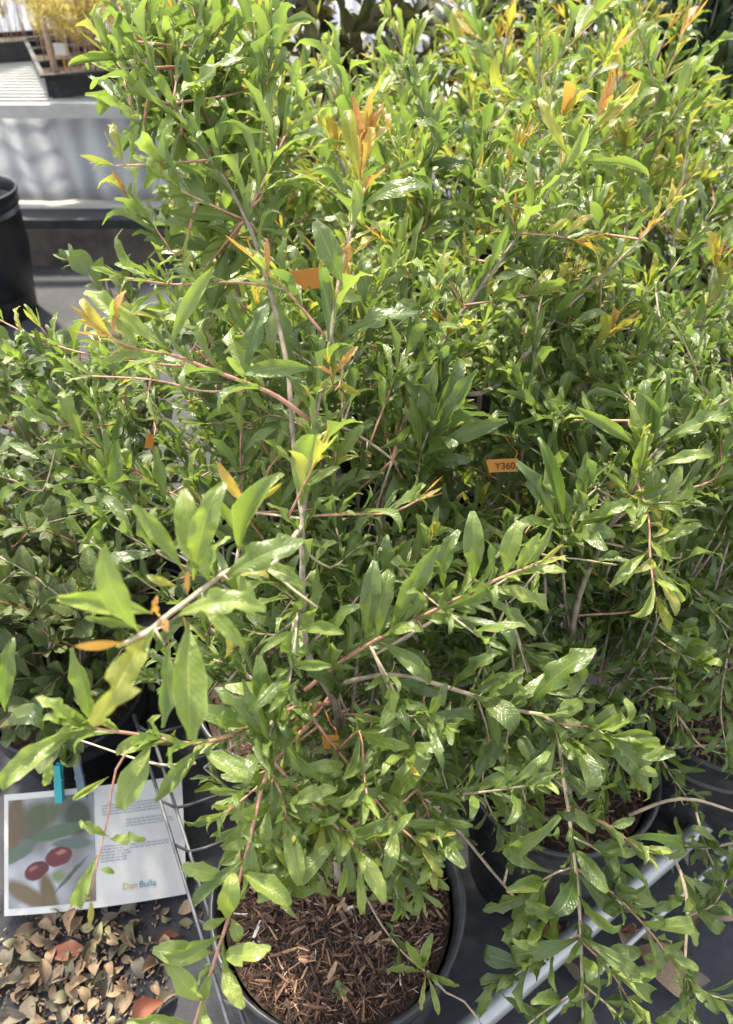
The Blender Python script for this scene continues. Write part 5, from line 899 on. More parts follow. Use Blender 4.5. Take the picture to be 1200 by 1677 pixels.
PLACED_LEAVES = [
    (0, (-0.1318, 0.2999, 0.8773), (-0.1432, 0.3095, 0.9354), 0.3, 1.6, 38, 1),
    (0, (-0.1298, 0.3203, 0.8706), (-0.1761, 0.3057, 0.8998), 0.27, 2, -8, 0),
    (0, (-0.1296, 0.2976, 0.8746), (-0.143, 0.2359, 0.8788), 0.33, 2.5, 20, 2),
    (0, (-0.1372, 0.2894, 0.8804), (-0.1585, 0.275, 0.8943), 0.17, 4.3, 30, 3),
    (0, (-0.1197, 0.3252, 0.8608), (-0.0612, 0.322, 0.8726), 0.3, 2, 5, 0),
    (0, (-0.1129, 0.331, 0.8522), (-0.1068, 0.271, 0.8118), 0.34, 2, -10, 1),
    (0, (-0.1355, 0.3491, 0.8115), (-0.1375, 0.3051, 0.7746), 0.26, 1, 10, 0),
    (0, (-0.1184, 0.3585, 0.8694), (-0.147, 0.3785, 0.9087), 0.3, 1.6, 0, 2),
    (0, (-0.1161, 0.3689, 0.8507), (-0.0927, 0.3958, 0.9139), 0.28, 1.8, 8, 0),
    (0, (-0.1057, 0.3826, 0.8358), (-0.0911, 0.3874, 0.8727), 0.25, 2, 40, 3),
    (0, (-0.1014, 0.3826, 0.8358), (-0.0427, 0.3932, 0.8641), 0.3, 1.2, -10, 1),
    (0, (-0.099, 0.3902, 0.8294), (-0.0682, 0.3845, 0.8381), 0.22, 3, 30, 0),
    (0, (-0.0969, 0.4321, 0.817), (-0.0597, 0.4467, 0.8812), 0.34, 1.5, 0, 2),
    (0, (-0.0923, 0.4628, 0.8381), (-0.1117, 0.4683, 0.8758), 0.22, 3.4, 35, 3),
    (0, (-0.09, 0.4637, 0.8392), (-0.0632, 0.4586, 0.8642), 0.2, 3, -20, 3),
    (0, (-0.1223, 0.3522, 0.8619), (-0.1392, 0.3496, 0.8744), 0.25, 2.5, 20, 0),
    (0, (-0.1018, 0.3557, 0.835), (-0.096, 0.3352, 0.8105), 0.22, 3.2, 30, 0),
    (0, (-0.1229, 0.3153, 0.8723), (-0.1228, 0.317, 0.89), 0.3, 4.5, 30, 3),
    (0, (-0.124, 0.3146, 0.8715), (-0.1167, 0.3032, 0.8735), 0.35, 4.5, 0, 3),
    (0, (-0.1137, 0.3414, 0.8646), (-0.1106, 0.3442, 0.8835), 0.2, 5, 30, 3),
    (0, (-0.1047, 0.3676, 0.8491), (-0.1208, 0.4006, 0.904), 0.26, 1.7, 10, 1),
    (0, (-0.0971, 0.4455, 0.8175), (-0.1236, 0.4527, 0.8572), 0.26, 1.6, -10, 0),
    (0, (-0.0957, 0.4485, 0.8211), (-0.0732, 0.4571, 0.8624), 0.28, 1.8, 10, 1),
    (0, (-0.1105, 0.3459, 0.8543), (-0.0789, 0.3268, 0.8316), 0.26, 1.6, 10, 0),
    (0, (-0.116, 0.3327, 0.8542), (-0.1066, 0.304, 0.8044), 0.22, 1.8, 20, 0),
    (0, (-0.1269, 0.3168, 0.8663), (-0.1428, 0.2977, 0.8436), 0.26, 2, 10, 0),
    (0, (-0.1307, 0.3077, 0.8711), (-0.1634, 0.3056, 0.8841), 0.22, 1.8, 10, 0),
    (0, (-0.0852, 0.4333, 0.8029), (-0.0466, 0.4156, 0.7974), 0.28, 1.4, 0, 0),
    (0, (-0.095, 0.403, 0.8291), (-0.084, 0.3803, 0.802), 0.28, 1.6, 0, 0),
    (0, (-0.2046, 0.3291, 0.741), (-0.2501, 0.2841, 0.734), 0.27, 2, 5, 1),
    (0, (-0.2069, 0.3297, 0.7417), (-0.2314, 0.33, 0.7732), 0.38, 1.6, 0, 0),
    (0, (-0.2439, 0.3374, 0.6887), (-0.2496, 0.3231, 0.6716), 0.38, 1.6, 10, 0),
    (0, (-0.2024, 0.335, 0.7325), (-0.2092, 0.3595, 0.7928), 0.3, 1.5, 0, 2),
    (0, (-0.2897, 0.3722, 0.6991), (-0.2747, 0.3971, 0.7598), 0.28, 0.4, 0, 1),
    (0, (-0.2985, 0.3612, 0.686), (-0.2542, 0.3585, 0.6983), 0.42, 0.3, 30, 2),
    (0, (-0.1965, 0.3222, 0.6861), (-0.2202, 0.3056, 0.6818), 0.3, 1.8, 10, 0),
    (0, (-0.1625, 0.3373, 0.7119), (-0.1818, 0.296, 0.6859), 0.42, 1.5, -15, 2),
    (0, (-0.1965, 0.2929, 0.6512), (-0.2152, 0.2953, 0.6696), 0.38, 1.3, 0, 0),
    (0, (-0.1956, 0.292, 0.6501), (-0.1657, 0.2861, 0.6587), 0.36, 1.4, 0, 0),
    (0, (-0.2043, 0.2788, 0.6266), (-0.1923, 0.2749, 0.6298), 0.5, 1.4, 0, 0),
    (0, (-0.2084, 0.2887, 0.6306), (-0.2249, 0.2644, 0.6016), 0.32, 1.5, 20, 0),
    (0, (-0.2131, 0.2674, 0.6052), (-0.2291, 0.2623, 0.6148), 0.2, 3, 20, 3),
    (0, (-0.2136, 0.2674, 0.6052), (-0.215, 0.2528, 0.5878), 0.2, 3, 0, 3),
    (0, (-0.1255, 0.3429, 0.6952), (-0.1584, 0.305, 0.6811), 0.36, 1.5, 0, 1),
    (0, (-0.131, 0.3477, 0.6854), (-0.0894, 0.3222, 0.6861), 0.44, 1.2, 0, 2),
    (0, (-0.1547, 0.3379, 0.7126), (-0.1845, 0.322, 0.717), 0.45, 1.3, 10, 0),
    (0, (-0.0808, 0.367, 0.6618), (-0.0988, 0.3889, 0.7189), 0.27, 0.4, 0, 1),
    (0, (-0.0849, 0.3664, 0.661), (-0.1223, 0.3839, 0.7129), 0.3, 0.5, 0, 2),
    (0, (-0.0771, 0.3896, 0.6575), (-0.0889, 0.4145, 0.7183), 0.26, 0.4, 10, 0),
    (0, (-0.0755, 0.3879, 0.6555), (-0.0667, 0.4133, 0.7014), 0.28, 0.8, 0, 1),
    (0, (-0.0011, 0.4552, 0.6891), (0.0074, 0.4862, 0.7571), 0.26, 0.6, 0, 1),
    (0, (0.0218, 0.4615, 0.6966), (0.0604, 0.4873, 0.774), 0.27, 1.2, 0, 0),
    (0, (0.0098, 0.4563, 0.6903), (0.0215, 0.4893, 0.7453), 0.3, 0.8, 0, 2),
    (0, (0.0687, 0.4773, 0.7309), (0.0792, 0.4957, 0.784), 0.34, 1.2, 20, 1),
    (0, (0.0939, 0.4807, 0.735), (0.0906, 0.5061, 0.7964), 0.3, 1.2, 0, 2),
    (0, (0.1197, 0.4752, 0.7517), (0.1283, 0.4931, 0.7965), 0.33, 1.7, 0, 0),
    (0, (0.1286, 0.4762, 0.7529), (0.1452, 0.4866, 0.7886), 0.32, 1.8, 0, 1),
    (0, (0.1312, 0.4762, 0.7529), (0.1678, 0.4658, 0.7639), 0.22, 2, 0, 0),
    (0, (0.0994, 0.4692, 0.7369), (0.1438, 0.4374, 0.7146), 0.3, 1.0, 0, 2),
    (0, (0.0494, 0.4611, 0.7116), (0.0931, 0.4482, 0.7118), 0.36, 1.2, 0, 1),
    (0, (0.012, 0.4545, 0.6882), (0.0569, 0.4252, 0.6688), 0.36, 1, 0, 0),
    (0, (0.0221, 0.4949, 0.7207), (0.0174, 0.5158, 0.7612), 0.36, 0.7, 10, 0),
    (0, (0.0799, 0.4636, 0.6057), (0.1285, 0.4735, 0.6486), 0.28, 0.7, 0, 1),
    (0, (0.1142, 0.4617, 0.6035), (0.1498, 0.4631, 0.6362), 0.34, 1, 0, 0),
    (0, (0.0817, 0.4568, 0.5976), (0.0657, 0.412, 0.5753), 0.38, 0.7, 0, 2),
    (0, (0.1154, 0.4579, 0.5989), (0.1233, 0.4172, 0.5815), 0.34, 1, 0, 0),
    (0, (0.1554, 0.4477, 0.6023), (0.2113, 0.4627, 0.6668), 0.32, 0.5, 0, 2),
    (0, (-0.1083, 0.2827, 0.6079), (-0.1428, 0.2803, 0.6283), 0.38, 1.9, 0, 1),
    (0, (-0.1103, 0.261, 0.5821), (-0.1051, 0.2796, 0.6198), 0.42, 1.9, 0, 0),
    (0, (-0.0995, 0.2872, 0.6055), (-0.0587, 0.2637, 0.6009), 0.42, 1.9, 15, 2),
    (0, (-0.1107, 0.2616, 0.5828), (-0.1269, 0.2522, 0.5871), 0.5, 1.9, 0, 0),
    (0, (-0.1069, 0.2616, 0.5828), (-0.0985, 0.2461, 0.5798), 0.6, 1.9, 0, 0),
    (0, (-0.1194, 0.242, 0.5672), (-0.163, 0.2372, 0.5848), 0.36, 1.9, 0, 1),
    (0, (-0.1146, 0.2414, 0.5665), (-0.0731, 0.2372, 0.5848), 0.42, 1.9, 0, 0),
    (0, (-0.1117, 0.2374, 0.5617), (-0.0941, 0.2085, 0.5506), 0.44, 1.9, 0, 2),
    (0, (-0.1279, 0.2157, 0.5436), (-0.1499, 0.2306, 0.577), 0.4, 1.9, 0, 0),
    (0, (-0.1288, 0.2157, 0.5436), (-0.1187, 0.224, 0.5691), 0.5, 1.9, 0, 0),
    (0, (-0.1316, 0.2035, 0.5291), (-0.1825, 0.2025, 0.5434), 0.34, 1.9, 0, 1),
    (0, (-0.1279, 0.2126, 0.5399), (-0.1187, 0.1971, 0.537), 0.5, 1.9, 0, 0),
    (0, (-0.093, 0.3062, 0.6204), (-0.1107, 0.2966, 0.6245), 0.45, 1.6, 0, 0),
    (0, (-0.092, 0.3078, 0.6222), (-0.0905, 0.2889, 0.5997), 0.5, 1.4, 0, 0),
    (0, (-0.0686, 0.3239, 0.6259), (-0.0538, 0.2826, 0.5922), 0.27, 1.8, 0, 1),
    (0, (-0.0796, 0.3287, 0.6316), (-0.0798, 0.3053, 0.6192), 0.42, 1.7, 0, 0),
    (0, (-0.087, 0.3239, 0.6259), (-0.1081, 0.3046, 0.6185), 0.4, 1.7, 10, 0),
    (0, (-0.0656, 0.3294, 0.6324), (-0.0235, 0.3329, 0.6522), 0.36, 1.9, 0, 2),
    (0, (-0.0128, 0.3177, 0.5874), (0.0149, 0.2776, 0.5707), 0.28, 2, 0, 0),
    (0, (-0.0154, 0.3144, 0.5835), (-0.0237, 0.2859, 0.565), 0.3, 2, 0, 1),
    (0, (-0.0077, 0.3111, 0.5796), (-0.004, 0.2761, 0.5534), 0.24, 2.2, 0, 0),
    (0, (-0.0205, 0.3233, 0.5941), (-0.0515, 0.2976, 0.579), 0.4, 1.5, 0, 0),
    (0, (-0.0154, 0.321, 0.5913), (0.0343, 0.3229, 0.6091), 0.3, 1.8, 0, 2),
    (0, (0.0423, 0.3299, 0.5708), (0.0766, 0.329, 0.5853), 0.25, 3, 0, 3),
    (0, (0.0434, 0.3299, 0.5708), (0.0646, 0.3055, 0.5573), 0.28, 2.6, 0, 0),
    (0, (0.0185, 0.3635, 0.5798), (0.0561, 0.3792, 0.6295), 0.34, 1.6, 0, 1),
    (0, (0.0, 0.3705, 0.5881), (0.0365, 0.3462, 0.5747), 0.36, 1.8, 0, 0),
    (0, (0.0566, 0.2993, 0.3633), (0.0194, 0.2955, 0.3743), 0.3, 2, 0, 0),
    (0, (0.0566, 0.3009, 0.3652), (0.0395, 0.3158, 0.3985), 0.32, 2, 0, 1),
    (0, (0.0585, 0.3009, 0.3652), (0.0656, 0.3205, 0.4041), 0.3, 2, 0, 0),
    (0, (0.0616, 0.2993, 0.3633), (0.0924, 0.2869, 0.364), 0.3, 2, 0, 1),
    (0, (0.0597, 0.2974, 0.3609), (0.0547, 0.2709, 0.3449), 0.24, 2.3, 0, 0),
    (0, (0.0616, 0.2974, 0.3609), (0.0717, 0.2682, 0.3417), 0.24, 2.2, 0, 1),
    (0, (0.1154, 0.2727, 0.316), (0.1305, 0.2922, 0.3548), 0.38, 1.2, 0, 0),
    (0, (-0.0238, 0.6376, 0.8909), (0.0451, 0.6332, 0.9167), 0.3, 0.6, 0, 1),
    (0, (-0.0058, 0.7586, 0.9884), (-0.0159, 0.7921, 1.0439), 0.36, 2.7, 0, 0),
    (0, (-0.0046, 0.7676, 0.9913), (0.008, 0.7811, 1.0308), 0.3, 3.6, 0, 1),
    (0, (0.0, 0.8007, 1.0152), (0.0175, 0.8197, 1.0457), 0.2, 4.3, 30, 3),
    (0, (-0.0012, 0.8007, 1.0152), (0.0035, 0.8253, 1.0445), 0.18, 4.5, 10, 3),
    (0, (-0.0024, 0.7988, 1.013), (-0.0129, 0.829, 1.049), 0.18, 4.2, -20, 3),
    (0, (-0.0058, 0.7438, 0.9708), (0.0572, 0.7361, 0.9926), 0.26, 1.2, 10, 2),
    (0, (-0.0196, 0.6766, 0.9218), (-0.0463, 0.6954, 0.9753), 0.36, 1.0, 0, 0),
    (0, (-0.0185, 0.6766, 0.9218), (-0.011, 0.6955, 0.9599), 0.24, 4, 20, 3),
    (0, (-0.091, 0.6521, 0.9548), (-0.0992, 0.6513, 0.9616), 0.3, 4.2, 0, 3),
    (0, (-0.0852, 0.6518, 0.9467), (-0.0862, 0.6657, 0.971), 0.2, 4.6, 10, 3),
    (0, (-0.0751, 0.648, 0.9344), (-0.0899, 0.647, 0.9487), 0.18, 4.4, 0, 3),
    (0, (-0.0279, 0.599, 0.876), (-0.0074, 0.6052, 0.8989), 0.22, 4.2, 0, 3),
    (0, (-0.0295, 0.5984, 0.8752), (-0.0423, 0.5943, 0.8859), 0.3, 4, 0, 3),
    (0, (-0.03, 0.6086, 0.8718), (-0.0311, 0.6187, 0.8995), 0.26, 1.6, 0, 0),
    (0, (-0.2091, 0.5839, 0.9203), (-0.1959, 0.5985, 0.9531), 0.22, 4.3, 30, 3),
    (0, (-0.1644, 0.5883, 0.9021), (-0.237, 0.6168, 0.9439), 0.22, 1.9, 0, 2),
    (0, (-0.1696, 0.5877, 0.9013), (-0.2223, 0.5661, 0.899), 0.28, 2, 0, 1),
    (0, (-0.168, 0.5893, 0.9033), (-0.1293, 0.6293, 0.9588), 0.2, 1.6, 10, 0),
    (0, (-0.1047, 0.5882, 0.8787), (-0.0833, 0.6206, 0.9328), 0.26, 0.5, 0, 1),
    (0, (-0.1137, 0.5892, 0.8799), (-0.0495, 0.5848, 0.8901), 0.3, 0.8, 0, 0),
    (0, (-0.1449, 0.7621, 1.0082), (-0.1657, 0.7708, 1.0496), 0.28, 1, 0, 1),
    (0, (-0.1409, 0.7636, 1.0099), (-0.1278, 0.7811, 1.0463), 0.34, 1, 0, 0),
    (0, (-0.1198, 0.7357, 0.9611), (-0.1827, 0.7206, 0.9742), 0.28, 0.6, 0, 2),
    (0, (-0.1765, 0.7811, 1.0463), (-0.1851, 0.741, 1.014), 0.32, 2, 0, 0),
    (0, (-0.1726, 0.7854, 1.0514), (-0.1078, 0.7888, 1.0867), 0.22, 1.2, 20, 1),
    (0, (-0.2017, 0.8003, 1.0847), (-0.2658, 0.7843, 1.0812), 0.2, 1.4, 10, 2),
    (0, (-0.2151, 0.7269, 1.0128), (-0.226, 0.7493, 1.0395), 0.3, 2.6, 0, 0),
    (0, (-0.2113, 0.7283, 1.0145), (-0.2026, 0.7503, 1.0408), 0.36, 1.8, 0, 1),
    (0, (-0.074, 0.7674, 1.03), (-0.0304, 0.7729, 1.0521), 0.22, 2.2, 0, 0),
    (0, (-0.0728, 0.7696, 1.0326), (-0.0608, 0.7807, 1.0614), 0.26, 1.2, 0, 1),
    (0, (-0.2557, 0.6264, 0.722), (-0.2669, 0.6587, 0.776), 0.3, 1.2, 0, 1),
    (0, (-0.2481, 0.6486, 0.7329), (-0.2494, 0.6467, 0.7616), 0.4, 1.4, 0, 0),
    (0, (-0.2589, 0.6155, 0.7089), (-0.2556, 0.6527, 0.7688), 0.28, 1.2, 0, 2),
    (0, (-0.2084, 0.6155, 0.7089), (-0.2151, 0.6487, 0.764), 0.3, 1.0, 0, 0),
    (0, (-0.2848, 0.6712, 0.7442), (-0.346, 0.6528, 0.7534), 0.22, 0.9, 0, 1),
    (0, (-0.2977, 0.6712, 0.7442), (-0.3138, 0.6934, 0.8018), 0.34, 1.4, 0, 0),
    (0, (-0.3139, 0.6858, 0.7616), (-0.3721, 0.6856, 0.777), 0.26, 1.9, 0, 0),
    (0, (-0.2589, 0.613, 0.706), (-0.2899, 0.5853, 0.6886), 0.3, 1.4, 0, 2),
    (0, (-0.2904, 0.6163, 0.7099), (-0.3292, 0.6226, 0.733), 0.26, 1.8, 0, 0),
    (1, (0.0592, 0.6507, 0.7664), (0.0672, 0.6749, 0.842), 0.26, 0.4, 0, 1),
    (1, (0.0661, 0.6507, 0.7664), (0.1104, 0.6718, 0.8383), 0.26, 0.5, 0, 0),
    (1, (0.0624, 0.6426, 0.7569), (0.1398, 0.6486, 0.7951), 0.24, 0.6, 0, 2),
    (1, (0.0561, 0.6426, 0.7569), (0.0438, 0.6635, 0.8128), 0.26, 0.4, 0, 0),
    (1, (0.055, 0.6546, 0.7244), (0.0352, 0.6692, 0.7574), 0.4, 0.3, 0, 0),
    (1, (0.0582, 0.6587, 0.7294), (0.1087, 0.6548, 0.7402), 0.3, 0.7, 0, 1),
    (2, (0.192, 0.5807, 0.7141), (0.1437, 0.5978, 0.7812), 0.26, 0.1, 0, 1),
    (2, (0.1975, 0.5834, 0.7174), (0.1647, 0.6129, 0.7991), 0.24, 0.4, 0, 2),
    (2, (0.2069, 0.577, 0.7253), (0.2114, 0.6031, 0.7875), 0.24, 1, 0, 0),
    (2, (0.2129, 0.5778, 0.7262), (0.2552, 0.5723, 0.7508), 0.3, 1, 0, 1),
    (2, (0.1964, 0.5837, 0.6866), (0.2447, 0.5677, 0.7142), 0.36, 0.3, 0, 0),
    (2, (0.274, 0.6385, 0.7674), (0.2063, 0.6479, 0.8098), 0.26, 0.9, 0, 1),
    (2, (0.2806, 0.6507, 0.7664), (0.2801, 0.6832, 0.8207), 0.3, 0.8, 0, 0),
    (2, (0.2931, 0.6507, 0.7664), (0.2978, 0.6725, 0.8235), 0.3, 1, 0, 2),
    (2, (0.2931, 0.6487, 0.764), (0.3616, 0.6479, 0.7942), 0.3, 0.8, 0, 0),
    (2, (0.2743, 0.6286, 0.7401), (0.2759, 0.6317, 0.7905), 0.34, 1.4, 0, 0),
    (2, (0.2863, 0.6266, 0.7533), (0.3419, 0.6182, 0.7744), 0.24, 1.3, 0, 2),
    (2, (0.2681, 0.6158, 0.7249), (0.237, 0.6158, 0.756), 0.26, 2.2, 0, 3),
    (2, (0.2681, 0.6166, 0.7258), (0.2967, 0.593, 0.7132), 0.24, 3, 0, 3),
    (2, (0.2807, 0.5604, 0.7055), (0.3244, 0.5671, 0.7291), 0.27, 1.5, 0, 0),
    (2, (0.2759, 0.5566, 0.7009), (0.2356, 0.5275, 0.6819), 0.32, 1.4, 0, 1),
    (2, (0.2782, 0.5359, 0.6919), (0.2955, 0.5032, 0.6685), 0.25, 2.6, 20, 3),
    (1, (0.2613, 0.9374, 0.9992), (0.2684, 0.9653, 1.048), 0.18, 4.2, 20, 3),
    (1, (0.2545, 0.9287, 0.9888), (0.3019, 0.9567, 1.0377), 0.2, 3.2, 30, 3),
    (1, (0.2274, 0.9103, 0.967), (0.1892, 0.9437, 1.0223), 0.22, 2.4, 10, 0),
    (1, (0.2376, 0.9086, 0.9649), (0.3099, 0.8868, 0.9545), 0.24, 1.5, 0, 1),
    (1, (0.2274, 0.9068, 0.9628), (0.1946, 0.879, 0.9452), 0.4, 1.6, 0, 0),
    (1, (0.2498, 0.9308, 0.9914), (0.2818, 0.9394, 1.0172), 0.4, 3, 0, 0),
]

# ------------------------------------------------------------------ setting
mb = MB(); mb.add([(-30, -12, 0), (30, -12, 0), (30, 60, 0), (-30, 60, 0)], [(0, 1, 2, 3)])
tag(mb.build('ground', M_CONC), kind='structure')
mb = MB()
N = 44
rg = random.Random(3)
for j in range(N + 1):
    for i in range(N + 1):
        x = -3.2 + 6.4 * i / N; y = -1.2 + 6.6 * j / N
        mb.v.append((x, y, .006 + .003 * math.sin(x * 5 + y * 3) * math.sin(y * 4.1) + rg.uniform(0, .0015)))
for j in range(N):
    for i in range(N):
        k = j * (N + 1) + i
        mb.f.append((k, k + 1, k + N + 2, k + N + 1)); mb.m.append(0)
tag(mb.build('weed_mat_floor', M_MAT, smooth=True), kind='structure')

# raised timber ledge with pale litter on it, and the hanging white sheet behind
t = empty('timber_ledge', (-1.1, 3.0, 0), 'low weathered timber edging beam under the white sheet', 'timber edging')
mb = MB(); mb.box((0, 0, .075), (2.6, .10, .15)); mb.build('beam', M_TIMBER, t)
mb = MB(); mb.box((0, .02, .168), (2.6, .13, .03)); mb.build('top_board', M_POT_DUST, t)
mb = MB(); mb.box((-1.1, 3.25, .09), (2.6, .30, .17)); tag(mb.build('path_edge', M_CONC), kind='structure')
mb = MB()
nx, nz = 60, 6
for j in range(nz + 1):
    for i in range(nx + 1):
        x = -2.6 + 2.6 * i / nx
        mb.v.append((x, 3.16 + .012 * math.sin(x * 21) + .008 * math.sin(x * 47 + j), .19 + .335 * j / nz))
for j in range(nz):
    for i in range(nx):
        k = j * (nx + 1) + i
        mb.f.append((k, k + 1, k + nx + 2, k + nx + 1)); mb.m.append(0)
o = mb.build('plastic_sheet', M_SHEET, smooth=True)
sm = o.modifiers.new('thickness', 'SOLIDIFY'); sm.thickness = .002
tag(o, 'milky translucent plastic sheet hanging below the slatted bench', 'plastic sheet')

# slatted bench with trays
t = empty('greenhouse_bench', (-1.3, 3.6, 0), 'silver slatted greenhouse bench carrying black seedling trays', 'bench')
mb = MB(); mb.box((0, -.53, .535), (2.6, .03, .045)); mb.build('front_rail', M_PIPE, t)
mb = MB(); mb.box((0, .62, .535), (2.6, .03, .035)); mb.build('back_rail', M_PIPE, t)
for sx in (-1.2, 1.2):
    for sy in (-.48, .57):
        mb = MB(); mb.tube([(sx, sy, 0), (sx, sy, .515)], .018, 8); mb.build('leg', M_PIPE, t)
sl = None
for k in range(22):
    if sl is None:
        mb = MB(); mb.box((0, 0, 0), (2.58, .012, .010)); sl = mb.build('slat', M_PIPE, t)
        sl.location = (0, -.49, .5595)
    else:
        c = sl.copy(); COL.objects.link(c); c.location = (0, -.49 + k * .052, .5595)

def tray(x, y, rz, label, seed):
    t = empty('seedling_tray', (x, y, .566), label, 'seedling tray', 'black seedling trays on the bench')
    t.rotation_euler.z = rz
    a, b, h, w = .27, .135, .065, .004
    mb = MB()
    mb.box((0, 0, .003), (2 * a - .03, 2 * b - .03, .006))
    mb.box((0, b - .006, h / 2 + .006), (2 * a - .012, w, h)); mb.box((0, -b + .006, h / 2 + .006), (2 * a - .012, w, h))
    mb.box((a - .006, 0, h / 2 + .006), (w, 2 * b - .016, h)); mb.box((-a + .006, 0, h / 2 + .006), (w, 2 * b - .016, h))
    mb.build('body', M_POT, t)
    mb = MB()
    z = h + .010
    mb.box((0, b, z), (2 * a + .02, .016, .008)); mb.box((0, -b, z), (2 * a + .02, .016, .008))
    mb.box((a, 0, z), (.016, 2 * b - .018, .008)); mb.box((-a, 0, z), (.016, 2 * b - .018, .008))
    mb.build('rim', M_POT, t)
    mb = MB(); mb.box((0, 0, h * .55), (2 * a - .026, 2 * b - .026, h * .7)); mb.build('soil_block', M_SOIL, t)
    rg = random.Random(seed)
    bas = t.matrix_basis.copy()
    p = Plant('seedlings', (x, y, .62), 'golden fine seedlings crowded in the black trays on the bench', 'seedlings', 'golden seedlings in the trays', 0, True)
    p.root['kind'] = 'stuff'
    for i in range(60):
        lx, ly = rg.uniform(-a + .03, a - .03), rg.uniform(-b + .03, b - .03)
        bx = x + lx * math.cos(rz) - ly * math.sin(rz); by = y + lx * math.sin(rz) + ly * math.cos(rz)
        h_ = rg.uniform(.18, .36)
        p0 = np.array([bx, by, .615]); top = p0 + np.array([rg.uniform(-.04, .04), rg.uniform(-.04, .04), h_])
        pts = resample([p0, (p0 + top) / 2 + np.array([rg.uniform(-.01, .01), 0, 0]), top], .05)
        p.stem(pts, .0016, .0007, 'twig', rg.choice((1, 2, 2)), rg, n=4)
        for k in range(22):
            f = rg.uniform(.5, 1.0)
            q = p0 * (1 - f) + top * f
            aa = rg.uniform(0, 6.28)
            p.leaf(q, np.array([math.cos(aa), math.sin(aa), rg.uniform(.1, 1.2)]), UP, rg.uniform(.03, .065), 3, 'gold', rg, 1.0, rg.uniform(-.5, .5))
    p.finish()
tray(-.95, 3.32, .4, 'black plastic seedling tray at the front corner of the bench, with white label', 1)
tray(-1.059, 3.578, .4, 'black plastic seedling tray just behind the labelled one on the bench', 2)
tray(-1.168, 3.836, .4, 'black plastic seedling tray farthest back along the bench', 3)
tray(-1.52, 3.90, .4, 'black plastic seedling tray at the far left of the bench', 4)
t = empty('plant_label', (-1.10, 3.21, .62), 'small blank white plant label stuck in the front seedling tray', 'plant label')
mb = MB(); mb.box((0, 0, .045), (.005, .0015, .09)); mb.build('stake', M_ORANGE, t)
mb = MB(); mb.box((0, -.0025, .085), (.052, .002, .038)); mb.build('plate', M_WHITEP, t)
mb = MB(); mb.tube([(0, 0, 0), (-.004, 0, .10), (-.012, .01, .21)], [.012, .011, .009], 8)
tag(mb.build('wooden_stake', M_STEM_MID, loc=(-1.16, 3.27, .61)), 'pale wooden stake standing beside the white plant label', 'stake')

# translucent greenhouse end wall far behind
t = empty('greenhouse_wall', (0, 8.0, 0), 'bright translucent greenhouse wall far behind the plants', 'greenhouse wall')
for k in range(12):
    mb = MB(); mb.box((-7.7 + 1.4 * k, 0, 1.5), (1.38, .01, 3.0)); mb.build('panel', M_SHEET, t)
for k in range(13):
    mb = MB(); mb.box((-8.4 + 1.4 * k, .05, 1.5), (.05, .05, 3.0)); mb.build('post', M_PIPE, t)

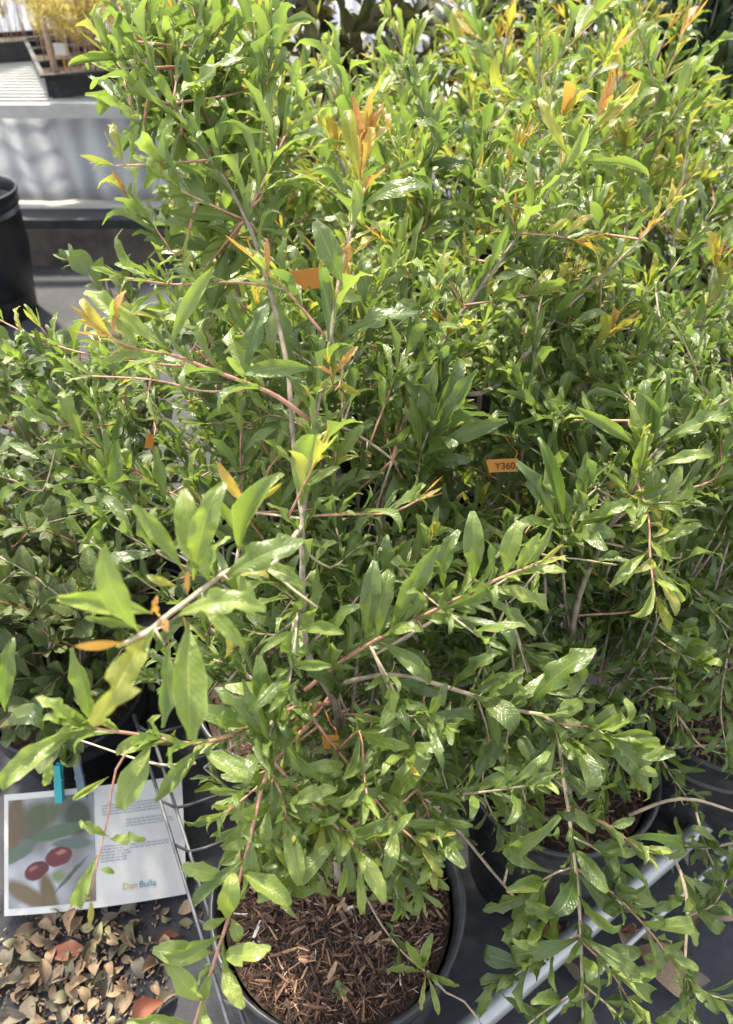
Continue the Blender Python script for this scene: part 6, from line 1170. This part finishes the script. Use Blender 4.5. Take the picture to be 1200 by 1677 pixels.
# ------------------------------------------------------------------ pots and mulch
POT_PROTO = {}
def pot(x, y, r, h, label, group='black nursery pots', mulch=None, nchips=0, soil_z=None, seed=0, big=0):
    t = empty('nursery_pot', (x, y, 0), label, 'plant pot', group)
    rb = r * .76; rt = r * .955; zr = h - .034
    mb = MB()
    mb.lathe([(0, .004), (rb - .012, .004), (rb - .004, .0), (rb, .006), (rb + (rt - rb) * .5, zr * .5), (rt, zr), (rt - .003, zr), (rt - .004, zr * .6), (rb - .004, .012), (0, .012)], 56)
    mb.build('body', M_POT, t, smooth=True)
    mb = MB()
    mb.lathe([(rt - .003, zr - .012), (rt + .003, zr - .012), (rt + .0048, zr - .006), (rt + .0035, zr), (rt + .004, zr + .008), (r - .003, h - .014), (r, h - .010), (r + .0012, h - .004), (r - .001, h), (r - .005, h), (r - .007, h - .004), (rt - .005, zr), (rt - .003, zr - .012)], 64)
    mb.build('rim', M_POT, t, smooth=True)
    if mulch:
        sz = soil_z or h - .035
        rs = rt - .008
        rg = random.Random(seed)
        mb = MB(); K, nr = 40, 9
        mb.v.append((0, 0, sz + .008)); 
        for j in range(1, nr + 1):
            for k in range(K):
                rr = rs * j / nr; a = 6.28318 * k / K
                mb.v.append((rr * math.cos(a), rr * math.sin(a), sz + .008 * (1 - (j / nr) ** 2) + rg.uniform(-.004, .004) * (j < nr)))
        for k in range(K):
            mb.f.append((0, 1 + k, 1 + (k + 1) % K)); mb.m.append(0)
        for j in range(nr - 1):
            for k in range(K):
                a_, b_ = 1 + j * K + k, 1 + j * K + (k + 1) % K
                mb.f.append((a_, a_ + K, b_ + K, b_)); mb.m.append(0)
        def sliver(L, w):
            n_ = 3 if L > .012 else 2
            vs_ = []
            for i in range(n_):
                f = i / (n_ - 1) - .5
                ww = w * rg.uniform(.6, 1.1) * (1 if abs(f) < .4 else .65)
                zz = rg.uniform(-.0012, .0012)
                vs_ += [(f * L + rg.uniform(-.001, .001), -ww / 2, zz), (f * L + rg.uniform(-.001, .001), ww / 2, zz), (f * L, ww / 2 * .8, zz + w * .35), (f * L, -ww / 2 * .8, zz + w * .35)]
            fs = []
            for i in range(n_ - 1):
                for k in range(4):
                    fs.append((i * 4 + k, i * 4 + (k + 1) % 4, i * 4 + 4 + (k + 1) % 4, i * 4 + 4 + k))
            fs += [(3, 2, 1, 0), tuple(range((n_ - 1) * 4, n_ * 4))]
            return vs_, fs
        def pose():
            rr = rs * math.sqrt(rg.random()) * .985; a = rg.uniform(0, 6.28318)
            p = Vector((rr * math.cos(a), rr * math.sin(a), sz + .004 + .008 * (1 - (rr / rs) ** 2) + rg.uniform(0, .008)))
            return p, Matrix.Rotation(rg.uniform(0, 6.28), 3, 'Z') @ Matrix.Rotation(rg.gauss(0, .3), 3, 'Y') @ Matrix.Rotation(rg.gauss(0, .5), 3, 'X')
        for i in range(nchips):
            L = min(.034, max(.003, rg.lognormvariate(-4.8, .5))); w = max(.0008, min(.0045, L * rg.uniform(.06, .26)))
            vs_, fs = sliver(L, w)
            p, rt_ = pose()
            if Vector((p.x, p.y)).length + L * .5 > rs: continue
            mb.add([rt_ @ Vector(q) + p for q in vs_], fs, rg.choices((1, 2, 3, 4, 5), (42, 30, 14, 7, 1))[0])
        o = mb.build('bark_mulch', [M_SOIL] + M_CHIP, loc=(x, y, 0))
        tag(o, mulch, 'mulch', kind='stuff')
        protos = []
        for i in range(10):
            L = rg.uniform(.010, .021)
            vs_, fs = sliver(L, L * rg.uniform(.16, .42))
            me = bpy.data.meshes.new('chip'); me.from_pydata([(a_, b_, c_ * .5) for a_, b_, c_ in vs_], [], fs)
            me.materials.append(M_CHIP[rg.choice((1, 2, 3, 3))]); protos.append(me)
        for i in range(big):
            p, rt_ = pose()
            if Vector((p.x, p.y)).length > rs - .016: continue
            c = link('chip', rg.choice(protos), o)
            c.matrix_basis = Matrix.Translation(p + Vector((0, 0, .005))) @ rt_.to_4x4()
    return t

pot(-.034, .41, .150, .29, 'large black nursery pot of brown bark mulch, frontmost and fully in view', mulch='brown shredded bark mulch filling the frontmost pot', nchips=5200, seed=11, big=110)
pot(.262, .585, .132, .29, 'black nursery pot standing against the silver pipe, right of the front pot', mulch='dark bark mulch in the pot beside the silver pipe', nchips=2400, seed=12, big=30)
pot(.53, .705, .140, .285, 'black nursery pot at the right edge with bare arching twigs over its rim', mulch='dark bark mulch in the pot at the right edge', nchips=2400, seed=13, big=20)
pot(-.12, .715, .135, .285, 'black nursery pot mostly hidden close behind the front pot, beside the grey wire rack', mulch='shaded bark mulch in the pot behind the front one', nchips=500, seed=14)
pot(.19, .86, .13, .28, 'black nursery pot in deep shade behind the middle of the front row', mulch='shaded bark mulch in the pot deep behind the front row', nchips=400, seed=15)
pot(-.50, .80, .13, .17, 'low black pot under the round leaved shrub behind the picture sign', mulch='dark soil and litter in the low pot behind the picture sign', nchips=400, seed=16)
pot(-1.30, 2.55, .175, .42, 'tall empty black nursery pot on the dark floor at the far left edge', 'large black pots')

# small green weed in the front pot
wp = Plant('weed_seedling', (-.030, .312, .262), 'tiny green weed seedling in the bark near the front rim of the pot', 'weed')
for k in range(7):
    a = k * 2.4
    wp.leaf(np.array([-.030, .312, .264 + .002 * k]), np.array([math.cos(a), math.sin(a), .5]), UP, .010, 1.4, 'round', rg, .9)
wp.stem(resample([(-.030, .312, .258), (-.030, .312, .268), (-.029, .312, .28)], .004), .0008, .0005, 'stem', 2)
wp.finish()

# ------------------------------------------------------------------ galvanised pipes and the grey wire rack
def rod(name, a, b, r, label, cat, m, n=12):
    mb = MB(); a, b = Vector(a), Vector(b)
    mb.tube([Vector((0, 0, 0)), (b - a) * .5, b - a], r, n)
    return tag(mb.build(name, m, smooth=True, loc=a), label, cat)
rod('metal_pipe', (.02, .250, .10), (.80, .797, .10), .0145, 'thick silver galvanised pipe running diagonally past the right pots', 'pipe', M_PIPE)
rod('metal_rod', (.115, .262, .075), (.815, .753, .075), .0045, 'thin grey rod running parallel in front of the thick silver pipe', 'rod', M_PIPE, 8)

t = empty('wire_rack', (-.237, .47, 0), 'grey wire rack edge of two long rods and short cross wires beside the front pot', 'wire rack')
def wire(nm, pts, r=.0024):
    mb = MB(); mb.tube([Vector(p) - Vector((-.237, .47, 0)) for p in pts], r, 8); mb.build(nm, M_WIRE, t, smooth=True)
A0, A1 = Vector((-.352, .70, .232)), Vector((-.118, .22, .232))
B0, B1 = Vector((-.336, .705, .205)), Vector((-.100, .22, .205))
wire('long_rod', [A0, (A0 + A1) / 2, A1]); wire('long_rod', [B0, (B0 + B1) / 2, B1])
for f in (.04, .16, .29, .42, .62, .80):
    p = A0.lerp(A1, f); q = B0.lerp(B1, f)
    wire('cross_wire', [p, q, q + Vector((.018, .007, -.004)), q + Vector((.055 if f < .5 else .022, .026 if f < .5 else .01, -.012))], .0022)
for p in (A0, A1):
    wire('leg', [p + Vector((0, 0, -.002)), Vector((p.x, p.y, .1)), Vector((p.x, p.y, .006))], .003)

# ------------------------------------------------------------------ picture sign with clips
sb = Vector((-.405, .505, .028))
sg = empty('picture_sign', sb, 'white printed sign with red berry photo leaning above the dry leaves', 'sign')
sg.rotation_euler = (R(38), 0, R(7))
W, Hh = .268, .172
def sheetpart(name, x0, x1, m, y0=0, y1=Hh, z=0, th=.003, n=8, bend=.0):
    mb = MB()
    f = lambda x: -.035 * (x / W) ** 2 * 2 + .004
    for i in range(n + 1):
        x = x0 + (x1 - x0) * i / n
        for yy, zz in ((y0, z), (y1, z), (y1, z + th), (y0, z + th)):
            mb.v.append((x, yy, zz + f(x)))
    for i in range(n):
        for k in range(4):
            mb.f.append((i * 4 + k, i * 4 + (k + 1) % 4, i * 4 + 4 + (k + 1) % 4, i * 4 + 4 + k)); mb.m.append(0)
    mb.f += [(3, 2, 1, 0), (n * 4, n * 4 + 1, n * 4 + 2, n * 4 + 3)]; mb.m += [0, 0]
    return mb.build(name, m, sg, smooth=False)
sheetpart('panel', -W / 2, W / 2, M_WHITEP, n=16)
def picture_mat():
    """A printed, slightly faded photo: two red berries and leaves on a soft pale ground."""
    m, nt, b = mat('berry_photo')
    co = nd(nt, 'ShaderNodeTexCoord').outputs['Object']
    sp_ = nd(nt, 'ShaderNodeSeparateXYZ'); lk(nt, co, sp_.inputs[0])
    wob = mth(nt, 'MULTIPLY', mth(nt, 'SUBTRACT', noise(nt, 60, 3, co), .5), .006)
    X = mth(nt, 'ADD', sp_.outputs[0], wob); Y = mth(nt, 'SUBTRACT', sp_.outputs[1], wob)
    def ell(cx, cy, rx, ry, rot, soft):
        soft = soft * .6
        dx = mth(nt, 'SUBTRACT', X, cx); dy = mth(nt, 'SUBTRACT', Y, cy)
        c_, s_ = math.cos(rot), math.sin(rot)
        u = mth(nt, 'DIVIDE', mth(nt, 'ADD', mth(nt, 'MULTIPLY', dx, c_), mth(nt, 'MULTIPLY', dy, s_)), rx)
        v = mth(nt, 'DIVIDE', mth(nt, 'SUBTRACT', mth(nt, 'MULTIPLY', dy, c_), mth(nt, 'MULTIPLY', dx, s_)), ry)
        r = mth(nt, 'SQRT', mth(nt, 'ADD', mth(nt, 'MULTIPLY', u, u), mth(nt, 'MULTIPLY', v, v)))
        return mth(nt, 'DIVIDE', mth(nt, 'SUBTRACT', 1.0, r), soft, clamp=True)
    n = noise(nt, 12, 2, co, .4)
    c = ramp(nt, n, [(.36, (.12, .11, .07)), (.52, (.38, .39, .41)), (.64, (.58, .59, .65))])
    for e in ((-.120, .125, .020, .060, -.2, .6, (.16, .105, .045)), (-.100, .028, .050, .016, -.5, .7, (.20, .14, .07)), (-.065, .020, .016, .050, .2, .7, (.17, .12, .05)),
              (-.020, .130, .030, .040, .2, .8, (.06, .07, .04)), (-.075, .140, .040, .022, .1, .8, (.10, .12, .05)),
              (-.110, .088, .034, .012, .45, .45, (.12, .17, .12)), (-.050, .112, .046, .012, .15, .45, (.10, .16, .08)), (-.030, .094, .034, .009, -.05, .5, (.13, .18, .15)),
              (-.032, .050, .040, .004, .75, .8, (.09, .11, .07)), (-.050, .050, .014, .012, 0, .9, (.22, .28, .12)),
              (-.083, .060, .021, .0135, .3, .22, (.13, .014, .012)), (-.049, .077, .022, .0145, .2, .22, (.16, .018, .014)),
              (-.046, .083, .010, .004, .2, .9, (.48, .20, .16)), (-.088, .064, .010, .004, .3, .9, (.34, .12, .10))):
        c = mixc(nt, ell(*e[:6]), c, e[6])
    c = mixc(nt, 1.0, c, (.62, .60, .58), 'MULTIPLY')
    lk(nt, c, b.inputs['Base Color']); b.inputs['Roughness'].default_value = .45
    return m
sheetpart('photo_print', -W / 2 + .007, .004, picture_mat(), .010, Hh - .009, .0032, .0006)
M_GREYINK = plain('grey_ink', (.30, .30, .33), .8, var=.1)
rg = random.Random(8)
for blk, (y0, n_, x0, x1) in enumerate(((.142, 4, .016, .10), (.118, 3, .05, .12), (.084, 6, .012, .055), (.082, 2, .055, .118))):
    mb = MB()
    for i in range(n_):
        x = x0
        while x < x1 - rg.uniform(0, .012):
            w = rg.uniform(.003, .009)
            xx = x + w / 2
            mb.box((xx, y0 - i * .0042, .0036 + .004 - .07 * (xx / W) ** 2), (w, .0016, .0004)); x += w + .0016
    mb.build('text_block', M_GREYINK, sg)
def text(parent, body, size, loc, m, rot=(0, 0, 0), name='lettering'):
    cu = bpy.data.curves.new(name, 'FONT'); cu.body = body; cu.size = size; cu.extrude = .0002
    cu.align_x = 'LEFT'; cu.materials.append(m)
    tmp = link(name, cu); dg = bpy.context.evaluated_depsgraph_get(); me = bpy.data.meshes.new_from_object(tmp.evaluated_get(dg))
    bpy.data.objects.remove(tmp); me.materials.clear(); me.materials.append(m)
    o = link(name, me, parent, loc); o.rotation_euler = rot
    return o
M_GOLDINK = plain('gold_ink', (.48, .38, .14), .7, var=0)
M_TEALINK = plain('teal_ink', (.10, .28, .32), .7, var=0)
text(sg, 'Dan', .013, (.042, .020, .0062), M_GOLDINK, (0, R(5), 0))
text(sg, 'Bulla', .013, (.066, .020, .0040), M_TEALINK, (0, R(8.5), 0))
def clip(x, y, z, m, label, rz, rx):
    t = empty('clip', (x, y, z), label, 'clip')
    t.rotation_euler = (R(50 + rx), 0, R(rz))
    for s in (-1, 1):
        mb = MB()
        mb.box((0, -.010, s * .0042), (.011, .040, .0042)); mb.box((0, .018, s * .0056), (.010, .018, .0040), rot=Matrix.Rotation(s * .12, 3, 'X'))
        mb.build('jaw', m, t)
    mb = MB(); mb.tube([(-.0065, .004, -.004), (-.0065, .004, .004), (.0065, .004, .004), (.0065, .004, -.004)], .0009, 6); mb.build('spring', M_PIPE, t)
clip(-.462, .630, .162, M_TEAL, 'bright teal plastic clip gripping the top edge of the picture sign', 4, 0)
clip(-.430, .632, .166, M_GREYP, 'dull grey blue plastic clip next to the teal clip on the sign', 16, 0)

# ------------------------------------------------------------------ dry leaves on the floor
DRYV = []
def dry_mesh(mi, kind, seed):
    V, F, UV = leaf_shape(kind, seed)
    rg = random.Random(seed * 31 + mi)
    V = V.copy(); V[:, 0] *= .95 if kind == 'round' else 1.2
    V[:, 2] = V[:, 2] * 2.6 + np.array([rg.uniform(-.008, .008) for _ in V]) + 1.1 * V[:, 0] ** 2 * rg.choice((-1, 1, 2)) + .5 * (V[:, 1] - .5) ** 2 * rg.choice((-1, 1))
    V[:, 2] -= V[:, 2].min()
    me = bpy.data.meshes.new('dry_leaf'); me.from_pydata(V.tolist(), [], F.tolist()); me.materials.append(M_DRY[mi])
    me.polygons.foreach_set('use_smooth', [True] * len(F))
    return me
for mi in range(4):
    DRYV.append([dry_mesh(mi, 'round' if s % 3 else 'broad', s % 6) for s in range(6)])
def dry(x, y, z, L, mi, label, group, rg, tilt=.35):
    o = link('dry_leaf', rg.choice(DRYV[mi]))
    o.matrix_world = Matrix.Translation((x, y, z)) @ (Matrix.Rotation(rg.uniform(0, 6.28), 4, 'Z') @ Matrix.Rotation(rg.gauss(0, tilt), 4, 'X') @ Matrix.Rotation(rg.gauss(0, tilt), 4, 'Y')) @ Matrix.Scale(L, 4)
    tag(o, label, 'dry leaf', group)
rg = random.Random(21)
for i in range(185):
    x = rg.gauss(-.415, .055); y = rg.gauss(.435, .045)
    if rg.random() < .12: x, y = rg.uniform(-.52, -.25), rg.uniform(.34, .53)
    dry(x, y, .008 + rg.uniform(0, .018) * max(0, 1 - abs(x + .415) / .1), rg.uniform(.011, .036), rg.choice((0, 0, 0, 1, 1, 3)), 'small curled tan dry leaf in the litter pile below the picture sign', 'dry leaves piled below the sign', rg)
dry(-.455, .445, .016, .050, 2, 'large rust red dry leaf against the lower edge of the picture sign', None, rg, .15)
dry(-.280, .385, .012, .046, 2, 'pointed rust red dry leaf lying alone right of the tan litter pile', None, rg, .1)
dry(-.275, .47, .012, .034, 2, 'small rust red dry leaf beside the lower cross wire of the rack', None, rg, .2)
dry(.395, .455, .015, .085, 0, 'big pale tan dry leaf on the floor between the pipes at the right', None, rg, .1)
for i in range(22):
    dry(rg.uniform(.22, .52), rg.uniform(.36, .58), .010, rg.uniform(.025, .05), rg.choice((0, 1, 2, 1)), 'brown dry leaf scattered on the dark floor near the silver pipe', 'dry leaves near the pipe', rg)
mb = MB()
for i in range(1100):
    x, y = rg.gauss(-.41, .07), rg.gauss(.43, .06)
    L = rg.uniform(.002, .007)
    mb.box((x, y, .010), (L, L * .4, .002), rg.choice((0, 1, 2)), Matrix.Rotation(rg.uniform(0, 3), 3, 'Z') @ Matrix.Rotation(rg.uniform(-.3, .3), 3, 'X'))
tag(mb.build('soil_crumbs', [M_CHIP[0], M_CHIP[1], M_DRY[0]]), 'crumbs of soil and broken leaf under the litter pile', 'debris', kind='stuff')

# ------------------------------------------------------------------ orange tags
def otag(x, y, z, w, h, rz, tilt, label, txt=None, sy=0):
    t = empty('plant_tag', (x, y, z), label, 'plant tag')
    t.rotation_euler = (R(tilt), R(sy), R(rz))
    mb = MB(); n = 6
    for i in range(n + 1):
        X = -w / 2 + w * i / n; b_ = -.10 * (X / w) ** 2 * w
        for yy, zz in ((-.0006, -h / 2), (.0006, -h / 2), (.0006, h / 2), (-.0006, h / 2)):
            mb.v.append((X + (h * .25 if i == 0 and zz < 0 else 0), yy + b_, zz))
    for i in range(n):
        for k in range(4):
            mb.f.append((i * 4 + k, i * 4 + (k + 1) % 4, i * 4 + 4 + (k + 1) % 4, i * 4 + 4 + k)); mb.m.append(0)
    mb.f += [(3, 2, 1, 0), (n * 4, n * 4 + 1, n * 4 + 2, n * 4 + 3)]; mb.m += [0, 0]
    mb.build('strip', M_ORANGE, t)
    mb = MB(); mb.tube([(w * .4, 0, h * .4), (w * .5, .004, h * .9), (w * .35, .010, h * 1.3), (w * .1, .012, h * 1.5 + .01)], .0007, 5); mb.build('tie', M_ORANGE, t)
    if txt:
        text(t, txt, h * .72, (-w * .22, -.0012 - .002, -h * .25), M_INK, (R(90), 0, 0))
otag(0.154, 0.708, 0.695, 0.036, 0.015, -4, -25, 'orange plant tag with faint black lettering deep in the right foliage', 'Y3602', -6)
otag(0.278, 0.693, 0.676, 0.010, 0.014, 20, -20, 'small orange tag corner between leaves right of the lettered tag', None, 20)
otag(0.231, 0.725, 0.684, 0.016, 0.014, 0, -20, 'orange tag half hidden behind the dark glossy leaves of the right shrub')
otag(-0.070, 0.844, 0.857, 0.044, 0.022, -14, -15, 'large orange tag behind the orange tipped central stem', None, -12)
otag(-0.247, 0.726, 0.716, 0.010, 0.017, 20, -30, 'orange yellow tag hanging behind the left twigs', None, 30)
otag(-0.034, 0.411, 0.598, 0.018, 0.012, 20, -50, 'folded orange tag low on the front shrub, right of two', None, 25)
otag(-0.065, 0.411, 0.620, 0.011, 0.014, -30, -50, 'folded orange tag low on the front shrub, left of two', None, 40)

# ------------------------------------------------------------------ shrubs built from traced stems
FRONT = [
    Plant('potted_shrub', (-.034, .41, .255), 'large glossy leaved shrub growing from the frontmost pot, near and sprawling', 'shrub'),
    Plant('potted_shrub', (-.12, .715, .25), 'upright shrub with thick grey trunk and long right leaning orange tipped branches', 'shrub'),
    Plant('potted_shrub', (.262, .548, .255), 'shrub with two bare grey trunks and dark wavy leaves, in the pot beside the pipe', 'shrub'),
    Plant('potted_shrub', (.50, .69, .25), 'shrub at the lower right edge with bare arching thorny twigs', 'shrub')]
rg = random.Random(77)
for pi, pts, r0, r1, L, sp, tone, kind, start, dens, _ in TWIGS:
    pl = FRONT[pi]
    P_ = resample(pts, .012)
    mi = 0 if r0 > .0034 else (1 if tone in 'mbd' else 2 if rg.random() < .85 else 3)
    pl.stem(P_, r0 * (.72 if pi == 0 else .9), r1 * .85, 'stem' if r0 > .0034 else 'twig', mi, rg, thorns=int(len(P_) / 9) if r0 > .0015 and mi < 2 else 0, n=8)
    if tone != 'b' and dens > 0:
        dress(pl, P_, L, sp * .82, tone, kind, start, dens, rg)
for pi, a, b, w, tone, roll, var in PLACED_LEAVES:
    a, b = np.array(a), np.array(b)
    d = b - a; L = np.linalg.norm(d)
    view = unit(CAMN - (a + b) / 2)
    up = unit(view * .75 + UP * .45)
    kind = 'young' if w < .215 and tone > 2.5 else ('short' if w >= .40 else 'hero')
    ref = {'young': .15, 'short': .34, 'hero': .215}[kind]
    FRONT[pi].leaf(a, d, up, L, tone, kind, rg, (1.02 if (a[2] > .8 and np.linalg.norm(a - CAMN) < .64) else .90) * w / ref, R(roll) + rg.uniform(-.12, .12), rg.randrange(NVAR[kind]), prio=.25)
# extra inner growth of the potted shrubs
def inner(pl, n, box, leafL, prof, rg, kind='narrow', L=.16):
    (x0, x1), (y0, y1), (z0, z1) = box
    for _ in range(n):
        p = np.array([rg.uniform(x0, x1), rg.uniform(y0, y1), rg.uniform(z0, z1)])
        a = rg.uniform(0, 6.28); el = rg.uniform(-.1, 1.0)
        d = np.array([math.cos(a) * math.cos(el), math.sin(a) * math.cos(el), math.sin(el)])
        l = L * rg.uniform(.6, 1.2)
        root = p * .62 + (pl.base + np.array([0, 0, .12])) * .38 + np.array([rg.uniform(-.04, .04), rg.uniform(-.04, .04), -.03])
        k = np.array([(p[0] + root[0]) / 2, (p[1] + root[1]) / 2, p[2] - .04])
        rp = resample([root, k, p], .03); pl.stem(rp, .0018, .0013, 'twig', 0, rg); dress(pl, rp, leafL, .026, prof, kind, .3, .9, rg, 0)
        tp = resample([p, p + d * l * .5, p + d * l + np.array([0, 0, l * .1])], .02)
        pl.stem(tp, .0014, .0007, 'twig', rg.choice((0, 1)), rg)
        dress(pl, tp, leafL, .022, prof, kind, .05, .95, rg)
inner(FRONT[0], 20, ((-.19, .03), (.45, .58), (.45, .72)), .05, 'm', rg)
inner(FRONT[0], 8, ((-.12, .06), (.40, .5), (.42, .56)), .042, 'm', rg)
inner(FRONT[1], 36, ((-.20, .12), (.72, .95), (.48, .80)), .048, 'm', rg)
inner(FRONT[1], 14, ((-.02, .24), (.62, .80), (.36, .50)), .042, 'm', rg)
inner(FRONT[2], 34, ((.14, .38), (.58, .78), (.36, .54)), .040, 'm', rg, 'short', .10)
inner(FRONT[2], 40, ((.15, .55), (.68, .95), (.50, .82)), .048, 'm', rg)
inner(FRONT[3], 22, ((.42, .75), (.66, .80), (.33, .48)), .04, 'm', rg)
inner(FRONT[2], 14, ((.36, .50), (.62, .85), (.30, .48)), .042, 'm', rg)
inner(FRONT[1], 32, ((-.02, .20), (.55, .80), (.32, .46)), .042, 'm', rg)
inner(FRONT[3], 34, ((.42, .72), (.68, .95), (.42, .72)), .042, 'm', rg)
for pl in FRONT:
    pl.finish()

# ------------------------------------------------------------------ massed shrubs behind
BACK = [  # x, y, height, spread, stems, leaf, parts
    (.19, .86, .50, .17, 4, .048, 260), (.84, .98, .62, .2, 4, .054, 200),
    (-.18, 1.12, .66, .22, 4, .074, 220), (.14, 1.16, .66, .22, 4, .074, 220), (.52, 1.14, .66, .22, 4, .074, 220), (.90, 1.2, .68, .22, 4, .074, 200),
    (-.22, 1.48, .76, .20, 5, .080, 200), (.05, 1.5, .74, .24, 5, .080, 200), (.42, 1.46, .76, .24, 5, .080, 200), (.80, 1.5, .72, .24, 5, .080, 200), (1.15, 1.5, .66, .22, 4, .080, 120),
    (-.33, 1.86, .78, .20, 5, .084, 160), (0, 1.88, .66, .24, 5, .084, 160), (.38, 1.84, .80, .24, 5, .084, 160), (.76, 1.88, .72, .24, 5, .084, 160), (1.15, 1.86, .60, .24, 5, .084, 120),
    (-.42, 2.24, .78, .24, 5, .086, 110), (-.08, 2.26, .58, .26, 5, .086, 110), (.26, 2.24, .70, .26, 5, .086, 110), (.60, 2.26, .90, .24, 5, .086, 110), (.95, 2.24, .62, .26, 5, .086, 110), (1.32, 2.26, .52, .24, 5, .076, 80),
    (-.45, 2.60, .68, .24, 5, .076, 60), (.36, 2.6, .72, .26, 5, .076, 60), (.72, 2.6, .80, .24, 5, .076, 60)]
rg = random.Random(5)
for i, (x, y, h, spd, nm, lf, npart) in enumerate(BACK):
    p = Plant('potted_shrub', (x, y, .24), 'bushy narrow leaved green shrub in the dense mass behind the front shrubs', 'shrub', 'shrubs massed behind the front row', npart, y > 1.3)
    edge = x < -.15
    auto_shrub(p, h, spd * (.65 if edge else 1), nm, rg, lf, low=.22 if y > 1.0 else .3, shoot_gap=.056, orange=.6, sp=.032, shootL=.19 if edge else .24, lean=(.02, 0) if edge else (0, 0))
    p.finish()
    if y > .9:
        pot(x, y, .13, .28, 'black nursery pot hidden under the massed green shrubs', 'pots under the massed shrubs')

# ------------------------------------------------------------------ round leaved shrubs at the left
rg = random.Random(9)
for i, (x, y, z, h, spd, lab) in enumerate(((-.50, .80, .14, .44, .22, 'dark round leaved shrub directly behind the picture sign'),
        (-.70, 1.10, .10, .44, .26, 'dark round leaved shrub farther left behind the first round leaved one'),
        (-.44, 1.04, .12, .62, .18, 'dark round leaved shrub close behind the left twigs of the front shrub'))):
    p = Plant('round_leaved_shrub', (x, y, z), lab, 'shrub', None, 300)
    auto_shrub(p, h, spd, 9 if i == 0 else 6, rg, .040, 'round', low=.03 if i == 0 else .12, shoot_gap=.034 if i == 0 else .042, orange=0, wood=.003, shootL=.22, sp=.026)
    p.finish()
pot(-.44, 1.04, .12, .15, 'small black pot under the round leaved shrub behind the left twigs')
pot(-.70, 1.10, .12, .15, 'small black pot under the round leaved shrub at the far left')

# ------------------------------------------------------------------ dark broad-leaved plants at the back
rg = random.Random(14)
for x, y, h, kind, lab, L in ((-.30, 2.62, 1.16, 'broad', 'dull olive broad leaved shrub at the top left behind the green shrubs', .12), (.02, 2.72, 1.12, 'broad', 'dull olive broad leaved shrub behind the middle of the massed shrubs', .12),
                              (.44, 2.95, 1.16, 'broad', 'dull olive broad leaved shrub behind the right half of the massed shrubs', .12),
                              (.92, 2.62, 1.12, 'strap', 'dark plant with long strap shaped leaves at the top right', .28), (1.32, 2.60, 1.1, 'strap', 'dark strap leaved plant at the far top right corner', .28)):
    p = Plant('dark_shrub', (x, y, 0), lab, 'shrub', None, 200)
    auto_shrub(p, h, .3, 5, rg, L, kind, low=.3, shoot_gap=.08, orange=0, wood=.007, shootL=.28, sp=.05)
    p.finish()
